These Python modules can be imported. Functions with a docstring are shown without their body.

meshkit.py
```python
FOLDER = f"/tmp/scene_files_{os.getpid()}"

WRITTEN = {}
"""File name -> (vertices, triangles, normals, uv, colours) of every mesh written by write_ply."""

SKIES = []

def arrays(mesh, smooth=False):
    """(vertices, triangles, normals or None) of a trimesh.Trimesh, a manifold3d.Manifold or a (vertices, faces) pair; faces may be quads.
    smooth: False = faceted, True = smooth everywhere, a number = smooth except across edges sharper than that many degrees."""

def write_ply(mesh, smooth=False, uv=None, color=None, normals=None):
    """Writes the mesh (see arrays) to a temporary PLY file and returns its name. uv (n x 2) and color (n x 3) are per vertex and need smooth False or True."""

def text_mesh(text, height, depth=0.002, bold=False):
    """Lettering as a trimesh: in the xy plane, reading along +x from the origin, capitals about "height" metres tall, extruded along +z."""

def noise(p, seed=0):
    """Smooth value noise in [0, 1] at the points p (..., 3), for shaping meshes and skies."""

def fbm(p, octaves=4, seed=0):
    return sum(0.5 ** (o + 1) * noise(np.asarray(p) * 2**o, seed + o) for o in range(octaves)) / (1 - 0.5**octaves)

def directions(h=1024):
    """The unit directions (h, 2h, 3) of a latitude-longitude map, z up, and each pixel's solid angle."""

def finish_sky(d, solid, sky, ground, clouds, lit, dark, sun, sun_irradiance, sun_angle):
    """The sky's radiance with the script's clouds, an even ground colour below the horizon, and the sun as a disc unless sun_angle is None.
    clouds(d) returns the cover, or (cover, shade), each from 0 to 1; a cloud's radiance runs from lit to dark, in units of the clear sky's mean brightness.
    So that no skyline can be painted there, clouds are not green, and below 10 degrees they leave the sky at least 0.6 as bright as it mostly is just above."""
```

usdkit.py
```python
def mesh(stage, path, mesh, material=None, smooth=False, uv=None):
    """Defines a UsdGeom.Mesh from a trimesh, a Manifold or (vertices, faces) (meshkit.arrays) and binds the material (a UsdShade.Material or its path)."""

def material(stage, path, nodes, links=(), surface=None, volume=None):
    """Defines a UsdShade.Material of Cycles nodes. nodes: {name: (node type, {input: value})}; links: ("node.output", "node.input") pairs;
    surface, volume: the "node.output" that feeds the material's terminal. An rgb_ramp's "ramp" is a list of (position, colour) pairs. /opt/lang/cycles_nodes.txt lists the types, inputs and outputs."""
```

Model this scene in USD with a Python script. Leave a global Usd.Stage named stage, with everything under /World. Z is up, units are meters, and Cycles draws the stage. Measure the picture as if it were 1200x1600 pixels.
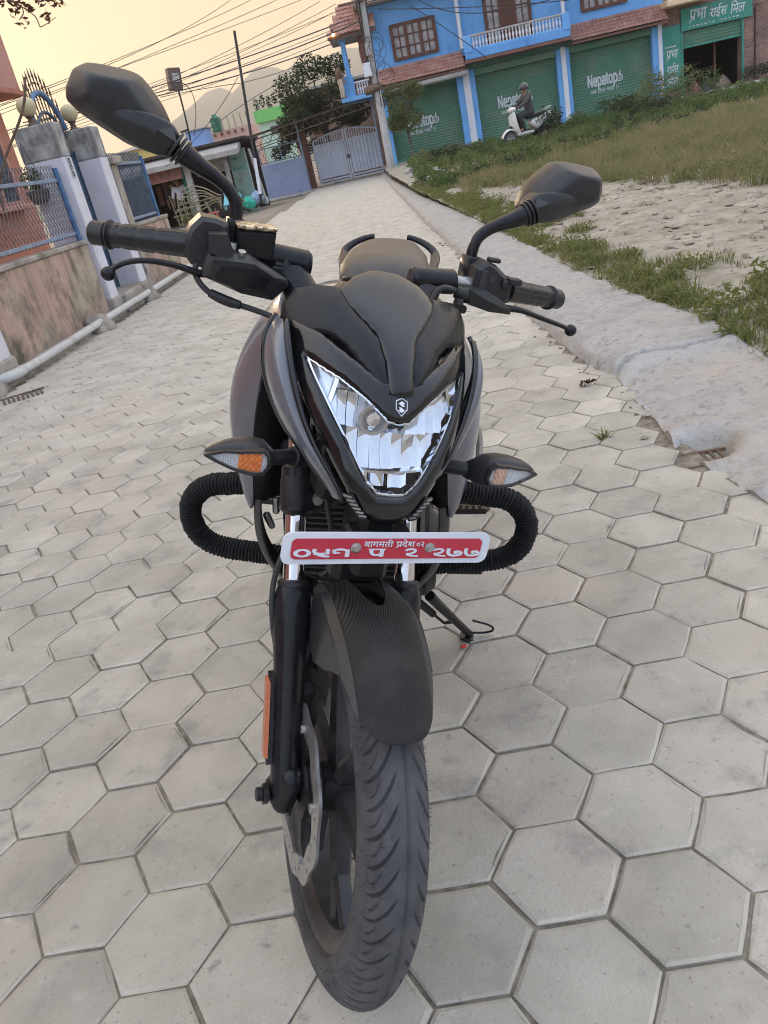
import math, random
import numpy as np
import trimesh, usdkit
from scipy.interpolate import CubicSpline
from scipy.spatial import Delaunay
from shapely.geometry import Polygon, Point, LineString, MultiPolygon, MultiPoint
from shapely import affinity, union_all
import shapely
from manifold3d import Manifold
from pxr import Usd, UsdGeom, UsdLux, UsdShade, Gf, Sdf, Vt

stage = Usd.Stage.CreateInMemory()
UsdGeom.SetStageUpAxis(stage, UsdGeom.Tokens.z)
UsdGeom.SetStageMetersPerUnit(stage, 1.0)
UsdGeom.Xform.Define(stage, '/World')
UsdGeom.Scope.Define(stage, '/World/Looks')
RNG = np.random.default_rng(7)

# ---------------------------------------------------------------- camera
# x to the right, y along the lane, z up; the photographer stands at the origin
PITCH, ROLL, YAW = 0.43530, 0.22378, 0.09739
FPX, EYE = 1204.05, np.array([0.0, 0.0, 1.13826])
def camera_axes():
    cy, sy = math.cos(YAW), math.sin(YAW)
    fw = np.array([-sy * math.cos(PITCH), cy * math.cos(PITCH), -math.sin(PITCH)])
    rt = np.array([cy, sy, 0.0]); dn = np.cross(fw, rt)
    cr, sr = math.cos(ROLL), math.sin(ROLL)
    return fw, rt * cr + dn * sr, -rt * sr + dn * cr
FW, IR, ID = camera_axes()
cam = UsdGeom.Camera.Define(stage, '/World/camera')
cam.CreateHorizontalApertureAttr(36.0)
cam.CreateVerticalApertureAttr(48.0)
cam.CreateFocalLengthAttr(36.0 * FPX / 1200.0)
cam.CreateClippingRangeAttr(Gf.Vec2f(0.02, 20000.0))
EXPOSURE = 0.9
cam.CreateExposureAttr(EXPOSURE)
_m = np.eye(4); _m[0, :3], _m[1, :3], _m[2, :3], _m[3, :3] = IR, -ID, -FW, EYE
cam.AddTransformOp().Set(Gf.Matrix4d(_m.tolist()))

# ---------------------------------------------------------------- sky and sun: a hazy evening, the low sun ahead and to the left behind haze
SUN_AZ, SUN_EL = math.radians(-28.0), math.radians(7.0)          # azimuth from +y towards +x
SUN = np.array([math.sin(SUN_AZ) * math.cos(SUN_EL), math.cos(SUN_AZ) * math.cos(SUN_EL), math.sin(SUN_EL)])
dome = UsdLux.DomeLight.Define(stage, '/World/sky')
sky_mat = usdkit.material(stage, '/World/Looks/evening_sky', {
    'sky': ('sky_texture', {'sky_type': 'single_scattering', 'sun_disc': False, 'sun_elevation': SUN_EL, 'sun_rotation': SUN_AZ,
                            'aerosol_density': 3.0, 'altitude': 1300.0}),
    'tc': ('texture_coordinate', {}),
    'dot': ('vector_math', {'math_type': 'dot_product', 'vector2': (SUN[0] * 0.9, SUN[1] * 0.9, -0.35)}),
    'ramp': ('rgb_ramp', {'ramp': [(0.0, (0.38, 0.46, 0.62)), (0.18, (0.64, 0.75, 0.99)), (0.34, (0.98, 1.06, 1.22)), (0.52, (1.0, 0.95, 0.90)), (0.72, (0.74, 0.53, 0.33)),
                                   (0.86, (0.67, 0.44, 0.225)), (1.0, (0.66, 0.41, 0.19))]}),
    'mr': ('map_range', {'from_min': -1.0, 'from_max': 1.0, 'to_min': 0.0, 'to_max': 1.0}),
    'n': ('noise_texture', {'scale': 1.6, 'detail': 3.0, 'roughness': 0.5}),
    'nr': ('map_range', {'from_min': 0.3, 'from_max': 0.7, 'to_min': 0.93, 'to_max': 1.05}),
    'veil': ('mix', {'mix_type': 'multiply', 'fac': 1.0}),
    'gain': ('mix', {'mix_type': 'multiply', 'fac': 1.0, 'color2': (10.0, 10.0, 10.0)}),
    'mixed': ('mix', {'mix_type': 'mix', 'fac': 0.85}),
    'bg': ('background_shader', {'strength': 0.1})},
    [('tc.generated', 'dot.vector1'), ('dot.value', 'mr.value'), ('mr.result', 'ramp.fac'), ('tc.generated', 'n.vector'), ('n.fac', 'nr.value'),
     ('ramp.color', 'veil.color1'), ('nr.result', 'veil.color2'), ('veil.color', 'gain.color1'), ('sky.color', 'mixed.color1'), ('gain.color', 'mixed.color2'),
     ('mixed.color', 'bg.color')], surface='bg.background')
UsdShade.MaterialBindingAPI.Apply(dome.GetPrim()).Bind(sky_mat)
dome.GetPrim().SetCustomDataByKey('kind', 'structure')
dome.GetPrim().SetCustomDataByKey('label', 'hazy yellow evening sky')
sun = UsdLux.DistantLight.Define(stage, '/World/sun')
sun.CreateNormalizeAttr(True); sun.CreateIntensityAttr(0.3); sun.CreateAngleAttr(24.0); sun.CreateColorAttr(Gf.Vec3f(1.0, 0.78, 0.52))
def _aim(prim, d):
    z = np.array(d) / np.linalg.norm(d); x = np.cross([0, 0, 1.0], z); x /= np.linalg.norm(x); y = np.cross(z, x)
    m = np.eye(4); m[0, :3], m[1, :3], m[2, :3] = x, y, z
    UsdGeom.Xformable(prim).AddTransformOp().Set(Gf.Matrix4d(m.tolist()))
_aim(sun.GetPrim(), SUN)
# ---------------------------------------------------------------- helpers
def ray(px):
    px = np.atleast_2d(np.asarray(px, float))
    return FW + ((px[:, :1] - 600) * IR + (px[:, 1:] - 800) * ID) / FPX
def at(px, axis, val):
    """Points of the photograph on the vertical plane axis = val."""
    d = ray(px); return EYE + d * ((val - EYE[axis]) / d[:, axis])[:, None]
NAMES = {}
def fresh(path):
    k = NAMES.get(path, 0); NAMES[path] = k + 1
    return path if k == 0 else f'{path}_{k:03d}'
def keys(prim, label=None, cat=None, group=None, kind=None):
    for k, v in (('label', label), ('category', cat), ('group', group), ('kind', kind)):
        if v: prim.SetCustomDataByKey(k, v)
    return prim
def thing(name, label=None, cat=None, loc=(0, 0, 0), rz=0.0, group=None, kind=None):
    p = fresh('/World/' + name); x = UsdGeom.Xform.Define(stage, p)
    x.AddTranslateOp().Set(Gf.Vec3d(*map(float, loc)))
    if rz: x.AddRotateZOp().Set(math.degrees(rz))
    keys(x.GetPrim(), label, cat, group, kind)
    return p
def put(parent, name, m, mat, smooth=False, label=None, cat=None, group=None, kind=None):
    p = fresh(f'{parent}/{name}')
    keys(usdkit.mesh(stage, p, m, mat, smooth).GetPrim(), label, cat, group, kind)
    return p
def copy_of(src, loc, rz=0.0, label=None, group=None):
    base = src.split('/')[-1]
    p = fresh('/World/' + base.rstrip('0123456789').rstrip('_') if base[-3:].isdigit() else '/World/' + base)
    x = UsdGeom.Xform.Define(stage, p); x.GetPrim().GetReferences().AddInternalReference(src)
    x.ClearXformOpOrder(); x.GetPrim().GetAttribute('xformOp:translate')
    x.AddTranslateOp(opSuffix='place').Set(Gf.Vec3d(*map(float, loc)))
    x.AddRotateZOp(opSuffix='turn').Set(math.degrees(rz))
    x.GetPrim().SetInstanceable(True)
    keys(x.GetPrim(), label, None, group)
    return p
def cat(ms):
    """Joins meshes (trimesh, Manifold or (v, f)) to (v, f)."""
    vs, fs, n = [], [], 0
    for m in ms:
        v, f = vf(m); vs.append(v); fs.append(f + n); n += len(v)
    return np.vstack(vs), np.vstack(fs)
def vf(m):
    if isinstance(m, tuple): 
        v, f = np.asarray(m[0], float), np.asarray(m[1], int)
        if f.shape[1] == 4: f = np.vstack([f[:, [0, 1, 2]], f[:, [0, 2, 3]]])
        return v, f
    if isinstance(m, Manifold):
        k = m.to_mesh(); return np.array(k.vert_properties[:, :3], float), np.array(k.tri_verts, int)
    return np.array(m.vertices, float), np.array(m.faces, int)
def xf(m, fn):
    v, f = vf(m); return fn(v), f
def mv(m, d): return xf(m, lambda v: v + np.asarray(d, float))
def rotm(axis, a):
    axis = np.asarray(axis, float); axis = axis / np.linalg.norm(axis)
    K = np.array([[0, -axis[2], axis[1]], [axis[2], 0, -axis[0]], [-axis[1], axis[0], 0]])
    return np.eye(3) + math.sin(a) * K + (1 - math.cos(a)) * K @ K
def spl(P, n, closed=False):
    P = np.asarray(P, float)
    if len(P) == 2: return P[0] + (P[1] - P[0]) * np.linspace(0, 1, n)[:, None]
    t = np.r_[0, np.cumsum(np.linalg.norm(np.diff(P, axis=0), axis=1) ** 0.6 + 1e-9)]
    return CubicSpline(t, P)(np.linspace(0, t[-1], n))
def loft(R, cap=True, closed=False):
    """R: (m, k, 3) rings, joined in order; caps are fans."""
    R = np.asarray(R, float); m, k = R.shape[:2]
    v = R.reshape(-1, 3); f = []
    i = np.arange(k); j = (i + 1) % k
    for a in range(m - (0 if closed else 1)):
        b = (a + 1) % m
        f.append(np.stack([a * k + i, a * k + j, b * k + j], 1)); f.append(np.stack([a * k + i, b * k + j, b * k + i], 1))
    if cap and not closed:
        c0, c1 = len(v), len(v) + 1
        v = np.vstack([v, R[0].mean(0), R[-1].mean(0)])
        f.append(np.stack([np.full(k, c0), j, i], 1)); f.append(np.stack([np.full(k, c1), (m - 1) * k + i, (m - 1) * k + j], 1))
    return v, np.vstack(f)
def frames(P):
    T = np.gradient(P, axis=0); T /= np.linalg.norm(T, axis=1, keepdims=True)
    u = np.cross(T[0], [0, 0, 1.0]); 
    if np.linalg.norm(u) < 1e-3: u = np.cross(T[0], [1.0, 0, 0])
    u /= np.linalg.norm(u); U = []
    for t in T:
        u = u - t * (u @ t); u /= np.linalg.norm(u); U.append(u)
    U = np.array(U); return T, U, np.cross(T, U)
def tube(P, r, n=12, steps=0, flat=1.0):
    P = np.asarray(P, float); r = np.broadcast_to(np.asarray(r, float), (len(P),))
    if steps:
        t = np.linspace(0, 1, len(P)); tt = np.linspace(0, 1, steps)
        r = np.interp(tt, t, r); P = spl(P, steps)
    T, U, V = frames(P); a = np.linspace(0, 2 * np.pi, n, endpoint=False)
    R = P[:, None] + r[:, None, None] * (np.cos(a)[None, :, None] * U[:, None] + flat * np.sin(a)[None, :, None] * V[:, None])
    return loft(R)
def box(c, s, b=0.0):
    c, h = np.asarray(c, float), np.asarray(s, float) / 2
    if b <= 0:
        v = np.array([[x, y, z] for x in (-1, 1) for y in (-1, 1) for z in (-1, 1)]) * h + c
        return v, np.array([[0, 1, 3], [0, 3, 2], [4, 6, 7], [4, 7, 5], [0, 4, 5], [0, 5, 1], [2, 3, 7], [2, 7, 6], [0, 2, 6], [0, 6, 4], [1, 5, 7], [1, 7, 3]])
    b = min(b, h.min() * 0.9); p = []
    for x in (-1, 1):
        for y in (-1, 1):
            for z in (-1, 1):
                for d in range(3):
                    q = np.array([x, y, z]) * (h - b); q[d] += (x, y, z)[d] * b; p.append(q + c)
    return hull(p)
def hull(p): return vf(Manifold.hull_points(np.asarray(p, float)))
_ICO = trimesh.creation.icosphere(2).vertices
_ICO1 = trimesh.creation.icosphere(1).vertices
def blob(prs, fine=False):
    """Hull of spheres (point, radius)."""
    s = _ICO if fine else _ICO1
    return hull(np.vstack([np.asarray(p) + s * r for p, r in prs]))
def ball(c, r, sub=2): 
    m = trimesh.creation.icosphere(sub); return np.asarray(c) + m.vertices * r, m.faces
def cyl(a, b, r, n=16, bev=0.0, r2=None):
    a, b = np.asarray(a, float), np.asarray(b, float); r2 = r if r2 is None else r2
    L = np.linalg.norm(b - a); 
    if bev > 0:
        t = [0, bev / L, 1 - bev / L, 1]; rr = [r - bev, r, r2, r2 - bev]
    else: t = [0, 1]; rr = [r, r2]
    P = a + (b - a) * np.array(t)[:, None]; T = (b - a) / L
    u = np.cross(T, [0, 0, 1.0]); u = np.cross(T, [1.0, 0, 0]) if np.linalg.norm(u) < 1e-3 else u; u /= np.linalg.norm(u); w = np.cross(T, u)
    an = np.linspace(0, 2 * np.pi, n, endpoint=False)
    return loft(P[:, None] + np.array(rr)[:, None, None] * (np.cos(an)[None, :, None] * u + np.sin(an)[None, :, None] * w))
def lathe(prof, n=48, axis='x', c=(0, 0, 0), closed=False):
    """prof: (along, radius) pairs revolved about the axis through c."""
    a = np.linspace(0, 2 * np.pi, n, endpoint=False); prof = np.asarray(prof, float)
    o, C, S = prof[:, :1] * np.ones(n), prof[:, 1:] * np.cos(a), prof[:, 1:] * np.sin(a)
    R = np.stack({'x': (o, -S, C), 'y': (C, o, S), 'z': (C, S, o)}[axis], -1) + np.asarray(c, float)
    return loft(R, cap=False, closed=closed)
def grid(G, nu, nv):
    G = np.asarray(G, float); A = np.stack([spl(r, nv) for r in G]); return np.stack([spl(A[:, j], nu) for j in range(nv)], 1)
def shell(S, th, out=None):
    """A surface grid (m, n, 3) thickened to a closed shell. out: direction its outer side looks to."""
    m, n = S.shape[:2]
    N = np.cross(np.gradient(S, axis=1), np.gradient(S, axis=0)); N /= np.maximum(np.linalg.norm(N, axis=2, keepdims=True), 1e-12)
    if out is not None and (N.mean((0, 1)) @ np.asarray(out, float)) < 0: N = -N; S = S[::-1]; N = N[::-1]
    B = S - N * th; v = np.vstack([S.reshape(-1, 3), B.reshape(-1, 3)]); o = m * n
    I = np.arange(m * n).reshape(m, n); a, b, c, d = I[:-1, :-1].ravel(), I[:-1, 1:].ravel(), I[1:, 1:].ravel(), I[1:, :-1].ravel()
    f = [np.stack([a, c, b], 1)[:, [0, 2, 1]], np.stack([a, d, c], 1)[:, [0, 2, 1]]]
    f = [np.stack([a, b, c], 1), np.stack([a, c, d], 1), np.stack([a, c, b], 1) + o, np.stack([a, d, c], 1) + o]
    rim = np.r_[I[0, :], I[1:, -1], I[-1, -2::-1], I[-2:0:-1, 0]]; r2 = np.roll(rim, -1)
    f += [np.stack([rim, rim + o, r2 + o], 1), np.stack([rim, r2 + o, r2], 1)]
    return v, np.vstack(f)
def patch(G, nu, nv, th, out=None): return shell(grid(G, nu, nv), th, out)
def sheet(poly, fy, sp, th, bulge=0.0, side=-1):
    """A curved panel: the polygon in (x, z), placed at y = fy(x, z) and th thick; its rim is rounded by bulge."""
    poly = poly.buffer(0); poly = max(poly.geoms, key=lambda g: g.area) if hasattr(poly, 'geoms') else poly
    pts = []
    for ring in [poly.exterior] + list(poly.interiors):
        L = ring.length; k = max(8, int(L / sp)); cs = np.array(ring.coords)[:-1]
        q = [np.array(ring.interpolate(t * L / k).coords[0]) for t in range(k)]
        q = [p for p in q if np.min(np.linalg.norm(cs - p, axis=1)) > sp * 0.35] + list(cs)
        pts += q
    nb = len(pts); x0, z0, x1, z1 = poly.bounds
    gx, gz = np.meshgrid(np.arange(x0, x1, sp), np.arange(z0, z1, sp * 0.866)); gx = gx + (np.arange(len(gx)) % 2)[:, None] * sp / 2
    g = np.stack([gx.ravel(), gz.ravel()], 1); ins = shapely.contains_xy(poly.buffer(-sp * 0.45), g[:, 0], g[:, 1]); pts = np.vstack([np.array(pts), g[ins]])
    tri = Delaunay(pts).simplices; cen = pts[tri].mean(1)
    cr2 = lambda p, q: p[:, 0] * q[:, 1] - p[:, 1] * q[:, 0]; ar = np.abs(cr2(pts[tri[:, 1]] - pts[tri[:, 0]], pts[tri[:, 2]] - pts[tri[:, 0]]))
    tri = tri[shapely.contains_xy(poly, cen[:, 0], cen[:, 1]) & (ar > 1e-12)]
    a, b, c = pts[tri[:, 0]], pts[tri[:, 1]], pts[tri[:, 2]]
    sgn = cr2(b - a, c - a) < 0; tri[sgn] = tri[sgn][:, ::-1]
    y = fy(pts[:, 0], pts[:, 1])
    if bulge:
        d = shapely.distance(shapely.points(pts), poly.boundary); y = y + side * bulge * np.sqrt(np.clip(1 - (1 - np.clip(d / (abs(bulge) * 2.2), 0, 1)) ** 2, 0, 1))
    F = np.stack([pts[:, 0], y, pts[:, 1]], 1); B = F.copy(); B[:, 1] = fy(pts[:, 0], pts[:, 1]) - side * th; n = len(pts)
    e = np.vstack([tri[:, [0, 1]], tri[:, [1, 2]], tri[:, [2, 0]]]); es = {tuple(x) for x in e.tolist()}
    bd = np.array([x for x in es if (x[1], x[0]) not in es])
    f = [tri, tri[:, ::-1] + n, np.stack([bd[:, 1], bd[:, 0], bd[:, 0] + n], 1), np.stack([bd[:, 1], bd[:, 0] + n, bd[:, 1] + n], 1)]
    f = np.vstack(f)
    return np.vstack([F, B]), (f if side < 0 else f[:, ::-1])
def extr(poly, h, fn=None):
    """Prism of a polygon (with holes) along its own +z; fn maps (n, 3) to space."""
    ms = []
    for g in getattr(poly, 'geoms', [poly]):
        if g.area > 1e-10: m = trimesh.creation.extrude_polygon(g, h, engine='earcut'); ms.append((np.array(m.vertices), np.array(m.faces)))
    v, f = cat(ms); return (fn(v) if fn else v), f
def facing(x0, y0, z0, sx=1.0):
    """Maps (u, v, w) to a facade that looks towards -y: u to the right, v up, w out of the wall."""
    return lambda v: np.stack([x0 + v[:, 0] * sx, y0 - v[:, 2], z0 + v[:, 1]], 1)
def mir(m):
    v, f = vf(m); v = v.copy(); v[:, 0] *= -1; return v, f[:, ::-1]
def glyph(name):
    ps = []
    for p in GLYPHS[name].split(';'):
        rs = [[tuple(map(int, q.split())) for q in r.split(',')] for r in p.split('|')]
        ps.append(Polygon(rs[0], rs[1:]).buffer(0))
    return union_all(ps)
def fit_poly(p, x, y, w=None, h=None):
    a, b, c, d = p.bounds; sx = (w / (c - a)) if w else None; sy = (h / (d - b)) if h else None
    sx = sx or sy; sy = sy or sx
    return affinity.translate(affinity.scale(affinity.translate(p, -a, -b), sx, sy, origin=(0, 0)), x, y)

# ---------------------------------------------------------------- materials
def mat(name, c1, c2=None, rough=0.5, metal=0.0, scale=8.0, detail=4.0, bump=0.0, bscale=60.0, coat=0.0, spec=0.5, lo=0.35, hi=0.65, space='object', rvar=0.0, extra=None, island=0.0, dist=0.0, sheen=0.0, bdist=0.01, crough=0.05):
    """Principled surface whose colour wanders between c1 and c2."""
    c2 = c2 or c1
    N = {'tc': ('texture_coordinate', {}), 'geo': ('geometry', {}), 'n': ('noise_texture', {'scale': scale, 'detail': detail, 'roughness': 0.6, 'distortion': dist}),
         'r': ('rgb_ramp', {'ramp': [(lo, c1), (hi, c2)]}),
         'p': ('principled_bsdf', {'roughness': rough, 'metallic': metal, 'coat_weight': coat, 'coat_roughness': crough, 'specular_ior_level': spec, 'sheen_weight': sheen})}
    src = 'tc.object' if space == 'object' else 'geo.position'
    L = [(src, 'n.vector'), ('n.fac', 'r.fac')]; col = 'r.color'
    if island:
        N['isl'] = ('map_range', {'from_min': 0.0, 'from_max': 1.0, 'to_min': 1 - island, 'to_max': 1 + island})
        N['add'] = ('math', {'math_type': 'add'}); N['fr'] = ('math', {'math_type': 'fraction'}); N['oi'] = ('object_info', {})
        N['im'] = ('mix', {'mix_type': 'multiply', 'fac': 1.0})
        L += [('geo.random_per_island', 'add.value1'), ('oi.random', 'add.value2'), ('add.value', 'fr.value1'), ('fr.value', 'isl.value'), (col, 'im.color1'), ('isl.result', 'im.color2')]; col = 'im.color'
    for e in extra or []:                                            # (colour, scale, lo, hi, detail): a second layer of stains
        k = f'x{len(N)}'; N[k + 'n'] = ('noise_texture', {'scale': e[1], 'detail': e[4] if len(e) > 4 else 5.0, 'roughness': 0.65})
        N[k + 'm'] = ('map_range', {'from_min': e[2], 'from_max': e[3], 'to_min': 0.0, 'to_max': 1.0, 'clamp': True}); N[k] = ('mix', {'mix_type': 'mix', 'color2': e[0]})
        vec = src
        if len(e) > 5:
            N[k + 'v'] = ('mapping', {'scale': e[5]}); L.append((src, k + 'v.vector')); vec = k + 'v.vector'
        L += [(vec, k + 'n.vector'), (k + 'n.fac', k + 'm.value'), (k + 'm.result', k + '.fac'), (col, k + '.color1')]; col = k + '.color'
    L.append((col, 'p.base_color'))
    if rvar:
        N['rv'] = ('map_range', {'from_min': 0.3, 'from_max': 0.7, 'to_min': max(0.02, rough - rvar), 'to_max': rough + rvar}); L += [('n.fac', 'rv.value'), ('rv.result', 'p.roughness')]
    if bump:
        N['bn'] = ('noise_texture', {'scale': bscale, 'detail': 5.0, 'roughness': 0.6}); N['b'] = ('bump', {'strength': bump, 'distance': bdist})
        L += [(src, 'bn.vector'), ('bn.fac', 'b.height'), ('b.normal', 'p.normal')]
    return usdkit.material(stage, '/World/Looks/' + name, N, L, surface='p.BSDF')
def pane(name, tint=(1, 1, 1), rough=0.02, gloss=(1, 1, 1), base=0.025):
    """See-through pane whose gloss rises towards grazing views, the same on both of its faces."""
    N = {'t': ('transparent_bsdf', {'color': tint}), 'g': ('glossy_bsdf', {'color': gloss, 'roughness': rough}), 'f': ('layer_weight', {'blend': 0.5}), 'm': ('mix_closure', {}),
         'w': ('math', {'math_type': 'power', 'value2': 5.0}), 's': ('math', {'math_type': 'multiply_add', 'value2': 0.6, 'value3': base})}
    return usdkit.material(stage, '/World/Looks/' + name, N, [('t.BSDF', 'm.closure1'), ('g.BSDF', 'm.closure2'), ('f.facing', 'w.value1'), ('w.value', 's.value1'), ('s.value', 'm.fac')], surface='m.closure')
def soft(m, L, it=10):
    v, f = vf(Manifold.hull_points(vf(m)[0]).refine_to_length(L)); tm = trimesh.Trimesh(v, f, process=False); trimesh.smoothing.filter_laplacian(tm, iterations=it, volume_constraint=False); return np.array(tm.vertices), np.array(tm.faces)
def leafmat(name, c1, c2, trans=0.35):
    N = {'geo': ('geometry', {}), 'r': ('rgb_ramp', {'ramp': [(0.0, c1), (1.0, c2)]}), 'd': ('principled_bsdf', {'roughness': 0.55, 'specular_ior_level': 0.3}), 't': ('translucent_bsdf', {}), 'm': ('mix_closure', {'fac': trans})}
    return usdkit.material(stage, '/World/Looks/' + name, N, [('geo.random_per_island', 'r.fac'), ('r.color', 'd.base_color'), ('r.color', 't.color'), ('d.BSDF', 'm.closure1'), ('t.BSDF', 'm.closure2')], surface='m.closure')
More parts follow.
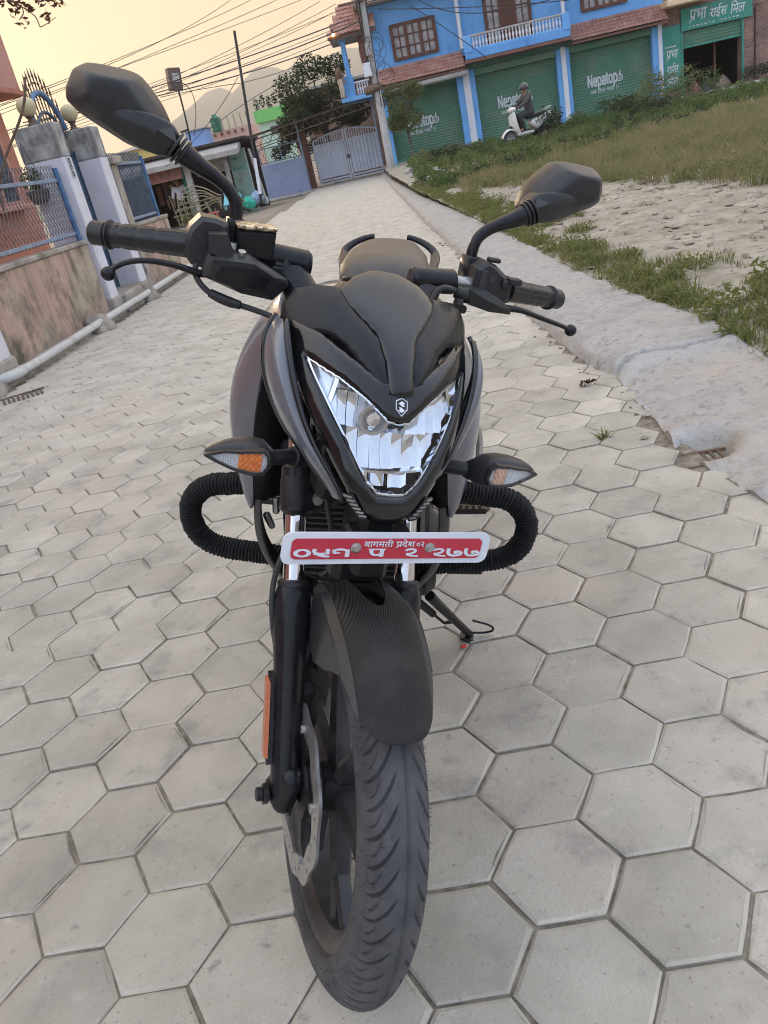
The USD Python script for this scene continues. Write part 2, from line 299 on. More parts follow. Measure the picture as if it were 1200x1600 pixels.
GLYPHS = {'bagmati': '0 88,0 101,378 101,378 104,374 114,375 130,378 136,382 140,394 145,406 145,418 140,426 131,430 123,436 106,436 102,438 101,454 101,455 100,455 88,440 88,438 87,438 -1,424 -1,423 0,423 88,397 88,397 -1,382 -1,382 52,350 51,345 49,341 45,340 35,344 25,353 15,355 15,361 8,363 8,363 5,356 -2,353 -3,335 14,335 16,330 21,325 35,326 47,331 56,342 63,351 65,382 65,382 88,322 88,318 87,317 88,307 88,305 87,305 -1,291 -1,290 0,290 39,257 39,257 29,251 23,245 23,241 25,233 32,229 39,228 46,230 50,234 52,242 52,241 88,210 88,210 -1,195 -1,195 88,169 88,167 87,167 33,163 28,154 28,150 30,143 37,139 44,140 56,146 59,152 59,152 88,121 88,120 86,120 -1,106 -1,105 0,105 88,79 88,79 -1,64 -1,64 24,47 18,33 18,25 20,19 23,11 31,7 43,9 58,17 69,30 75,52 76,61 74,60 61,48 63,40 63,40 61,56 43,56 41,61 38,64 42,64 88|389 113,391 106,394 101,422 101,422 105,415 123,407 131,401 132,395 131,391 128,389 123|258 88,257 52,290 52,290 88|22 45,25 36,29 33,36 31,45 31,47 32,46 36,29 57,26 57,24 55',
 'pradesh': '241 88,241 100,242 101,287 101,287 88,271 88,271 0,270 -1,256 -1,256 87,254 88;180 40,182 48,186 51,197 51,205 46,210 47,220 57,223 68,223 75,219 85,214 89,204 90,198 86,199 78,202 75,207 73,219 72,217 60,207 59,199 61,194 64,188 70,185 77,185 89,187 94,193 100,202 103,217 102,228 96,236 84,237 62,234 53,229 45,219 35,239 13,239 11,242 9,242 6,240 6,232 -1,230 -1,220 14,207 28,203 30,194 29,188 30,182 34;0 88,0 101,146 101,143 114,137 126,133 130,126 132,121 132,113 129,109 139,109 143,116 145,131 145,139 142,149 132,155 120,160 101,178 101,178 88,153 88,153 61,129 60,119 56,114 49,113 38,116 31,120 27,133 23,140 23,140 32,142 36,147 39,157 39,163 36,167 28,167 23,165 18,159 12,170 -4,160 -10,157 -10,147 10,129 10,118 13,106 21,100 31,98 47,102 59,109 67,114 70,128 74,138 74,138 88,96 88,91 87,90 88,80 88,79 0,78 -1,64 -1,64 28,62 28,57 23,57 21,40 5,40 3,23 -13,23 -15,14 -23,5 -13,30 12,30 14,38 22,31 24,23 28,17 35,13 46,13 87,11 88|28 48,31 40,35 37,40 36,51 37,63 44,64 47,64 86,63 88,28 88',
 'zerotwo': '90 92,91 97,98 100,107 102,124 102,137 97,144 90,149 76,148 60,142 47,135 40,130 38,130 36,139 27,139 25,143 22,154 6,152 2,147 0,145 -3,141 -2,129 17,115 32,101 32,98 33,93 39,93 48,99 53,109 53,119 48,129 55,132 60,134 69,133 78,131 82,126 87,119 89,106 88,94 83;0 45,1 62,6 72,15 80,26 84,40 84,51 80,60 72,64 65,66 58,66 44,61 31,53 23,41 18,26 18,15 22,4 33|15 47,16 42,18 38,22 34,30 31,40 32,46 36,50 43,51 47,50 60,47 65,40 70,31 71,24 69,18 63,16 59,15 54',
 'd0': '0 45,0 58,5 71,12 79,18 83,27 86,42 86,55 81,65 71,70 58,70 43,66 32,57 22,50 18,43 16,27 16,18 19,12 23,5 31|19 47,22 39,26 35,32 33,41 34,47 38,50 43,51 47,50 60,42 68,38 69,29 68,21 61,19 54',
 'd5': '0 67,3 88,10 103,15 104,29 100,29 95,24 88,20 77,19 63,21 55,27 49,37 47,40 58,48 63,58 63,67 56,69 51,69 43,66 37,62 35,61 32,74 5,79 -1,81 -7,71 -13,65 -14,62 -11,51 11,51 14,44 29,42 30,26 31,13 37,7 43,3 50',
 'd1': '0 38,0 45,15 55,17 58,8 64,2 72,0 84,4 95,9 100,19 104,33 104,45 99,49 95,53 87,54 82,53 72,50 64,45 59,45 57,27 41,29 37,31 37,39 29,41 29,51 19,53 15,54 -1,49 -12,45 -16,42 -16,39 -14,30 -6,35 2,34 10|20 78,23 75,28 74,31 71,34 74,35 81,32 86,23 87,19 84',
 'd2': '0 95,3 99,15 103,37 104,49 100,60 89,64 76,63 59,55 44,46 36,57 24,57 22,69 7,69 3,60 -4,58 -5,53 -4,44 11,28 30,13 30,9 32,4 38,4 48,9 54,23 55,30 50,32 50,41 57,45 69,43 80,38 85,31 87,19 86,9 81,6 81',
 'd7': '0 88,1 95,11 97,19 96,21 71,27 44,34 30,39 25,47 22,57 23,60 26,63 35,63 43,61 43,61 41,59 40,56 40,46 42,36 46,28 54,26 58,25 62,26 76,28 80,34 86,42 89,55 89,61 87,72 78,79 65,82 51,81 29,78 20,73 15,73 13,71 13,68 9,58 5,42 5,29 10,20 18,12 32,6 50,2 71,1 88|43 69,45 61,52 58,61 58,57 68,51 72,46 72',
 'pa': '0 87,0 102,1 103,98 103,99 102,99 87,98 86,83 86,83 -1,81 -3,65 -3,64 -2,64 25,52 21,36 21,26 25,20 30,16 36,13 46,13 85,12 86,1 86|33 86,32 48,34 42,42 38,49 38,59 42,64 48,64 85,62 86',
 'prabha': '98 81,99 91,106 100,113 103,129 103,135 101,143 94,147 85,148 53,175 53,176 87,156 87,155 88,155 101,156 102,250 102,251 101,251 88,250 87,236 87,234 86,234 -1,233 -2,218 -2,217 -1,217 87,204 86,203 87,195 87,193 86,193 -1,192 -2,177 -2,176 -1,176 38,148 38,148 29,146 25,141 22,132 23,127 28,125 28,118 38,117 46,121 52,131 53,131 71,129 71,129 62,127 60,115 62,108 65,102 70|113 86,117 77,131 75,130 84,125 89,116 89;0 87,0 101,1 102,97 102,97 87,81 87,81 -1,80 -2,64 -2,64 26,62 27,16 -23,6 -14,38 21,27 25,18 33,13 46,13 86,11 87|30 48,33 41,41 37,52 38,64 46,64 85,63 87,30 87',
 'rice': '0 87,0 101,1 102,151 102,151 104,147 110,145 117,145 129,148 136,153 141,165 146,178 146,186 144,191 141,187 128,182 128,180 130,173 131,165 129,162 125,162 115,164 109,169 102,299 102,300 100,300 88,299 87,283 87,283 -1,282 -2,267 -2,266 -1,266 40,236 39,224 42,218 41,218 38,222 35,222 33,239 16,241 16,246 10,250 8,250 6,240 -4,238 -4,235 0,233 0,212 21,212 23,198 38,192 48,191 54,192 59,198 65,209 65,215 60,217 60,219 64,220 77,219 84,217 87,186 86,185 87,174 87,173 85,173 62,137 62,133 61,131 59,131 52,136 47,143 49,164 48,172 44,180 35,182 25,180 14,173 5,163 1,163 -1,176 -5,176 -9,170 -20,148 -10,147 -8,136 -2,128 -2,120 0,114 6,115 16,121 20,131 19,142 12,154 13,163 18,165 25,164 29,161 32,155 34,148 34,136 30,132 30,119 41,114 52,114 62,119 71,126 75,133 77,156 77,156 87,107 86,106 87,98 87,96 86,96 -1,95 -2,80 -2,79 -1,79 87,57 87,58 69,53 55,44 46,33 40,33 38,48 23,50 23,56 16,58 16,67 8,67 5,58 -4,55 -4,40 11,38 11,17 33,17 35,9 44,6 53,8 61,14 65,23 65,32 59,39 65,41 72,41 79,39 87|237 69,233 55,239 54,254 54,266 56,266 87,235 87,237 78',
 'mil': '0 87,0 101,11 102,8 117,9 118,9 124,13 133,22 141,37 146,60 145,71 142,83 136,92 128,94 128,107 115,115 102,251 102,252 101,252 88,251 87,237 87,235 86,235 -1,234 -2,219 -2,218 -1,218 55,212 54,205 49,199 38,198 32,192 32,182 36,182 41,186 49,182 53,171 55,163 51,161 46,161 40,163 34,176 19,178 19,190 8,190 5,181 -4,177 -3,154 19,146 32,144 40,144 49,146 56,155 66,165 70,179 70,186 68,196 63,207 69,218 70,217 87,127 87,126 85,126 -2,110 -2,109 0,109 38,78 38,78 29,75 24,71 22,65 22,59 25,51 33,47 42,47 46,51 52,61 53,61 87,32 87,31 85,31 -1,30 -2,15 -2,14 -1,14 87|78 54,109 53,109 87,78 87|25 115,26 108,29 102,96 103,91 108,91 110,81 119,65 128,58 130,45 131,31 127,26 121',
 'sub': '922 3,922 15,927 21,937 22,944 17,945 3,941 -2,930 -4;927 31,923 116,944 116,941 41,940 31,938 30;861 3,861 15,866 21,876 22,883 17,884 3,880 -2,869 -4;866 31,862 116,883 116,880 41,879 31,877 30;556 81,557 91,564 100,571 103,593 101,601 94,605 85,606 53,633 53,634 87,614 87,614 102,767 102,764 115,755 129,749 131,734 129,730 143,738 146,753 146,766 140,778 121,783 103,802 101,801 87,785 86,784 -2,768 -1,768 87,744 87,743 -2,727 -2,727 25,712 19,696 19,687 22,675 33,668 49,667 58,682 63,686 68,686 80,681 87,651 86,650 -2,634 -1,634 38,606 38,606 29,599 22,590 23,583 28,576 38,575 46,579 52,589 53,589 71,587 71,587 62,585 60,573 62,560 70|688 48,693 37,708 34,719 38,727 45,726 87,700 87,703 79,703 64,698 54|571 86,575 77,589 75,588 84,583 89,574 89;250 87,250 101,261 102,258 117,263 133,272 141,287 146,310 145,333 136,357 115,365 102,513 102,513 87,461 86,461 61,472 66,484 66,492 63,502 51,504 37,499 15,494 6,490 4,478 11,478 15,486 29,486 45,479 51,468 48,461 40,461 -2,444 -1,444 23,431 17,412 18,400 25,393 37,393 55,402 69,418 76,437 76,444 74,443 87,355 87,354 68,370 59,377 50,381 39,381 24,378 15,370 6,361 1,348 -2,332 -2,314 4,304 13,298 31,300 47,307 58,320 66,337 69,337 87,282 87,281 -1,265 -2,264 87|410 53,411 38,420 32,437 36,444 42,444 64,441 59,424 61,414 58|315 36,317 23,327 15,338 13,349 14,357 17,363 23,364 38,361 44,348 54,331 53,318 45|276 121,279 102,346 103,331 119,308 130,295 131,281 127;0 55,1 60,14 64,23 44,34 30,39 27,48 26,57 31,57 42,52 50,48 53,37 53,36 56,36 68,51 70,56 77,55 85,48 89,42 89,23 83,19 98,31 103,52 104,61 101,68 95,72 87,72 73,64 60,69 58,90 60,90 87,78 88,79 102,214 102,215 100,214 87,198 87,197 -2,181 -1,181 22,165 17,143 19,130 28,124 43,127 61,135 70,152 77,170 77,181 74,181 87,107 87,106 -2,90 -1,90 44,73 43,73 25,63 14,54 11,40 11,29 15,18 24|160 62,176 40,179 39,181 42,181 67,179 67,178 60|142 53,142 40,146 35,153 32,164 32,146 56'}
# ---------------------------------------------------------------- materials of the setting
M = {}
M['paver'] = mat('paver_concrete', (0.37, 0.345, 0.29), (0.49, 0.46, 0.395), 0.9, scale=4.0, detail=8.0, bump=0.35, bscale=140.0, spec=0.25, space='world', island=0.13,
                 extra=[((0.22, 0.205, 0.18), 130.0, 0.62, 0.74, 3.0), ((0.25, 0.235, 0.21), 24.0, 0.62, 0.74, 6.0), ((0.50, 0.425, 0.36), 0.8, 0.50, 0.72), ((0.29, 0.275, 0.245), 6.0, 0.54, 0.72, 7.0), ((0.56, 0.53, 0.47), 14.0, 0.62, 0.76, 7.0)])
M['joint'] = mat('joint_sand', (0.17, 0.15, 0.12), (0.33, 0.295, 0.24), 0.95, scale=30.0, space='world', bump=0.6, bscale=300.0, spec=0.1)
M['kerb'] = mat('worn_concrete', (0.36, 0.345, 0.325), (0.475, 0.455, 0.43), 0.95, scale=3.0, detail=9.0, bump=0.7, bscale=60.0, bdist=0.015, spec=0.15, space='world',
                extra=[((0.24, 0.23, 0.225), 26.0, 0.53, 0.68, 8.0), ((0.31, 0.30, 0.285), 3.0, 0.50, 0.66, 8.0), ((0.47, 0.41, 0.34), 1.7, 0.52, 0.72)])
M['sand'] = mat('dry_sand', (0.30, 0.265, 0.215), (0.43, 0.385, 0.32), 0.97, scale=3.5, detail=9.0, bump=1.0, bscale=45.0, spec=0.1, space='world',
                extra=[((0.20, 0.185, 0.145), 11.0, 0.54, 0.66, 7.0), ((0.17, 0.165, 0.10), 2.2, 0.56, 0.70, 8.0)])
M['soil'] = mat('dusty_soil', (0.25, 0.21, 0.16), (0.36, 0.31, 0.25), 0.95, scale=0.6, bump=0.5, bscale=12.0, spec=0.1, space='world')
M['hill'] = mat('far_hill', (0.05, 0.075, 0.05), (0.08, 0.10, 0.07), 0.9, scale=0.01, spec=0.1, space='world')

# ---------------------------------------------------------------- the lane of hexagonal pavers
TH = math.radians(1.9); LA = np.array([math.cos(TH), math.sin(TH)]) * 0.1705; LB = np.array([-math.sin(TH), math.cos(TH)]) * 0.1945; L0 = np.array([0.062, 0.912])
KIN = np.array([(-3.0, 1.06), (1.2, 0.93), (2.1, 0.88), (2.5, 0.80), (3.0, 0.80), (3.45, 0.79), (4.54, 0.70), (7.83, 0.53), (12.4, 0.34), (19.7, 0.10), (27.0, -0.12), (40.0, -0.5)])
KOUT = np.array([(-3.0, 1.55), (1.2, 1.47), (3.2, 1.40), (3.9, 1.39), (5.3, 1.22), (8.3, 1.08), (10.4, 0.98), (17.0, 0.52), (25.6, 0.1), (27.0, 0.03), (40.0, -0.38)])
kin = lambda y: np.interp(y, KIN[:, 0], KIN[:, 1]); kout = lambda y: np.interp(y, KOUT[:, 0], KOUT[:, 1])
road = thing('road', kind='structure')
def hexa(g, rng=None, top=0.0026):
    s = 0.1137 - g; n = 6 if rng is None else 12; ang = np.radians(np.arange(6) * 60.0); c = np.stack([np.cos(ang), np.sin(ang) * 0.1945 / 0.1969], 1) * s
    if rng is not None:
        c = c * (1 - np.abs(rng.normal(0, 0.012, (6, 1)))); mid = (c + np.roll(c, -1, 0)) / 2; ring = np.stack([c, mid * (1 + rng.normal(0, 0.008, (6, 1)))], 1).reshape(12, 2)
    else: ring = c
    inn = ring * (1 - (0.0075 / s) * (1 if rng is None else rng.uniform(0.5, 1.5, (n, 1))))
    v = np.vstack([np.c_[inn, np.zeros(n)], np.c_[ring, np.full(n, -top)], np.c_[ring, np.full(n, -0.018)]])
    i = np.arange(n); j = (i + 1) % n
    f = [[0, k, k + 1] for k in range(1, n - 1)] + [[a + n, b + n, b] for a, b in zip(i, j)] + [[a + n, b, a] for a, b in zip(i, j)] + [[a + 2 * n, b + 2 * n, b + n] for a, b in zip(i, j)] + [[a + 2 * n, b + n, a + n] for a, b in zip(i, j)]
    return v, np.array(f)
tiles = []
for i in range(-22, 10):
    for j in range(-8, 185):
        c = L0 + LA * i + LB * (j + (0.5 if i % 2 else 0.0))
        if -3.26 < c[0] < kin(c[1]) + 0.05 and -0.6 < c[1] < 35.5 and math.hypot(c[0] - 0.90, c[1] - 2.46) > 0.15: tiles.append(c)
tiles = np.array(tiles)
def to_px(p):
    d = np.asarray(p, float) - EYE; z = d @ FW
    return np.stack([600 + FPX * (d @ IR) / z, 800 + FPX * (d @ ID) / z], -1), z
pp, zz = to_px(np.c_[tiles, np.zeros(len(tiles))])
inview = (zz > 0.05) & (pp[:, 0] > -160) & (pp[:, 0] < 1360) & (pp[:, 1] > -100) & (pp[:, 1] < 1850)
order = np.argsort(np.where(inview, np.linalg.norm(np.c_[tiles, np.full(len(tiles), -EYE[2])], axis=1), 1e3 + np.linalg.norm(tiles, axis=1)))
far = []
for k, t in enumerate(order):
    c = tiles[t]; v, f = hexa(RNG.uniform(0.0016, 0.0030), RNG if k < 300 else None)
    a = TH + RNG.normal(0, 0.006); R = np.array([[math.cos(a), -math.sin(a)], [math.sin(a), math.cos(a)]])
    v = v.copy(); v[:, :2] *= 1 + RNG.normal(0, 0.006, v[:, :2].shape) * 0.6
    tilt = RNG.normal(0, 0.006, 2)
    v[:, 2] += v[:, :2] @ tilt + RNG.normal(0, 0.0012)
    v[:, :2] = v[:, :2] @ R.T + c + RNG.normal(0, 0.0012, 2)
    if k < 300: put(road, 'paver', (v, f), M['paver'])
    else: far.append((v, f))
put(road, 'far_pavers', cat(far), M['paver'], kind='stuff')
ys = np.linspace(-3, 36, 60)
jb = np.array([[(-3.6, y, -0.0050), (float(kin(y)) + 0.02, y, -0.0050)] for y in ys])
def strip(S):
    m, n = S.shape[:2]; I = np.arange(m * n).reshape(m, n)
    a, b, c, d = I[:-1, :-1].ravel(), I[:-1, 1:].ravel(), I[1:, 1:].ravel(), I[1:, :-1].ravel()
    return S.reshape(-1, 3), np.vstack([np.stack([a, b, c], 1), np.stack([a, c, d], 1)])
put(road, 'joint_bed', strip(jb), M['joint'])
# sheet of dusty concrete where the lane meets the gate
put(road, 'road_end_slab', box((-2.8, 37.0, -0.035), (7.2, 3.0, 0.09), 0.02), M['kerb'])

# ---------------------------------------------------------------- the worn concrete kerb with its crack and drain hole
from meshkit import fbm, noise
def kerb_mesh():
    ys = np.r_[np.arange(-1.0, 2.0, 0.03), np.arange(2.0, 3.1, 0.015), np.arange(3.1, 3.85, 0.008), np.arange(3.85, 6.0, 0.02), np.arange(6.0, 14, 0.06), np.arange(14, 36.5, 0.25)]
    t = np.r_[0, 0, np.linspace(0, 1, 46), 1]
    S = np.zeros((len(ys), len(t), 3))
    for k, y in enumerate(ys):
        x0, x1 = float(kin(y)), float(kout(y))
        x0 += 0.035 * (fbm(np.array([[y * 2.1, 0.3, 0]]), 4, 3)[0] - 0.5) * 2 + 0.05 * math.exp(-((y - 3.35) / 0.22) ** 2)
        x1 += 0.035 * (fbm(np.array([[y * 2.6, 7.3, 0]]), 4, 5)[0] - 0.5) * 2
        x = x0 + (x1 - x0) * t
        near = 0.5 - 0.5 * math.tanh((y - 3.42) / 0.06)            # the nearer slab lies lower
        prof = np.interp(t, [0, 0.05, 0.16, 0.5, 0.95, 1.0], [0.004, 0.045, 0.062, 0.068, 0.070, 0.062]) * (1 - near) + np.interp(t, [0, 0.06, 0.3, 0.7, 1], [0.001, 0.008, 0.018, 0.034, 0.042]) * near
        z = prof.copy(); z[0] = -0.06; z[-1] = -0.06
        S[k] = np.stack([x, np.full(len(t), y), z], 1)
    P = S[:, 1:-1]; q = P.reshape(-1, 3)
    dz = 0.014 * (fbm(q * [6, 6, 1], 4, 11) - 0.5) + 0.022 * (fbm(q * [22, 22, 1], 4, 12) - 0.5) * np.clip(1.5 - 1.3 * (q[:, 0] - kin(q[:, 1])) / 0.25, 0.30, 1.5) * np.clip(1.2 - (q[:, 1] - 3.5) / 3.0, 0.45, 1.0)
    # the crack that runs across the slab
    cx = 3.46 + 0.10 * (q[:, 0] - 0.8) + 0.16 * (fbm(q * [5, 0.01, 1], 3, 21) - 0.5)
    dz -= 0.045 * np.exp(-((q[:, 1] - cx) / 0.013) ** 2)
    # the drain hole
    r = np.hypot(q[:, 0] - 0.875, (q[:, 1] - 2.46) * 1.0); dz -= 0.083 * np.exp(-(r / 0.085) ** 4); dz += 0.030 * np.exp(-((r - 0.15) / 0.05) ** 2) * np.clip(0.5 + 2.5 * (q[:, 1] - 2.42), 0, 1)
    P[..., 2] += dz.reshape(P.shape[:2])
    return strip(S)
kerb = put('/World', 'kerb', kerb_mesh(), M['kerb'], smooth=True, kind='structure')

# ---------------------------------------------------------------- the rough field, the yard behind the walls, the far ground and the mountains
def field_z(x, y):
    q = np.stack([x, y, 0 * x], -1)
    return 0.035 + 0.0082 * np.clip(y - 3, 0, 40) + 0.06 * (fbm(q * 0.35, 3, 31) - 0.5) + 0.05 * (fbm(q * 2.2, 3, 32) - 0.5) + 0.032 * (fbm(q * 6.0, 4, 33) - 0.5)
def field_mesh():
    ys = np.r_[np.arange(-2, 14, 0.07), np.arange(14, 36.2, 0.3)]; u = np.r_[np.linspace(0, 1, 90) ** 1.6]
    S = np.zeros((len(ys), len(u), 3))
    for k, y in enumerate(ys):
        x0 = float(kout(y)) - 0.03; x = x0 + (26 - x0) * u
        S[k, :, 0], S[k, :, 1] = x, y
    S[..., 2] = field_z(S[..., 0], S[..., 1])
    return strip(S)
put('/World', 'field', field_mesh(), M['sand'], smooth=True, kind='structure')
g = np.array([[(x, y, -0.09) for x in (-6000, -300, -40, 40, 300, 6000)] for y in (-3000, -200, -6, 60, 300, 6000)], float)
put('/World', 'ground', strip(g), M['soil'], kind='structure')
def mountain(pts, Y, depth, seed, zdrop):
    c = at(pts, 1, Y); c = c[np.argsort(c[:, 0])]; xs = np.linspace(c[0, 0], c[-1, 0], 260); zr = np.interp(xs, c[:, 0], c[:, 2])
    t = np.linspace(0, 1, 30); S = np.zeros((len(t), len(xs), 3))
    for k, a in enumerate(t):
        q = np.stack([xs / 90, np.full(len(xs), a * 5), 0 * xs], 1); n = fbm(q, 5, seed)
        S[k, :, 0], S[k, :, 1] = xs, Y - depth * (1 - a) + 60 * (n - 0.5) * (1 - a)
        S[k, :, 2] = zr * (a ** 1.15) * (1 + 0.35 * (n - 0.5) * (1 - a)) + 5 * (fbm(q * 5, 3, seed + 3) - 0.5) - zdrop * (1 - a)
    back = S[-1:].copy(); back[..., 1] += 700; back[..., 2] = -5
    return strip(np.concatenate([S, back]))
put('/World', 'mountain', mountain([(-500, 420), (-200, 330), (60, 290), (200, 232), (250, 212), (300, 165), (325, 142), (345, 136), (365, 146), (385, 120), (400, 106), (425, 104), (445, 110), (470, 96), (500, 92), (540, 76), (640, 70), (800, 60), (900, 45)], 2600, 1500, 5, 4), M['hill'], smooth=True, kind='structure')
put('/World', 'mountain', mountain([(-500, 440), (100, 300), (230, 262), (300, 232), (360, 208), (420, 190), (520, 168), (700, 120), (900, 80)], 1700, 900, 9, 4), M['hill'], smooth=True, kind='structure')
# ---------------------------------------------------------------- evening haze over the valley
hz = usdkit.material(stage, '/World/Looks/valley_haze', {'v': ('principled_volume', {'color': (0.98, 0.90, 0.80), 'density': 0.00042, 'anisotropy': 0.3})}, [], volume='v.volume')
put('/World', 'haze', box((0, 1300, 149), (6400, 5000, 302)), hz, kind='stuff', label='pale evening haze')
# ---------------------------------------------------------------- left side: plastered wall, pillars, fences, foot gate, drain pipe, pink house
M['pinkwall'] = mat('stained_pink_plaster', (0.39, 0.265, 0.22), (0.48, 0.34, 0.28), 0.9, scale=1.4, bump=0.3, bscale=40.0, spec=0.15,
                    extra=[((0.22, 0.18, 0.13), 5.0, 0.46, 0.70, 7.0, (1.0, 1.8, 0.16)), ((0.12, 0.105, 0.08), 1.6, 0.46, 0.58, 9.0), ((0.40, 0.33, 0.25), 1.3, 0.48, 0.66, 7.0)])
M['limewash'] = mat('limewashed_pillar', (0.52, 0.51, 0.56), (0.62, 0.61, 0.64), 0.85, scale=2.0, bump=0.25, bscale=30.0, spec=0.2, extra=[((0.33, 0.31, 0.30), 4.0, 0.58, 0.75, 6.0, (1, 1, 0.3))])
M['mossy'] = mat('mossy_pillar_head', (0.20, 0.195, 0.18), (0.42, 0.41, 0.40), 0.95, scale=7.0, bump=0.5, bscale=50.0, spec=0.1, extra=[((0.11, 0.11, 0.09), 5.0, 0.5, 0.68, 6.0, (1, 1, 0.35))])
M['foot'] = mat('dirty_cement', (0.26, 0.235, 0.20), (0.40, 0.36, 0.31), 0.95, scale=4.0, bump=0.7, bscale=40.0, spec=0.1, space='world', extra=[((0.14, 0.125, 0.10), 3.0, 0.52, 0.7)])
M['pipe'] = mat('grey_pvc', (0.46, 0.46, 0.45), (0.54, 0.53, 0.51), 0.45, scale=3.0, spec=0.4, extra=[((0.33, 0.29, 0.23), 6.0, 0.52, 0.72)])
M['bluesteel'] = mat('blue_painted_steel', (0.045, 0.11, 0.22), (0.08, 0.17, 0.31), 0.5, scale=9.0, spec=0.4, extra=[((0.10, 0.08, 0.06), 20.0, 0.62, 0.72)])
M['greysteel'] = mat('grey_blue_rail', (0.16, 0.20, 0.27), (0.22, 0.27, 0.34), 0.5, scale=9.0, spec=0.4, extra=[((0.13, 0.09, 0.06), 18.0, 0.60, 0.72)])
M['navy'] = mat('navy_gate_paint', (0.025, 0.045, 0.075), (0.045, 0.075, 0.11), 0.45, scale=6.0, spec=0.4)
M['wiremesh'] = mat('weathered_wire', (0.09, 0.09, 0.10), (0.16, 0.16, 0.17), 0.5, metal=0.5, scale=20.0)
M['globe'] = mat('lamp_globe_plastic', (0.40, 0.34, 0.19), (0.50, 0.43, 0.26), 0.35, scale=9.0, spec=0.45, extra=[((0.28, 0.23, 0.13), 8.0, 0.55, 0.75)])
M['rust'] = mat('rusty_iron', (0.10, 0.065, 0.045), (0.17, 0.115, 0.08), 0.85, scale=14.0, bump=0.3, bscale=60.0)
M['housepink'] = mat('brick_red_paint', (0.36, 0.15, 0.105), (0.43, 0.20, 0.145), 0.8, scale=2.0, bump=0.15, bscale=30.0, spec=0.2)
M['fascia'] = mat('dusty_red_fascia', (0.40, 0.21, 0.17), (0.46, 0.25, 0.20), 0.8, scale=3.0, spec=0.2)
M['winglass'] = mat('dark_window_glass', (0.025, 0.03, 0.035), (0.05, 0.06, 0.07), 0.08, scale=2.0, spec=0.6)
WX = -3.42
def wall(y0, y1, h, label):
    n = max(8, int((y1 - y0) * 14)); t = thing('boundary_wall', label, 'wall', (WX, (y0 + y1) / 2, 0), group=None)
    L = y1 - y0
    put(t, 'plaster', box((-0.11, 0, h / 2 - 0.06), (0.20, L, h + 0.06), 0.012), M['pinkwall'])
    put(t, 'coping', box((-0.11, 0, h - 0.008), (0.235, L + 0.004, 0.05), 0.012), M['foot'])
    put(t, 'footing', xf(box((0.03, 0, 0.02), (0.14, L, 0.14), 0.03), lambda v: v + 0.02 * (fbm(v * 6, 3, 4) - 0.5)[:, None]), M['foot'])
    return t
wall(-6.0, 6.05, 0.86, 'stained pink boundary wall nearest the camera, left of the first white pillar')
wall(6.36, 8.96, 0.86, 'stained pink boundary wall between the white corner pillar and the lamp pillar')
wall(10.56, 12.45, 0.86, 'shorter pink boundary wall beyond the foot gate, under the far blue fence')
def pillar(y0, y1, h, label, lamp=True, x0=-3.80, x1=-3.37):
    t = thing('gate_pillar', label, 'pillar', ((x0 + x1) / 2, (y0 + y1) / 2, 0)); w, d = x1 - x0, y1 - y0
    put(t, 'shaft', box((0, 0, (h - 0.34) / 2), (w, d, h - 0.34), 0.012), M['limewash'])
    put(t, 'head', box((0, 0, h - 0.17), (w + 0.006, d + 0.006, 0.34), 0.012), M['mossy'])
    put(t, 'plinth', xf(box((0, 0, 0.09), (w + 0.05, d + 0.05, 0.24), 0.02), lambda v: v + 0.012 * (fbm(v * 9, 3, 8) - 0.5)[:, None]), M['foot'])
    return t
pillar(6.06, 6.35, 2.6, 'white corner pillar nearest the camera, cut by the left edge of the photo')
pillar(8.97, 9.22, 2.05, 'limewashed pillar with mossy head, left of the foot gate')
pillar(10.13, 10.40, 2.03, 'limewashed pillar with mossy head, right of the foot gate')
t = thing('gate_pillar', 'low beige pillar stub with a small slab, behind the right lamp pillar', 'pillar', (-3.52, 10.62, 0))
put(t, 'shaft', box((0, 0, 0.80), (0.26, 0.22, 1.60), 0.01), M['foot']); put(t, 'cap_slab', box((0, 0, 1.645), (0.40, 0.34, 0.085), 0.012), M['foot'])
# house number plate on the near lamp pillar, letter marks as on its side
t = thing('number_plate', 'small grey marking painted on the side of the left lamp pillar', 'house number', (-3.368, 9.10, 1.60))
put(t, 'panel', box((0.002, 0, 0), (0.004, 0.085, 0.22)), mat('plate_paint', (0.40, 0.41, 0.44), rough=0.6))
M['figpaint'] = mat('figure_paint', (0.03, 0.03, 0.04), rough=0.6)
for k, dz in enumerate((0.065, 0.0, -0.065)):
    put(t, 'figure', cat([box((0.006, -0.02, dz), (0.003, 0.012, 0.048)), box((0.006, 0.022, dz), (0.003, 0.012, 0.048)), box((0.006, 0.0, dz + 0.02), (0.0025, 0.04, 0.011))] + ([box((0.006, 0.0, dz - 0.02), (0.0025, 0.04, 0.011))] if k != 1 else [])), M['figpaint'])
for y, x, z, side in ((9.07, -3.60, 2.05, 'left'), (10.25, -3.60, 2.03, 'right')):
    t = thing('gate_lamp', f'round yellowed lamp globe on the {side} gate pillar', 'lamp', (x, y, z))
    put(t, 'stem', lathe([(0, 0.0), (0, 0.055), (0.02, 0.052), (0.03, 0.035), (0.075, 0.03), (0.085, 0.045), (0.10, 0.045), (0.10, 0)], 16, 'z'), M['rust'], smooth=30)
    put(t, 'globe', mv(ball((0, 0, 0), 0.098, 3), (0, 0, 0.185)), M['globe'], smooth=True)
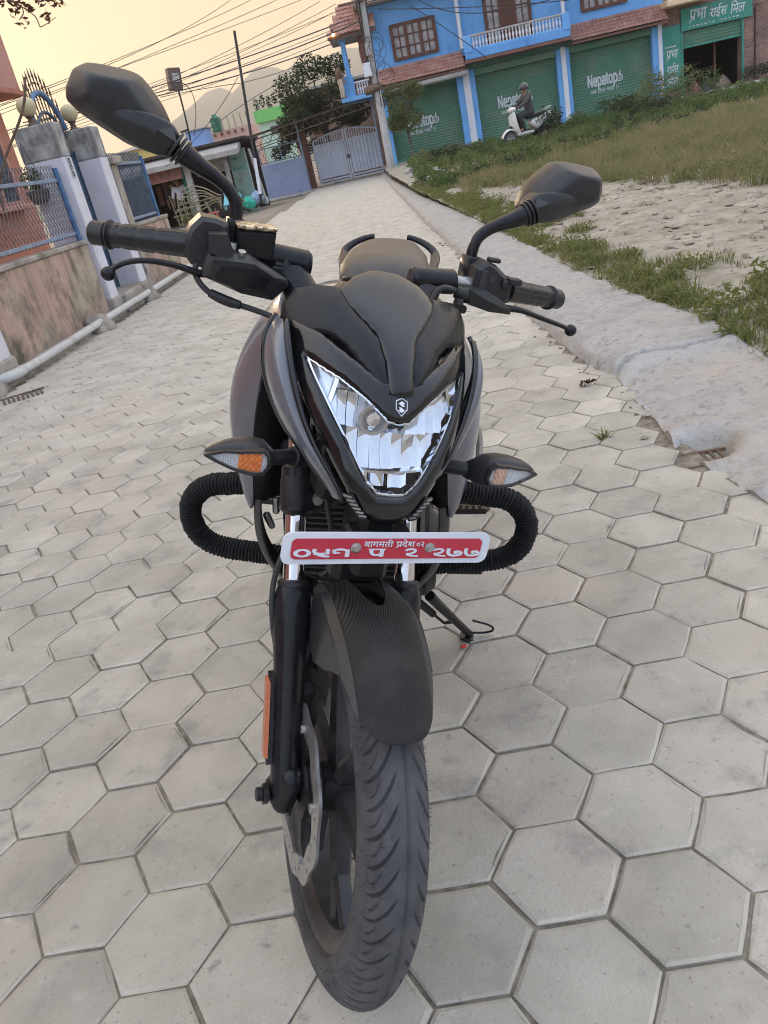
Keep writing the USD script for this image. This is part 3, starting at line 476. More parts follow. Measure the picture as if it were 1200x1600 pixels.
# foot gate: a narrow navy steel leaf under an arched top with spikes
gx = -3.66
t = thing('foot_gate', 'narrow navy steel foot gate under a spiked arch between two lamp pillars', 'gate', (gx, 9.68, 0))
put(t, 'leaf', cat([box((0, 0, 0.93), (0.025, 0.84, 1.74), 0.004)] + [box((0.016, y, 0.93), (0.02, 0.03, 1.74)) for y in (-0.40, 0, 0.40)] + [box((0.017, 0, z), (0.018, 0.84, 0.035)) for z in (0.08, 0.7, 1.3, 1.79)]), M['navy'])
ay = np.linspace(-0.46, 0.46, 15); az = 1.86 + 0.60 * np.sqrt(np.clip(1 - (ay / 0.50) ** 2, 0, 1)) - 0.05
put(t, 'arch', tube(np.stack([0 * ay, ay, az], 1), 0.03, 8, 30), M['bluesteel'], smooth=True)
put(t, 'arch', tube(np.stack([0 * ay, ay * 0.82, 1.82 + (az - 1.86) * 0.72], 1), 0.018, 8, 30), M['navy'], smooth=True)
for y in np.linspace(-0.42, 0.42, 11):
    za = 1.81 + 0.60 * math.sqrt(max(0, 1 - (y / 0.50) ** 2)); zb = 1.80
    put(t, 'spike', cat([cyl((0, y, zb), (0, y * 1.04, za + 0.17), 0.008, 6), cyl((0, y * 1.04, za + 0.16), (0, y * 1.05, za + 0.25), 0.014, 6, r2=0.001), cyl((0, y * 1.02, za + 0.09), (0, y * 1.02, za + 0.11), 0.015, 6)]), M['rust'])
def mesh_fence(y0, y1, z0, z1, label, x=-3.50, dense=False):
    t = thing('mesh_fence', label, 'fence', (x, (y0 + y1) / 2, 0)); L = y1 - y0
    for z in (z0 + 0.03, z1 - (0.10 if not dense else 0.06)): put(t, 'rail', box((0, 0, z), (0.035, L, 0.035), 0.004), M['greysteel'])
    for y in np.linspace(-L / 2 + 0.03, L / 2 - 0.03, max(2, int(L / 1.3) + 1)): put(t, 'post', cyl((0.02, y, z0 - 0.07), (0.02, y, z1 + 0.02), 0.028, 10), M['bluesteel'], smooth=40)
    w = []
    H = z1 - z0
    if dense:
        for y in np.arange(-L / 2, L / 2, 0.062): w.append(box((0, y, (z0 + z1) / 2 + 0.02), (0.012, 0.010, H + 0.10)))
        for y in np.arange(-L / 2, L / 2, 0.11): w.append(tube([(0.0, y - 0.05, z0), (0, y + 0.05, z1)], 0.003, 4))
    else:
        s = 0.075
        for k in np.arange(-L / 2 - H * 0.6, L / 2, s):
            for sg in (1, -1):
                a, b = (k, z0) , (k + H * 0.6, z1 + 0.05)
                y_a, z_a, y_b, z_b = a[0], a[1], b[0], b[1]
                if y_a < -L / 2: z_a += (-L / 2 - y_a) / (y_b - y_a) * (z_b - z_a); y_a = -L / 2
                if y_b > L / 2: z_b -= (y_b - L / 2) / (y_b - y_a) * (z_b - z_a) if y_b > y_a else 0; y_b = L / 2
                if y_b - y_a > 0.01: w.append(tube([(0.004 * sg, sg * y_a, z_a), (0.004 * sg, sg * y_b, z_b)], 0.0036, 4))
    put(t, 'wire_mesh', cat(w), M['wiremesh'] if not dense else mat('slate_fence_paint', (0.05, 0.075, 0.11), (0.09, 0.12, 0.16), 0.5, scale=9.0), kind='stuff')
    return t
mesh_fence(6.37, 8.95, 0.93, 1.60, 'blue steel and wire mesh fence on the wall left of the lamp pillars')
mesh_fence(10.62, 12.2, 0.90, 1.68, 'close-barred blue fence on the wall beyond the foot gate', dense=True)
# step in front of the gate, drain pipe with its cement collars, grating
t = put('/World', 'gate_step', xf(box((-3.50, 9.68, 0.10), (0.46, 0.92, 0.24), 0.03), lambda v: v + 0.015 * (fbm(v * 8, 3, 9) - 0.5)[:, None]), M['foot'], label='dirty cement step in front of the foot gate', cat='step')
pp_ = [(-3.62, 5.98, 0.085), (-3.44, 5.99, 0.085), (-3.33, 6.05, 0.088), (-3.27, 6.25, 0.092), (-3.245, 6.7, 0.095), (-3.235, 8, 0.10), (-3.235, 9.8, 0.10), (-3.25, 11.4, 0.10), (-3.27, 12.6, 0.09)]
t = thing('drain_pipe', 'grey plastic drain pipe along the foot of the pink wall', 'pipe')
put(t, 'pipe_run', tube(pp_, 0.036, 14, 60), M['pipe'], smooth=True)
put(t, 'elbow', tube(pp_[:4], 0.043, 14, 20), M['pipe'], smooth=True)
for y in (8.15, 9.95):
    put('/World', 'cement_collar', xf(blob([((-3.24, y - 0.14, 0.02), 0.06), ((-3.24, y + 0.14, 0.02), 0.06), ((-3.26, y, 0.10), 0.08), ((-3.36, y, 0.10), 0.07), ((-3.14, y, 0.0), 0.04)], True), lambda v: v + 0.03 * (fbm(v * 14, 3, 2) - 0.5)[:, None]), M['foot'], smooth=True,
        label=f'lump of cement over the drain pipe, {"nearer one below the pink wall" if y < 9 else "farther one by the gate step"}', cat='cement lump')
t = thing('drain_grating', 'small rusty drain grating in the pavers at the left edge', 'grating', (-3.02, 5.62, 0.004), 0.5)
for k in range(9): put(t, 'bar', box((-0.14 + k * 0.034, 0.01 * (k % 2), 0.002 + 0.001 * (k % 3)), (0.016, 0.22, 0.010), 0.003), M['rust'])
put(t, 'frame', box((0, 0.115, 0.001), (0.33, 0.018, 0.010)), M['rust'])
put('/World', 'broken_cement', xf(blob([((-3.42, 5.65, 0.0), 0.12), ((-3.36, 5.85, 0.02), 0.10), ((-3.6, 5.5, 0.03), 0.16)], True), lambda v: v + 0.06 * (fbm(v * 9, 4, 6) - 0.5)[:, None]), M['foot'], smooth=25, label='broken lump of cement by the pipe elbow', cat='cement lump')
# pink house behind the wall
t = thing('pink_house', 'brick red house with a wide roof fascia behind the left wall', 'house')
put(t, 'wall', box((-8.8, 3.3, 1.45), (6.2, 20.0, 2.95)), M['housepink'])
put(t, 'roof_fascia', box((-8.9, 3.4, 3.42), (6.9, 20.7, 0.80), 0.02), M['fascia'])
put(t, 'soffit_band', box((-8.9, 3.4, 2.985), (7.0, 20.8, 0.07), 0.01), M['housepink'])
for k, y in enumerate((8.4, 10.2, 12.0)): put(t, 'fascia_panel', box((-5.445, y, 3.45), (0.03, 1.3, 0.46), 0.012), M['housepink'])
for y in (9.2, 11.9):
    w = put(t, 'window', box((-5.68, y, 2.12), (0.06, 1.7, 1.30), 0.01), M['winglass'])
    put(w, 'frame', cat([box((-5.645, y + dy, 2.12), (0.05, 0.08, 1.36)) for dy in (-0.85, -0.28, 0.28, 0.85)] + [box((-5.643, y, z), (0.05, 1.8, 0.08)) for z in (1.46, 2.78)]), M['fascia'])
    put(w, 'sill', box((-5.62, y, 1.40), (0.22, 1.9, 0.07), 0.01), M['fascia'])
put('/World', 'leaning_rod', tube([at([(38, 120)], 1, 7.6)[0], at([(30, 190)], 1, 7.6)[0], at([(6, 255)], 1, 7.6)[0], at([(6, 330)], 1, 7.62)[0]], 0.012, 6, 20), M['rust'], smooth=True, label='thin brown cable hanging in front of the pink house', cat='cable')
# hanging flower basket behind the mesh
bc = at([(62, 308)], 0, -3.75)[0]
t = thing('hanging_basket', 'dark hanging basket with a green plant behind the wire mesh', 'flower pot', bc)
put(t, 'pot', lathe([(-0.07, 0), (-0.07, 0.05), (-0.06, 0.08), (0.03, 0.115), (0.07, 0.12), (0.065, 0.105), (0.03, 0.09)], 16, 'z'), mat('dark_coir', (0.06, 0.05, 0.04), (0.13, 0.10, 0.08), 0.95, scale=30.0, bump=0.6), smooth=40)
def leaves(c, rad, n, size, rng, flat=0.5):
    """n small pointed leaves scattered about an ellipsoid, as one mesh of separate faces."""
    d = rng.normal(size=(n, 3)); d /= np.linalg.norm(d, axis=1, keepdims=True); r = rng.uniform(0.25, 1.0, (n, 1)) ** 0.6
    P = np.asarray(c) + d * r * np.asarray(rad)
    a = rng.normal(size=(n, 3)); a[:, 2] *= flat; a /= np.linalg.norm(a, axis=1, keepdims=True)
    b = np.cross(a, d + rng.normal(size=(n, 3)) * 0.6); b /= np.maximum(np.linalg.norm(b, axis=1, keepdims=True), 1e-6)
    s = size * rng.uniform(0.6, 1.3, (n, 1)); nrm = np.cross(a, b)
    V = np.stack([P - a * s, P + b * s * 0.42 + nrm * s * 0.12, P + a * s, P - b * s * 0.42 + nrm * s * 0.12], 1).reshape(-1, 3)
    i = np.arange(n)[:, None] * 4
    return V, np.vstack([i + [0, 1, 2], i + [0, 2, 3]])
M['leaf'] = leafmat('green_leaf', (0.085, 0.135, 0.04), (0.22, 0.26, 0.095)); M['leafdark'] = leafmat('dark_leaf', (0.035, 0.055, 0.024), (0.095, 0.12, 0.05), 0.35)
M['leafdry'] = leafmat('olive_leaf', (0.17, 0.19, 0.075), (0.35, 0.33, 0.16)); M['grass'] = leafmat('grass_blade', (0.17, 0.19, 0.065), (0.36, 0.34, 0.15), 0.45)
M['straw'] = leafmat('dry_grass_blade', (0.27, 0.24, 0.13), (0.52, 0.45, 0.28), 0.4)
put(t, 'plant', leaves((0, 0, 0.17), (0.12, 0.12, 0.14), 120, 0.035, RNG), M['leaf'])
put(t, 'hanger', cat([tube([(0.11 * math.cos(a), 0.11 * math.sin(a), 0.06), (0, 0, 0.55)], 0.003, 4) for a in (0.5, 2.6, 4.7)]), M['wiremesh'])
# ---------------------------------------------------------------- the blue shop house
M['blue'] = mat('bright_blue_wall', (0.14, 0.36, 0.70), (0.18, 0.42, 0.76), 0.7, scale=1.2, bump=0.1, bscale=20.0, spec=0.25, extra=[((0.09, 0.22, 0.45), 2.4, 0.58, 0.78, 6.0, (1, 1, 0.3))])
M['white'] = mat('white_wall_paint', (0.66, 0.66, 0.70), (0.74, 0.74, 0.76), 0.7, scale=2.0, spec=0.25, extra=[((0.45, 0.43, 0.42), 5.0, 0.6, 0.75)])
M['shutter'] = mat('green_shutter_paint', (0.085, 0.195, 0.125), (0.125, 0.245, 0.165), 0.5, scale=1.0, spec=0.35, extra=[((0.175, 0.22, 0.165), 1.3, 0.50, 0.70, 6.0), ((0.07, 0.225, 0.165), 0.7, 0.5, 0.75)])
M['greenpaint'] = mat('green_sign_paint', (0.045, 0.24, 0.175), (0.07, 0.29, 0.22), 0.6, scale=2.0, spec=0.3, extra=[((0.14, 0.22, 0.18), 3.0, 0.56, 0.72)])
M['letter'] = mat('chalky_lettering', (0.50, 0.55, 0.55), (0.62, 0.66, 0.66), 0.7, scale=9.0)
M['tile'] = mat('terracotta_tile', (0.30, 0.135, 0.105), (0.45, 0.25, 0.20), 0.8, scale=3.0, spec=0.25, island=0.18, extra=[((0.36, 0.25, 0.21), 6.0, 0.55, 0.72)])
M['wood'] = mat('dark_red_wood', (0.09, 0.035, 0.025), (0.14, 0.06, 0.04), 0.5, scale=5.0, spec=0.35)
M['curtain'] = mat('grey_curtain', (0.26, 0.24, 0.23), (0.44, 0.42, 0.41), 0.8, scale=4.0, detail=2.0)
M['slab'] = mat('grey_cement', (0.36, 0.34, 0.32), (0.46, 0.44, 0.41), 0.9, scale=2.0, bump=0.3, bscale=30.0, spec=0.15, extra=[((0.24, 0.22, 0.20), 2.5, 0.55, 0.72)])
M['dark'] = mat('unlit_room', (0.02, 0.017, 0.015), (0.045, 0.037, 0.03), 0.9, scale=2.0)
M['brown'] = mat('brown_paint', (0.17, 0.075, 0.055), (0.22, 0.105, 0.08), 0.7, scale=3.0)
brick = usdkit.material(stage, '/World/Looks/far_brick', {'g': ('geometry', {}), 'sx': ('separate_xyz', {}), 'cx': ('combine_xyz', {}), 'ad': ('math', {'math_type': 'add'}),
    'b': ('brick_texture', {'scale': 1.0, 'brick_width': 0.24, 'row_height': 0.085, 'mortar_size': 0.010, 'mortar_smooth': 0.3, 'color1': (0.24, 0.125, 0.095), 'color2': (0.32, 0.19, 0.15), 'mortar': (0.30, 0.265, 0.24)}),
    'n': ('noise_texture', {'scale': 1.3, 'detail': 5.0}), 'm': ('map_range', {'from_min': 0.35, 'from_max': 0.7, 'to_min': 0.75, 'to_max': 1.2}), 'x': ('mix', {'mix_type': 'multiply', 'fac': 1.0}),
    'bm': ('bump', {'strength': 0.5, 'distance': 0.02, 'invert': True}), 'p': ('principled_bsdf', {'roughness': 0.9, 'specular_ior_level': 0.15})},
    [('g.position', 'sx.vector'), ('sx.x', 'ad.value1'), ('sx.y', 'ad.value2'), ('ad.value', 'cx.x'), ('sx.z', 'cx.y'), ('cx.vector', 'b.vector'), ('g.position', 'n.vector'), ('n.fac', 'm.value'), ('b.color', 'x.color1'), ('m.result', 'x.color2'), ('x.color', 'p.base_color'), ('b.fac', 'bm.height'), ('bm.normal', 'p.normal')], surface='p.BSDF')
FY = 36.0
def corrugated(x0, x1, z0, z1, y, pitch=0.105, amp=0.034):
    zs = np.arange(z0, z1 + pitch / 5, pitch / 4); d = amp * (1 - np.abs(np.sin(np.pi * (zs - z0) / pitch)) ** 1.5)
    S = np.zeros((len(zs), 2, 3)); S[:, 0, 0], S[:, 1, 0] = x0, x1; S[:, :, 1] = (y - d)[:, None]; S[:, :, 2] = zs[:, None]
    return strip(S)
def tiled(x0, x1, ya, za, yb, zb, rows=5, cols=None, dx0=0.0, dx1=0.0):
    """Rows of pan tiles from the eave (ya, za) up to (yb, zb); every tile is a strip of its own."""
    out = []; cols = cols or int((x1 - x0) / 0.155)
    for r in range(rows):
        a0, a1 = r / rows, (r + 1.12) / rows
        for c in range(cols):
            u0, u1 = c / cols, (c + 1) / cols; xa0 = x0 + (x1 - x0) * u0; w = (x1 - x0) / cols
            if xa0 < x0 + dx0 * a0 - 1e-6 or xa0 + w > x1 - dx1 * a0 + 1e-6: continue
            q = np.linspace(0, 1, 5); bump_ = 0.03 * np.sin(np.pi * q)
            S = np.zeros((2, 5, 3)); S[:, :, 0] = xa0 + w * q
            for k, a in enumerate((a0, a1)):
                S[k, :, 1] = ya + (yb - ya) * a - 0.35 * bump_ - (0.022 if k == 0 else 0.0); S[k, :, 2] = za + (zb - za) * a + bump_ + (0.016 if k == 0 else 0)
            out.append(strip(S))
    return cat(out)
H = thing('blue_shop_house', 'bright blue two storey house over three green roller shutters', 'house')
put(H, 'upper_wall', box((5.9, FY + 3.75, 4.85), (11.6, 7.5, 2.40)), M['blue'])
put(H, 'ground_wall', box((5.95, FY + 3.9, 1.75), (11.5, 7.2, 3.7)), M['shutter'])
put(H, 'plinth', xf(box((6.0, FY - 0.35, 0.12), (11.9, 1.1, 0.36), 0.03), lambda v: v + 0.02 * (fbm(v * 2, 3, 3) - 0.5)[:, None]), M['slab'])
put(H, 'roof_slab', box((6.0, FY + 3.6, 6.14), (12.6, 8.6, 0.14), 0.02), M['slab'])
rf = put(H, 'roof', tiled(-0.3, 12.3, FY - 0.75, 6.10, FY + 1.6, 7.3, 8), M['tile'])
for x0, x1 in ((0.38, 3.30), (4.05, 7.36), (7.90, 11.18)):
    s = put(H, 'roller_shutter', corrugated(x0, x1, 0.32, 2.88, FY + 0.24), M['shutter'])
    put(s, 'bottom_rail', box(((x0 + x1) / 2, FY + 0.22, 0.36), (x1 - x0, 0.05, 0.10), 0.01), M['greenpaint'])
    put(s, 'shutter_box', box(((x0 + x1) / 2, FY + 0.12, 3.00), (x1 - x0, 0.36, 0.26), 0.03), M['shutter'])
    cx = (x0 + x1) / 2 + 0.06; lx = {0.38: 0.93, 4.05: 4.86, 7.90: 8.57}[x0]; lz = 1.50
    from meshkit import text_mesh
    tm = text_mesh('Nepatop', 0.34, 0.006, bold=True); tv = np.array(tm.vertices); sc = 1.20 / np.ptp(tv[:, 0])
    put(s, 'lettering', xf(cat([mv((tv, np.array(tm.faces)), (d_, e_, 0.0004 * k_)) for k_, (d_, e_) in enumerate(((0, 0), (0.012, 0), (0.024, 0), (0.012, 0.012)))]), lambda v: facing(lx, FY + 0.20, lz)(v * [sc, 1.25, 1])), M['letter'], kind='stuff')
    put(s, 'lettering', extr(fit_poly(glyph('sub'), 0, 0, h=0.185), 0.006, facing(lx + 0.10, FY + 0.20, lz - 0.27)), M['letter'])
    ring = Point(0, 0).buffer(0.135).difference(Point(0, 0).buffer(0.095)).union(Polygon([(-0.02, 0.09), (0.01, 0.27), (0.05, 0.26), (0.04, 0.09)])).union(LineString([(-0.055, 0.0), (0.0, -0.045), (0.05, 0.03), (0.0, 0.05)]).buffer(0.018))
    put(s, 'emblem', extr(ring, 0.006, facing(lx + 1.33, FY + 0.20, lz + 0.13)), M['letter'])
for x0, x1 in ((3.30, 4.05), (7.36, 7.90), (11.18, 11.60)):
    p = put(H, 'pilaster', box(((x0 + x1) / 2, FY + 0.06, 1.70), (x1 - x0, 0.30, 2.82), 0.01), M['blue'])
    w = (x1 - x0) * 0.36; put(p, 'white_band', box(((x0 + x1) / 2 + (0.02 if x0 < 11 else 0.10), FY - 0.10, 1.72), (w, 0.05, 2.86), 0.006), M['white'])
put(H, 'pilaster', box((0.20, FY + 0.06, 1.70), (0.34, 0.30, 2.82), 0.01), M['blue'])
for x0, x1, r in ((0.22, 3.68, 5), (7.92, 11.70, 5)):
    a = put(H, 'tiled_awning', tiled(x0, x1, FY - 0.62, 3.22, FY + 0.02, 3.84, r), M['tile'])
    put(a, 'awning_board', box(((x0 + x1) / 2, FY - 0.52, 3.17), (x1 - x0, 0.12, 0.09), 0.01), M['brown'])
put(H, 'gutter_pipe', tube([(0.5, FY - 0.50, 2.98), (3.72, FY - 0.50, 3.04)], 0.10, 12), M['slab'], smooth=True)
b = put(H, 'balcony', box((5.77, FY - 0.42, 3.36), (4.2, 0.95, 0.12), 0.01), M['brown'])
put(b, 'parapet', box((5.77, FY - 0.85, 3.60), (4.12, 0.10, 0.34), 0.01), M['blue'])
put(b, 'dentil', cat([box((3.78 + k * 0.115, FY - 0.905, 3.56), (0.035, 0.03, 0.30)) for k in range(35)]), M['blue'])
put(b, 'hand_rail', box((5.77, FY - 0.85, 4.20), (4.16, 0.14, 0.07), 0.015), M['slab'])
for x in (3.85, 7.70): put(b, 'newel', box((x, FY - 0.85, 3.94), (0.30, 0.16, 0.56), 0.01), M['blue'])
bp = [(0, 0.035), (0.04, 0.035), (0.05, 0.02), (0.12, 0.042), (0.20, 0.042), (0.28, 0.018), (0.36, 0.035), (0.40, 0.035)]
for k in range(27): put(b, 'baluster', mv(lathe(bp, 8, 'z'), (4.08 + k * 0.131, FY - 0.85, 3.77)), M['white'])
for x, w in ((3.70, 0.16), (7.78, 0.15)): put(H, 'white_column', cyl((x, FY - 0.20, 3.9), (x, FY - 0.20, 6.07), w / 2, 12), M['white'], smooth=40)
def casement(x0, x1, z0, z1, leaves_, dark=False):
    w = put(H, 'window', box(((x0 + x1) / 2, FY - 0.005, (z0 + z1) / 2), (x1 - x0, 0.05, z1 - z0)), M['curtain'])
    fr = [box((x, FY - 0.045, (z0 + z1) / 2), (0.13, 0.07, z1 - z0 + 0.08)) for x in np.linspace(x0, x1, leaves_ + 1)] + [box(((x0 + x1) / 2, FY - 0.043, z), (x1 - x0, 0.07, 0.11)) for z in (z0, z1)]
    put(w, 'frame', cat(fr), M['wood'])
    for k in range(leaves_):
        a, c = x0 + (x1 - x0) * k / leaves_ + 0.06, x0 + (x1 - x0) * (k + 1) / leaves_ - 0.06
        if dark and k == 1: put(w, 'door_leaf', box(((a + c) / 2, FY - 0.04, (z0 + z1) / 2), (c - a, 0.04, z1 - z0 - 0.1), 0.01), M['wood'])
        else: put(w, 'glazing_bars', cat([box(((a + c) / 2, FY - 0.04, (z0 + z1) / 2), (0.05, 0.04, z1 - z0))] + [box(((a + c) / 2, FY - 0.039, z0 + (z1 - z0) * q), (c - a, 0.04, 0.045)) for q in (1 / 3, 2 / 3)]), M['wood'])
casement(1.03, 2.74, 4.06, 5.23, 3); casement(4.79, 6.52, 3.72, 5.55, 3, True); casement(8.57, 10.25, 4.22, 5.45, 3)
# the left balcony porch of the blue house under its own tiled roof
put(H, 'porch_floor', box((-0.55, FY + 1.0, 3.05), (1.75, 2.6, 0.16), 0.01), M['blue'])
put(H, 'porch_column', cat([box((-1.02, FY + 0.05, 3.45), (0.42, 0.40, 0.90), 0.01), box((-0.96, FY + 0.05, 4.55), (0.20, 0.22, 1.4), 0.03), box((-0.98, FY + 0.05, 5.16), (0.36, 0.34, 0.14), 0.02)]), M['blue'])
put(H, 'porch_back', box((-0.10, FY + 1.2, 4.2), (0.5, 2.2, 2.2)), M['brown'])
for k in range(5): put(H, 'porch_baluster', mv(lathe(bp, 8, 'z'), (-0.70 + k * 0.105, FY - 0.02, 3.17)), M['white'])
put(H, 'porch_rail', box((-0.5, FY - 0.02, 3.61), (0.66, 0.12, 0.06), 0.01), M['white'])
put(H, 'porch_beam', box((-0.55, FY + 0.9, 5.28), (1.8, 2.4, 0.16), 0.01), M['slab'])
for pr_ in (tiled(-1.50, 0.45, FY - 0.55, 5.30, FY + 0.55, 6.35, 7, dx0=0.55), tiled(-1.50, 0.45, FY + 2.6, 5.30, FY + 1.3, 6.35, 7, dx0=0.55)): put(H, 'porch_roof', pr_, M['tile'])
put(H, 'porch_fascia', box((-0.52, FY - 0.42, 5.25), (1.95, 0.12, 0.10), 0.01), M['brown'])
lb = at([(520, 54)], 1, FY - 0.5)[0]
lampm = usdkit.material(stage, '/World/Looks/lit_bulb', {'e': ('emission', {'color': (1.0, 0.62, 0.18), 'strength': 9.0})}, [], surface='e.emission')
t = thing('porch_bulb', 'small lit orange bulb under the porch roof', 'bulb', lb)
put(t, 'glass', ball((0, 0, 0), 0.065, 2), lampm, smooth=True); put(t, 'holder', cyl((0, 0, 0.05), (0, 0.02, 0.18), 0.03, 8), M['dark'])

# ---------------------------------------------------------------- rice mill
R = thing('rice_mill', 'brick rice mill with a half raised green shutter and green signboards', 'mill')
put(R, 'wall', cat([box((11.98, FY + 0.2, 1.9), (0.80, 0.4, 3.3)), box((14.97, FY + 0.2, 1.6), (0.52, 0.4, 2.9)), box((13.6, FY + 0.2, 3.55), (4.0, 0.39, 0.9))]), brick)
put(R, 'wall', box((19.3, FY + 0.28, 2.2), (8.2, 0.4, 4.4)), brick, label='plain brick wall right of the raised shutter')
put(R, 'drain_pipe', tube([(15.22, FY - 0.05, 0.5), (15.22, FY - 0.05, 3.0)], 0.03, 8), M['dark'])
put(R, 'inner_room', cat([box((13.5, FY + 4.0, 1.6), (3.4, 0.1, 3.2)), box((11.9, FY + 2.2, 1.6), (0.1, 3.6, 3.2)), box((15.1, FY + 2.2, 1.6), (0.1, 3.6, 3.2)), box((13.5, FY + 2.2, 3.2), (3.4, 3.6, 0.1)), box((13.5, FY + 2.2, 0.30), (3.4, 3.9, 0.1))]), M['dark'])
put(R, 'inner_post', cyl((13.95, FY + 0.8, 0.3), (13.95, FY + 0.8, 3.1), 0.05, 8), M['brown'])
put(R, 'raised_shutter', corrugated(12.38, 14.72, 2.15, 2.72, FY + 0.05), M['shutter'])
put(R, 'shutter_rail', box((13.55, FY + 0.03, 2.14), (2.34, 0.05, 0.06)), M['greenpaint'])
for x in (12.36, 14.74): put(R, 'guide_rail', box((x, FY - 0.03, 1.55), (0.07, 0.08, 2.3)), M['greenpaint'])
put(R, 'roof_eave', box((12.4, FY - 0.3, 3.72), (1.7, 1.2, 0.22), 0.03), mat('cream_eave', (0.62, 0.44, 0.26), (0.70, 0.52, 0.33), 0.7, scale=2.0))
put(R, 'roof_slab', box((17.0, FY + 1.6, 4.1), (9.5, 4.0, 0.2), 0.02), M['slab'])
sg = put(R, 'signboard', box((13.72, FY - 0.08, 3.10), (2.76, 0.08, 0.78), 0.01), M['greenpaint'])
for nm, x, w in (('prabha', 12.62, 0.66), ('rice', 13.42, 0.66), ('mil', 14.22, 0.56)):
    g_ = affinity.skew(fit_poly(glyph(nm), 0, 0, w=w, h=0.46 if nm != 'mil' else 0.44), xs=10, origin=(0, 0))
    put(sg, 'lettering', extr(g_, 0.006, facing(x, FY - 0.122, 2.93)), M['letter'])
put(sg, 'small_print', cat([box((12.66 + k * 0.155, FY - 0.124, 2.82 + 0.004 * (k % 3)), (0.06 + 0.07 * ((k * 7) % 5) / 5, 0.006, 0.035)) for k in range(13) if k != 7]), M['letter'])
vs = put(R, 'painted_panel', box((11.95, FY - 0.03, 1.88), (0.74, 0.06, 2.26), 0.006), M['greenpaint'])
for nm, z, h in (('prabha', 1.80, 0.36), ('rice', 1.30, 0.40), ('mil', 0.90, 0.36)):
    put(vs, 'lettering', extr(affinity.skew(fit_poly(glyph(nm), 0, 0, w=0.46, h=h), xs=8, origin=(0, 0)), 0.006, facing(11.70, FY - 0.062, z)), M['letter'])
put(vs, 'small_print', cat([box((11.72 + k * 0.075, FY - 0.064, 2.28), (0.05, 0.006, 0.05)) for k in range(6)]), M['letter'])
rr = np.random.default_rng(5)
for k, (x, c) in enumerate(((12.7, (0.28, 0.08, 0.09)), (13.1, (0.35, 0.16, 0.14)), (13.7, (0.10, 0.09, 0.10)), (14.3, (0.30, 0.24, 0.18)))):
    put('/World', 'grain_sack', xf(blob([((x - 0.16, FY + 0.9, 0.5), 0.17), ((x + 0.16, FY + 0.9, 0.5), 0.17), ((x, FY + 0.9, 0.72), 0.15)], True), lambda v: v + 0.05 * (fbm(v * 7, 3, k) - 0.5)[:, None]), mat(f'sack_cloth_{k}', c, tuple(q * 1.4 for q in c), 0.9, scale=8.0), smooth=True,
        label=f'{["dark red", "pinkish", "black", "tan"][k]} sack standing in the dark mill doorway', cat='sack')

# ---------------------------------------------------------------- gate, brown posts, blue wall, canopy
M['gatepaint'] = mat('pale_blue_gate_paint', (0.68, 0.72, 0.81), (0.75, 0.79, 0.86), 0.5, scale=3.0, spec=0.35, extra=[((0.24, 0.25, 0.29), 6.0, 0.60, 0.75)])
M['wallblue'] = mat('lavender_blue_wall', (0.29, 0.33, 0.48), (0.34, 0.38, 0.53), 0.8, scale=1.0, spec=0.2, extra=[((0.19, 0.20, 0.27), 3.0, 0.58, 0.75)])
G = thing('sheet_gate', 'pale blue sheet metal double gate with an arched barred top', 'gate', (-1.72, 38.1, 0))
for s in (-1, 1):
    for k in range(8):
        x = s * (0.10 + 0.165 * (k + 0.5)); put(G, 'sheet_rib', box((x, 0, 0.97), (0.155, 0.03, 1.36), 0.012), M['gatepaint'])
        put(G, 'sheet_rib', box((x + 0.075 * s, -0.028, 0.97), (0.05, 0.04, 1.36), 0.012), M['gatepaint'])
    put(G, 'leaf_frame', cat([box((s * 0.05, -0.03, 1.12), (0.07, 0.06, 2.0)), box((s * 1.44, -0.03, 0.98), (0.07, 0.06, 1.72)), box((s * 0.75, -0.031, 0.20), (1.4, 0.06, 0.07)), box((s * 0.75, -0.031, 1.68), (1.4, 0.06, 0.07)), box((s * 0.75, -0.030, 0.10), (1.4, 0.06, 0.05))]), M['gatepaint'])
    ax = np.linspace(0.04, 1.46, 9); az = 2.12 - 0.26 * (ax / 1.46) ** 1.8
    put(G, 'top_arch', tube(np.stack([s * ax, 0 * ax - 0.03, az], 1), 0.035, 8, 20), M['gatepaint'], smooth=True)
    put(G, 'top_bars', cat([box((s * x, -0.03, (1.70 + np.interp(x, ax, az)) / 2), (0.03, 0.03, np.interp(x, ax, az) - 1.70)) for x in np.linspace(0.12, 1.40, 13)]), M['gatepaint'])
put(G, 'latch', cyl((-0.02, -0.07, 1.0), (0.02, -0.12, 1.0), 0.09, 10), M['greysteel'])
put(G, 'side_grille', cat([box((-1.60 + 0.002 * k, 0, 0.22 + k * 0.115), (0.20, 0.02, 0.025)) for k in range(14)]), M['gatepaint'])
for x, z in ((-3.57, 2.35), (0.03, 2.45)):
    t = thing('gate_post', f'brown painted gate post at the {"left" if x < -1 else "right"} of the pale blue gate', 'post', (x, 38.05, 0))
    put(t, 'shaft', box((0, 0, z / 2), (0.34, 0.34, z), 0.012), M['brown']); put(t, 'cap', box((0, 0, z + 0.02), (0.26, 0.26, 0.05), 0.01), M['brown'])
    put(t, 'band', cat([box((0, 0, q), (0.352, 0.352, 0.03)) for q in (0.75, 1.55)]), M['rust'])
B_ = thing('blue_compound_wall', 'lavender blue compound wall with a wire mesh panel on top', 'wall', (-4.55, 37.15, 0))
put(B_, 'wall', box((0, 0, 0.66), (1.95, 0.2, 1.45), 0.01), M['wallblue'])
put(B_, 'frame', cat([box((0, -0.02, z), (1.95, 0.05, 0.05)) for z in (1.44, 2.02)] + [box((x, -0.019, 1.73), (0.05, 0.05, 0.6)) for x in (-0.95, 0, 0.95)]), M['greysteel'])
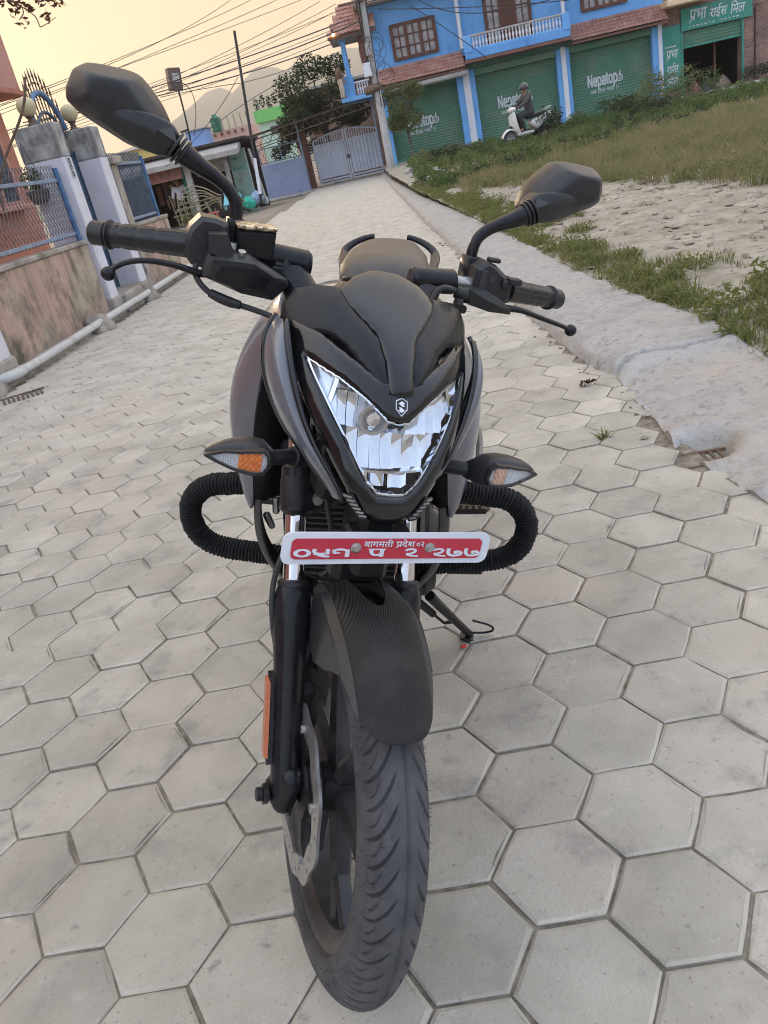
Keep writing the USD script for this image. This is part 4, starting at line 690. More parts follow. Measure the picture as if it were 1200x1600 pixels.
put(B_, 'wire_mesh', cat([tube([(k, 0, 1.42), (k + 0.32, 0, 2.02)], 0.008, 4) for k in np.arange(-0.95, 0.65, 0.13)] + [tube([(-k, 0.01, 1.42), (-k - 0.32, 0.01, 2.02)], 0.008, 4) for k in np.arange(-0.95, 0.65, 0.13)]), M['wiremesh'], kind='stuff')
C_ = thing('tin_canopy', 'rusty lattice canopy roofed with tin over the gate', 'canopy')
put(C_, 'tin_sheet', strip(np.array([[(x, y, 2.56 + 0.085 * (x + 5.8) + 0.10 * (y - 36.0) / 3 + 0.012 * (k % 2)) for k, x in enumerate(np.linspace(-5.8, -0.15, 114))] for y in (35.9, 40.0)])), M['rust'])
for y in (35.95, 38.6):
    put(C_, 'truss', cat([tube([(-5.75, y, 2.50), (-0.2, y, 2.98)], 0.022, 5), tube([(-5.6, y, 2.12), (-0.2, y, 2.68)], 0.018, 5)] + [tube([(-5.6 + k * 0.45, y, 2.12 + k * 0.046), (-5.38 + k * 0.45, y, 2.53 + k * 0.039)], 0.010, 4) for k in range(12)] + [tube([(-5.38 + k * 0.45, y, 2.53 + k * 0.039), (-5.15 + k * 0.45, y, 2.165 + k * 0.046)], 0.010, 4) for k in range(12)]), M['rust'])
for x, y in ((-5.6, 36.0), (-3.55, 36.3), (-0.25, 36.0), (-0.25, 38.6)): put(C_, 'post', cyl((x, y, 0), (x, y, 2.5 + 0.085 * (x + 5.8)), 0.03, 8), M['greysteel'])

# ---------------------------------------------------------------- poles and wires
M['polec'] = mat('concrete_pole', (0.36, 0.34, 0.32), (0.46, 0.44, 0.42), 0.9, scale=3.0, bump=0.3, bscale=30.0, extra=[((0.22, 0.19, 0.16), 4.0, 0.55, 0.72, 6.0, (1, 1, 0.2))])
M['cable'] = mat('black_cable', (0.02, 0.02, 0.022), (0.035, 0.033, 0.03), 0.6, scale=30.0)
P_ = thing('utility_pole', 'concrete utility pole wrapped in black cables beside the gate', 'pole', (0.06, 33.2, 0))
put(P_, 'shaft', cyl((0, 0, -0.1), (0, 0, 9.0), 0.165, 14, r2=0.11), M['polec'], smooth=40)
pr = np.random.default_rng(3)
for k in range(9):
    a = pr.uniform(0, 6.28); z0, z1 = (2.3 + pr.uniform(0, 0.4)), 7.5; zz_ = np.linspace(z0, z1, 12)
    put(P_, 'cable', tube(np.stack([(0.17 + 0.04 * pr.random(12)) * np.cos(a + 0.25 * zz_), (0.17 + 0.04 * pr.random(12)) * np.sin(a + 0.25 * zz_) - 0.05, zz_], 1), 0.018, 5, 30), M['cable'], smooth=True)
for k in range(7):
    c = np.array([pr.uniform(-0.1, 0.45), -0.2 - 0.05 * k, pr.uniform(3.2, 5.0)]); r = pr.uniform(0.15, 0.42); aa = np.linspace(0, 6.6, 14)
    put(P_, 'cable_loop', tube(np.stack([c[0] + r * np.cos(aa), c[1] + 0.03 * aa, c[2] + r * 1.1 * np.sin(aa)], 1), 0.009, 4, 32), M['cable'], smooth=True)
put(P_, 'junction_box', box((-0.22, -0.16, 3.72), (0.30, 0.16, 0.46), 0.02), M['white'])
put(P_, 'junction_box', box((-0.04, -0.2, 4.35), (0.22, 0.14, 0.40), 0.02), M['slab'])
put(P_, 'meter_bundle', xf(blob([((-0.34, -0.10, 3.05), 0.16), ((0.02, -0.12, 3.10), 0.15)], True), lambda v: v + 0.08 * (fbm(v * 8, 3, 5) - 0.5)[:, None]), M['rust'])
for z in (5.9, 6.9, 7.9): put(P_, 'cross_arm', box((0, -0.15, z), (1.7, 0.08, 0.08), 0.01), M['rust'])
t = thing('steel_pole', 'dark leaning steel pole with a white wrap near its foot', 'pole')
a, b = at([(366, 48)], 1, 30.0)[0], at([(409, 318)], 1, 30.0)[0]
put(t, 'shaft', cyl(b, a, 0.055, 10, r2=0.045), M['cable'], smooth=40); put(t, 'white_wrap', cyl(b + (a - b) * 0.06, b + (a - b) * 0.28, 0.062, 10), M['white'], smooth=40)
t = thing('strut_pole', 'thin grey strut leaning beside the dark steel pole', 'pole'); a, b = at([(388, 232)], 1, 30.4)[0], at([(418, 318)], 1, 30.4)[0]
put(t, 'shaft', cyl(b, a, 0.05, 8), M['slab'])
t = thing('sign_box', 'small brown box sign on a crooked rod above the shop roofs', 'sign'); c = at([(272, 124)], 1, 25.0)[0]
put(t, 'case', xf(box((0, 0, 0), (0.36, 0.30, 0.56), 0.02), lambda v: v @ rotm((0, 0, 1), 0.5).T @ rotm((0, 1, 0), 0.12).T + c), mat('brown_case', (0.10, 0.065, 0.05), (0.15, 0.10, 0.08), 0.6, scale=4.0))
put(t, 'face', xf(box((0.02, -0.156, 0.03), (0.20, 0.012, 0.22), 0.003), lambda v: v @ rotm((0, 0, 1), 0.5).T @ rotm((0, 1, 0), 0.12).T + c), M['slab'])
put(t, 'rod', tube([c + [0.03, 0, -0.25], at([(284, 160)], 1, 25.0)[0], at([(294, 202)], 1, 25.0)[0], at([(297, 216)], 1, 25.1)[0], at([(300, 250)], 1, 25.2)[0]], 0.028, 6, 20), M['cable'], smooth=True)
put(t, 'bracket', tube([at([(282, 207)], 1, 25.0)[0], at([(295, 202)], 1, 25.0)[0]], 0.03, 6), M['cable'])
put(t, 'loose_wire', tube([c + [0.15, 0, -0.1], at([(300, 145)], 1, 24.9)[0], at([(306, 175)], 1, 24.9)[0], at([(303, 212)], 1, 25)[0]], 0.012, 4, 20), M['cable'])
wires = [((360, 0), (40, 125), 14), ((392, 0), (60, 132), 15), ((432, 0), (0, 172), 16), ((470, 0), (0, 168), 16), ((500, 2), (40, 200), 18), ((525, 6), (0, 215), 18), ((540, 12), (120, 165), 20), ((545, 30), (200, 142), 22), ((560, 30), (90, 200), 20),
         ((560, 34), (250, 133), 24), ((556, 44), (180, 172), 22), ((562, 50), (235, 138), 22), ((520, 20), (290, 118), 25)]
for k, (p, q, yl) in enumerate(wires):
    a, b = at([p], 1, 33.0)[0], at([q], 1, float(yl))[0]; b = b + (b - a) * 0.35; n = np.linspace(0, 1, 16)[:, None]; sag = pr.uniform(0.05, 0.30)
    W = a + (b - a) * n; W[:, 2] -= sag * 4 * (n * (1 - n))[:, 0]
    put('/World', 'overhead_wire', tube(W, np.linspace(1, 0.5, len(W)) * (0.009 if k not in (7, 9, 11) else 0.020), 4), M['cable'], label='thick dark cable in the bundle crossing the yellow sky' if k in (7, 9, 11) else 'thin dark wire crossing the yellow sky', cat='wire', group='thick cables of the bundle across the sky' if k in (7, 9, 11) else 'thin overhead wires across the sky')
for k, (p, q, m_, y) in enumerate((((330, 200), (440, 128), (385, 160), 30), ((250, 152), (375, 130), (310, 140), 28), ((375, 130), (490, 92), (440, 112), 31), ((260, 260), (372, 120), (320, 200), 29))):
    W = np.array([at([p], 1, y)[0], at([m_], 1, y + 0.2)[0], at([q], 1, y + 0.4)[0]])
    put('/World', 'service_cable', tube(W, 0.010, 4, 14), M['cable'], label=f'thin service cable near the dark steel pole, {["steep one below the mountain top", "nearly level one left of the pole", "one leading right to the tree", "long slack one over the shop roofs"][k]}', cat='cable')
for k, (p, m_, q) in enumerate((((655, 0), (720, 20), (900, -14)), ((590, 14), (760, 10), (890, 0)), ((640, 8), (690, 40), (760, 90)))):
    put('/World', 'house_cable', tube([at([p], 1, 34.6)[0], at([m_], 1, 34.6)[0], at([q], 1, 34.9)[0]], 0.016, 5, 20), M['cable'], smooth=True, label=f'black cable slung across the blue house front, {["drooping one over the balcony door", "straight one under the eave", "diagonal one down to the balcony"][k]}', cat='cable')

# ---------------------------------------------------------------- low shops on the left, far houses
S_ = thing('corner_shop', 'low row of shops with a grey tin awning and open dark fronts', 'shop')
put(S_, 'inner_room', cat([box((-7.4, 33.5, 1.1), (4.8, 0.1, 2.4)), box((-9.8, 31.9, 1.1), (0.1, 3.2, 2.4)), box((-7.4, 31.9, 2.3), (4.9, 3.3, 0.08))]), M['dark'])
put(S_, 'green_wall', box((-5.42, 31.2, 0.98), (0.62, 0.30, 2.2)), mat('faded_mint_paint', (0.21, 0.33, 0.28), (0.30, 0.42, 0.36), 0.85, scale=2.0, extra=[((0.24, 0.24, 0.21), 3.0, 0.52, 0.68)]), label='faded mint green wall panel')
put(S_, 'marks', cat([box((-5.62 + k * 0.085, 31.045, 1.42 + 0.02 * (k % 2)), (0.05, 0.008, 0.10)) for k in range(5)] + [box((-5.5, 31.045, 1.78), (0.16, 0.008, 0.07))]), M['greenpaint'])
put(S_, 'awning', xf(box((0, 0, 0), (4.5, 0.9, 0.20), 0.02), lambda v: v @ rotm((1, 0, 0), 0.30).T + [-7.3, 29.95, 2.10]), M['slab'])
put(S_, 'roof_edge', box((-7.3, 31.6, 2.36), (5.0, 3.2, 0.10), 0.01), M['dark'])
put(S_, 'side_shutter', corrugated(-7.0, -5.75, 1.45, 2.0, 31.0, 0.07), M['slab'])
put(S_, 'post', cat([box((-7.15, 30.2, 0.9), (0.22, 0.16, 2.1), 0.01), box((-5.80, 30.6, 0.85), (0.15, 0.14, 1.9), 0.01)]), M['slab'])
put(S_, 'sign_panel', box((-8.05, 30.0, 1.72), (1.5, 0.06, 0.40), 0.01), mat('faded_red_board', (0.22, 0.085, 0.07), (0.30, 0.14, 0.12), 0.8, scale=3.0))
put(S_, 'sign_marks', cat([box((-8.6 + k * 0.27, 29.964, 1.72), (0.13, 0.008, 0.20)) for k in range(5)]), M['brown'])
put(S_, 'door_frame', box((-7.42, 30.7, 0.95), (0.16, 0.12, 1.9)), M['greenpaint'])
put(S_, 'counter', box((-6.3, 30.9, 0.35), (1.2, 0.5, 0.8), 0.02), M['dark'])
put(S_, 'cloth', cat([box((-8.9 + 0.28 * k, 32.2, 1.1 + 0.05 * (k % 3)), (0.2, 0.06, 0.7 + 0.1 * (k % 2)), 0.02) for k in range(4)]), M['brown'])
for k, (p, q, h, c, nm) in enumerate((((195, 248), (248, 232), 0.42, (0.55, 0.42, 0.14), 'yellow'), ((296, 214), (326, 205), 0.36, (0.22, 0.34, 0.60), 'sky blue'), ((160, 262), (196, 250), 0.34, (0.42, 0.47, 0.55), 'grey blue'))):
    a, b = at([p], 1, 40.0)[0], at([q], 1, 40.0)[0]
    t = thing('roof_box', f'{nm} box shape on the flat roofs behind the shops', 'roof hut', ((a[0] + b[0]) / 2, 40.0, 0)); zc = min(a[2], b[2])
    put(t, 'wall', box((0, 0, zc / 2), (b[0] - a[0], 1.2, zc + h)), mat(f'hut_paint_{k}', c, tuple(q_ * 1.15 for q_ in c), 0.8)); put(t, 'roof', box((0, 0, zc / 2 + (zc + h) / 2 + 0.03), (b[0] - a[0] + 0.1, 1.4, 0.05)), M['slab'])
t = thing('pink_block', 'distant pink parapet house with rods sticking up from its roof', 'house', (-8.8, 50.5, 0))
put(t, 'wall', box((0, 1.0, 1.9), (2.7, 2.0, 3.75)), mat('salmon_paint', (0.52, 0.33, 0.27), (0.58, 0.38, 0.32), 0.8))
put(t, 'parapet', cat([box((-0.95 + k * 0.42, -0.02, 3.60), (0.16, 0.05, 0.16)) for k in range(5)]), M['brown'])
put(t, 'rod', cat([cyl((-0.4 + k * 0.38, 0.3, 3.75), (-0.42 + k * 0.38, 0.3, 4.5), 0.02, 5) for k in range(5)]), M['rust'])
wt = thing('water_tank', 'dark green water tank on the pink roof', 'water tank', (-9.40, 49.9, 3.72))
put(wt, 'body', lathe([(0, 0), (0, 0.29), (0.05, 0.31), (0.22, 0.31), (0.24, 0.295), (0.27, 0.31), (0.5, 0.31), (0.53, 0.295), (0.56, 0.31), (0.72, 0.30), (0.84, 0.16), (0.84, 0)], 20, 'z'), mat('green_tank', (0.015, 0.10, 0.06), (0.03, 0.14, 0.085), 0.4), smooth=40)
put(wt, 'lid', cyl((0, 0, 0.83), (0, 0, 0.92), 0.15, 12), M['greenpaint'])
t = thing('green_house', 'distant bright green house top with plants on its terrace', 'house', (-7.5, 61, 0))
put(t, 'wall', box((0, 1, 2.1), (2.0, 2.4, 4.3)), mat('pale_mint', (0.42, 0.58, 0.46), (0.48, 0.62, 0.50), 0.8)); put(t, 'parapet', box((0, 0.9, 4.62), (2.3, 2.7, 0.78)), mat('leaf_green_paint', (0.16, 0.46, 0.12), (0.20, 0.52, 0.16), 0.8))
put(t, 'window', box((0.3, -0.22, 3.6), (1.1, 0.06, 0.5)), M['winglass']); put(t, 'terrace_plant', cat([leaves((-0.9 + 0.45 * k, 0.2, 5.4 + 0.15 * (k % 2)), (0.22, 0.25, 0.45), 60, 0.12, RNG) for k in range(5)]), M['leafdark'])
t = thing('brick_house', 'bare brick house end behind the tree and the porch', 'house', (-1.6, 46, 0))
put(t, 'wall', box((0, 2, 2.2), (4.6, 4.0, 4.5)), brick); put(t, 'roof', box((0, 1.9, 4.5), (4.9, 4.4, 0.12)), M['slab']); put(t, 'mast', cat([cyl((-2.0, 0.2, 4.5), (-2.0, 0.2, 5.6), 0.03, 6), box((-2.0, 0.2, 5.6), (0.4, 0.05, 0.05))]), M['rust'])
# ---------------------------------------------------------------- the motorcycle
# modelled upright and unsteered (x to its left = the photo's right, y towards its tail, z up, front contact at 0), then steered, leant on its stand and turned
CONTACT = np.array([-0.32611, 0.88846, 0.0]); HEAD, LEAN, STEER = 0.058762, 0.225680, 0.372562
RAKE, TRAIL = math.radians(25), 0.09
AXIS = np.array([0, math.sin(RAKE), math.cos(RAKE)]); AXO = np.array([0, -TRAIL, 0.0])
RB = rotm((0, 0, 1), -HEAD) @ rotm((0, 1, 0), LEAN); RS = rotm(AXIS, STEER)
body = lambda v: np.asarray(v) @ RB.T
steer = lambda v: body((np.asarray(v) - AXO) @ RS.T + AXO)
M['plastic'] = mat('grained_black_plastic', (0.013, 0.013, 0.0145), (0.019, 0.0185, 0.019), 0.36, scale=60.0, bump=0.10, bscale=900.0, spec=0.5, rvar=0.05, extra=[((0.04, 0.036, 0.031), 9.0, 0.64, 0.84)])
M['satin'] = mat('satin_black_paint', (0.006, 0.006, 0.0075), (0.010, 0.0095, 0.0105), 0.24, scale=30.0, spec=0.34, rvar=0.05, extra=[((0.03, 0.027, 0.024), 12.0, 0.66, 0.84)])
M['gloss'] = mat('gloss_black_panel', (0.003, 0.003, 0.0035), (0.005, 0.005, 0.0055), 0.10, scale=20.0, coat=0.4, rvar=0.03, extra=[((0.02, 0.018, 0.016), 25.0, 0.68, 0.86)])
M['grey'] = mat('graphite_metallic_paint', (0.12, 0.125, 0.14), (0.145, 0.15, 0.165), 0.26, metal=0.4, scale=400.0, coat=0.8, crough=0.06)
M['chrome'] = mat('chrome_plate', (0.78, 0.78, 0.80), (0.82, 0.82, 0.83), 0.07, metal=1.0, scale=20.0)
M['reflector'] = mat('bright_reflector', (0.72, 0.78, 0.86), (0.80, 0.85, 0.91), 0.05, metal=1.0, scale=9.0)
M['steel'] = mat('brushed_steel', (0.36, 0.35, 0.34), (0.46, 0.45, 0.43), 0.32, metal=0.9, scale=60.0)
M['darkcast'] = mat('dark_cast_metal', (0.007, 0.007, 0.008), (0.013, 0.0125, 0.012), 0.45, metal=0.2, scale=40.0, bump=0.1, bscale=300.0, extra=[((0.045, 0.038, 0.03), 9.0, 0.62, 0.80)])
M['rimpaint'] = mat('matt_grey_wheel_paint', (0.034, 0.034, 0.037), (0.050, 0.049, 0.048), 0.36, metal=0.35, scale=30.0, extra=[((0.13, 0.115, 0.095), 7.0, 0.56, 0.78)])
M['rubber'] = mat('grip_rubber', (0.008, 0.008, 0.009), (0.013, 0.013, 0.013), 0.38, scale=50.0, bump=0.1, bscale=500.0, spec=0.5)
M['tyre'] = mat('dusty_tyre', (0.040, 0.041, 0.046), (0.072, 0.072, 0.077), 0.6, scale=26.0, bump=0.15, bscale=500.0, spec=0.4, extra=[((0.085, 0.08, 0.074), 8.0, 0.54, 0.78), ((0.025, 0.025, 0.025), 40.0, 0.62, 0.72)])
M['ropeblack'] = mat('black_wound_rope', (0.004, 0.004, 0.004), (0.010, 0.0098, 0.0095), 0.95, scale=90.0, bump=0.6, bscale=700.0, spec=0.2, sheen=0.1)
M['lens'] = pane('clear_lens', rough=0.015)
M['amber'] = mat('amber_plastic', (0.62, 0.14, 0.012), (0.75, 0.20, 0.02), 0.18, scale=40.0, coat=0.5)
M['lampblue'] = mat('pale_blue_reflector', (0.42, 0.50, 0.60), (0.52, 0.60, 0.70), 0.12, metal=0.6, scale=30.0, coat=0.5)
M['paleamber'] = mat('pale_amber_plastic', (0.52, 0.30, 0.22), (0.62, 0.38, 0.28), 0.2, scale=60.0, coat=0.5)
M['ambref'] = mat('amber_reflector', (0.36, 0.085, 0.02), (0.48, 0.12, 0.03), 0.25, scale=220.0, bump=0.5, bscale=260.0, coat=0.6)
M['pwhite'] = mat('plate_white', (0.62, 0.66, 0.72), (0.70, 0.73, 0.78), 0.4, scale=14.0, coat=0.2, extra=[((0.36, 0.36, 0.36), 26.0, 0.66, 0.74)])
M['pred'] = mat('plate_red', (0.44, 0.022, 0.045), (0.50, 0.032, 0.058), 0.45, scale=20.0, coat=0.15)
M['pillar_lamp'] = mat('pilot_lamp_white', (0.55, 0.58, 0.60), (0.66, 0.68, 0.70), 0.25, scale=30.0, coat=0.5)
carbon = usdkit.material(stage, '/World/Looks/carbon_film', {'tc': ('texture_coordinate', {}), 'mp': ('mapping', {'rotation': (0.0, 0.55, 0.0)}), 'w': ('wave_texture', {'scale': 110.0, 'bands_direction': 'z', 'distortion': 0.15, 'detail': 1.0}),
    'r': ('rgb_ramp', {'ramp': [(0.15, (0.006, 0.006, 0.007)), (0.85, (0.013, 0.0128, 0.0125))]}), 'n': ('noise_texture', {'scale': 14.0, 'detail': 5.0}), 'm': ('map_range', {'from_min': 0.55, 'from_max': 0.8, 'to_min': 0.0, 'to_max': 0.5, 'clamp': True}), 'd': ('mix', {'color2': (0.045, 0.042, 0.038)}),
    'b': ('bump', {'strength': 0.5, 'distance': 0.0015}), 'p': ('principled_bsdf', {'roughness': 0.40, 'specular_ior_level': 0.26})},
    [('tc.object', 'mp.vector'), ('mp.vector', 'w.vector'), ('w.fac', 'r.fac'), ('tc.object', 'n.vector'), ('n.fac', 'm.value'), ('m.result', 'd.fac'), ('r.color', 'd.color1'), ('d.color', 'p.base_color'), ('w.fac', 'b.height'), ('b.normal', 'p.normal')], surface='p.BSDF')
BIKE = thing('motorcycle', 'dark grey naked motorcycle parked on its side stand, facing the camera', 'motorcycle', CONTACT)
def part(name, m, mt, fn=steer, parent=None, smooth=35, label=None, kind=None): return put(parent or BIKE, name, xf(m, fn), mt, smooth=smooth, label=label, kind=kind)
AZ = 0.296; axle = np.array([0, 0, AZ])
# ---- front wheel
def tyre_mesh(hw, R, n_a, n_b, grooves=True, base=0.222):
    b = np.linspace(-1, 1, n_b); ang = b * math.radians(100)
    x = hw * np.sin(ang) * np.where(np.abs(ang) > 1.57, 1.0, 1.0); r = R - 0.060 * (1 - np.cos(ang)) ** 0.92
    x0 = np.r_[-0.030, x, 0.030]; r0 = np.r_[base, r, base]
    th = np.linspace(0, 2 * np.pi, n_a, endpoint=False); k = len(x0)
    X = np.tile(x0, (n_a, 1)); Rr = np.tile(r0, (n_a, 1))
    if grooves:
        t = np.r_[-1, np.clip(ang / math.radians(72), -1, 1), 1]; a = np.abs(t)[None]; s = (th * R)[:, None]; pitch = 2 * math.pi * R / 50; dep = np.zeros_like(X)
        for ph, L, lo, hi, wd, dp in ((0.0, 0.046, 0.20, 0.97, 0.0024, 0.0038), (0.5, 0.026, 0.52, 0.93, 0.0016, 0.0024)):
            for sg, off in ((-1, 0.0), (1, 0.5)):
                u = np.clip((a - lo) / (hi - lo), 0, 1); s0 = -L * (1 - u) ** 1.25 + 0.010 * np.sin(np.pi * u) + pitch * (ph + off)
                d = np.abs((s - s0 + pitch / 2) % pitch - pitch / 2); w = wd * np.clip(np.minimum((a - lo) / 0.12, (hi - a) / 0.25), 0, 1) ** 0.7
                dep = np.maximum(dep, np.where((np.sign(t)[None] == sg) & (w > 0), dp * np.clip((w - d) / 0.0011 + 0.5, 0, 1), 0))
        dep = np.maximum(dep, 0.0030 * np.clip((0.0016 - np.abs(X - 0.0)) / 0.0008 + 0.6, 0, 1) * (a < 0.1))
        Rr = Rr - dep * np.cos(np.clip(np.r_[0, ang, 0], -1.5, 1.5))[None]; X = X - np.sign(X) * dep * np.sin(np.abs(np.clip(np.r_[0, ang, 0], -1.5, 1.5)))[None]
    V = np.stack([X, -Rr * np.sin(th)[:, None], Rr * np.cos(th)[:, None]], -1)
    return loft(V[:, ::-1], cap=False, closed=True)
FWH = thing_part = part('front_wheel', mv(cat([lathe([(-0.036, 0.226), (-0.036, 0.214), (-0.030, 0.205), (-0.020, 0.196), (0.020, 0.196), (0.030, 0.205), (0.036, 0.214), (0.036, 0.226), (0.028, 0.222), (0.014, 0.213), (-0.014, 0.213), (-0.028, 0.222)], 72, 'x', closed=True)]), axle), M['rimpaint'])
part('tyre', mv(tyre_mesh(0.0445, 0.296, 1500, 97), axle), M['tyre'], parent=FWH, smooth=True)
nubs = []
rn = np.random.default_rng(12)
for k in range(120):
    a = rn.uniform(0.2, 2.3); sg = rn.choice([-1, 1]); b_ = math.radians(rn.uniform(62, 88)); r = 0.296 - 0.060 * (1 - math.cos(b_)) ** 0.92; x = 0.0443 * math.sin(b_) * sg
    c = np.array([x, -r * math.sin(a), AZ + r * math.cos(a)]); nubs.append(tube([c, c + [sg * 0.0035, -0.002 * math.sin(a), 0.001]], 0.0004, 3))
part('rubber_nubs', cat(nubs), M['tyre'], parent=FWH, smooth=False, kind='stuff')
def spoke(a, w0=0.017, w1=0.010):
    d = np.array([0, -math.sin(a), math.cos(a)]); e = np.array([0, -math.cos(a), -math.sin(a)]); ms = []
    def bar(p, q, wa, wb, ta, tb):
        n = np.cross(q - p, [1, 0, 0]); n /= np.linalg.norm(n)
        return hull([p + n * wa + [ta * .6, 0, 0], p - n * wa + [ta * .6, 0, 0], p + n * wa - [ta * .6, 0, 0], p - n * wa - [ta * .6, 0, 0], p + [ta, 0, 0], p - [ta, 0, 0], q + n * wb + [tb * .6, 0, 0], q - n * wb + [tb * .6, 0, 0], q + n * wb - [tb * .6, 0, 0], q - n * wb - [tb * .6, 0, 0], q + [tb, 0, 0], q - [tb, 0, 0]])
    mid = axle + d * 0.125 + e * 0.012
    return cat([bar(axle + d * 0.03, mid, w0, 0.012, 0.020, 0.016), bar(mid, axle + d * 0.201 + e * 0.030, 0.011, w1, 0.016, 0.014), bar(mid, axle + d * 0.201 - e * 0.022, 0.009, 0.008, 0.014, 0.013)])
for k in range(6): part('spoke', spoke(k * math.pi / 3 + 0.35), M['rimpaint'], parent=FWH, smooth=30)
part('hub', mv(lathe([(-0.058, 0), (-0.058, 0.044), (-0.040, 0.047), (-0.034, 0.036), (0.034, 0.036), (0.040, 0.045), (0.056, 0.045), (0.056, 0)], 28, 'x'), axle), M['darkcast'], parent=FWH)
def disc_poly():
    th = np.linspace(0, 2 * np.pi, 180, endpoint=False); ro = 0.130 + 0.0035 * np.cos(th * 10); ri = 0.096 + 0.003 * np.cos(th * 10 + 0.6)
    p = Polygon(np.c_[ro * np.cos(th), ro * np.sin(th)]).difference(Polygon(np.c_[ri * np.cos(th), ri * np.sin(th)]))
    hs = [Point(r * math.cos(a), r * math.sin(a)).buffer(0.0032, 4) for k in range(30) for r, a in (((0.105 + 0.0065 * (k % 3)), k * 2 * math.pi / 30),)]
    return p.difference(union_all(hs))
DXF = lambda x: (lambda v: np.stack([x + v[:, 2], v[:, 0], AZ + v[:, 1]], 1))
DI = part('brake_disc', extr(disc_poly(), 0.0045, DXF(-0.068)), M['steel'], parent=FWH, smooth=False)
arms = union_all([LineString([(0.035 * math.cos(a), 0.035 * math.sin(a)), (0.075 * math.cos(a + 0.25), 0.075 * math.sin(a + 0.25)), (0.100 * math.cos(a + 0.1), 0.100 * math.sin(a + 0.1))]).buffer(0.0075) for a in np.arange(5) * 2 * math.pi / 5] + [Point(0, 0).buffer(0.045).difference(Point(0, 0).buffer(0.02))])
part('disc_carrier', extr(arms, 0.006, DXF(-0.066)), M['darkcast'], parent=FWH, smooth=False)
for k in range(5):
    a = k * 2 * math.pi / 5 + 0.1; part('disc_bolt', cyl((-0.072, 0.098 * math.cos(a), AZ + 0.098 * math.sin(a)), (-0.060, 0.098 * math.cos(a), AZ + 0.098 * math.sin(a)), 0.007, 8), M['steel'], parent=FWH)
# ---- fork
fk = lambda x, z: np.array([x, (z - AZ) * math.tan(RAKE), z])
FXL = 0.0875
for s in (-1, 1):
    part('fork_tube', cyl(fk(s * FXL, 0.50), fk(s * FXL, 0.955), 0.0163, 28), M['chrome'])
    lg = [fk(s * FXL, z) for z in (0.295, 0.33, 0.42, 0.50, 0.525, 0.537, 0.566, 0.571, 0.575)]; rr_ = [0.0215, 0.0225, 0.0225, 0.0230, 0.0245, 0.0275, 0.0283, 0.0272, 0.0225]
    L_ = part('fork_leg', cat([tube(lg, rr_, 24, 40), blob([((s * FXL, -0.004, AZ - 0.022), 0.017), ((s * (FXL + 0.006), 0.012, AZ - 0.006), 0.022), ((s * (FXL - 0.008), -0.004, AZ + 0.024), 0.020)], True)]), M['satin'])
    part('dust_seal', cyl(fk(s * FXL, 0.571), fk(s * FXL, 0.582), 0.0238, 24, 0.003), M['rubber'], parent=L_)
    part('fork_rib', cat([hull([fk(s * (FXL - 0.018), z) + [0, dy, 0] for z in (0.33, 0.52) for dy in (-0.006, 0.006)] + [fk(s * (FXL - 0.034), z) + [0, dy, 0] for z in (0.345, 0.50) for dy in (-0.004, 0.004)]),
                         hull([fk(s * (FXL - 0.026), z) + [0, dy, 0] for z in (0.36, 0.47) for dy in (0.0, 0.03)] + [fk(s * (FXL - 0.046), z) + [0, dy, 0] for z in (0.38, 0.45) for dy in (0.004, 0.026)])]), M['satin'], parent=L_)
for bolt_ in (cat([cyl((-0.112, 0, AZ - 0.006), (-0.120, 0, AZ - 0.006), 0.0155, 6), cyl((-0.119, 0, AZ - 0.006), (-0.130, 0, AZ - 0.006), 0.0105, 12, 0.002)]), cyl((0.112, 0, AZ), (0.122, 0, AZ), 0.013, 6)): part('axle_bolt', bolt_, M['darkcast'])
part('brake_caliper', cat([box((-0.068, 0.078, 0.39), (0.048, 0.055, 0.11), 0.012), box((-0.098, 0.085, 0.40), (0.022, 0.042, 0.085), 0.01)]), M['darkcast'])
part('brake_line', tube([(-0.095, 0.10, 0.44), (-0.115, 0.11, 0.52), (-0.112, 0.14, 0.60), (-0.07, 0.17, 0.68), (-0.05, 0.22, 0.76)], 0.0045, 8, 40), M['cable'], smooth=True)
part('side_reflector_mount', hull([fk(-0.108, z) + [dx, -0.006, 0] for z in (0.335, 0.452) for dx in (0, -0.010)] + [fk(-0.108, z) + [dx, 0.012, 0] for z in (0.335, 0.452) for dx in (0, -0.010)]), M['plastic'])
part('side_reflector', hull([fk(-0.117, z) + [dx, dy, 0] for z in (0.347, 0.447) for dx, dy in ((0, -0.012), (0, 0.012), (-0.006, -0.008), (-0.006, 0.008))] + [fk(-0.117, z) + [-0.003, 0, 0] for z in (0.341, 0.453)]), M['ambref'], smooth=False)
YK = part('lower_yoke', cat([blob([(fk(-FXL, 0.715), 0.026), (fk(-FXL, 0.685), 0.026), (fk(-0.03, 0.70) + [0, 0.05, 0], 0.022), (fk(0.03, 0.70) + [0, 0.05, 0], 0.022)]), blob([(fk(FXL, 0.715), 0.026), (fk(FXL, 0.685), 0.026), (fk(-0.03, 0.70) + [0, 0.05, 0], 0.022), (fk(0.03, 0.70) + [0, 0.05, 0], 0.022)])]), M['darkcast'])
for s in (-1, 1): part('clamp_sleeve', cyl(fk(s * FXL, 0.672), fk(s * FXL, 0.735), 0.0245, 20, 0.003), M['satin'], parent=YK); part('clamp_bolt', cyl(fk(s * 0.062, 0.70) + [0, -0.03, 0], fk(s * 0.062, 0.70) + [0, 0.0, 0], 0.008, 6), M['steel'], parent=YK)
part('upper_yoke', cat([blob([(fk(-FXL, 0.935), 0.024), (fk(0.0, 0.94) + [0, 0.045, 0], 0.024)]), blob([(fk(FXL, 0.935), 0.024), (fk(0.0, 0.94) + [0, 0.045, 0], 0.024)])]), M['darkcast'])
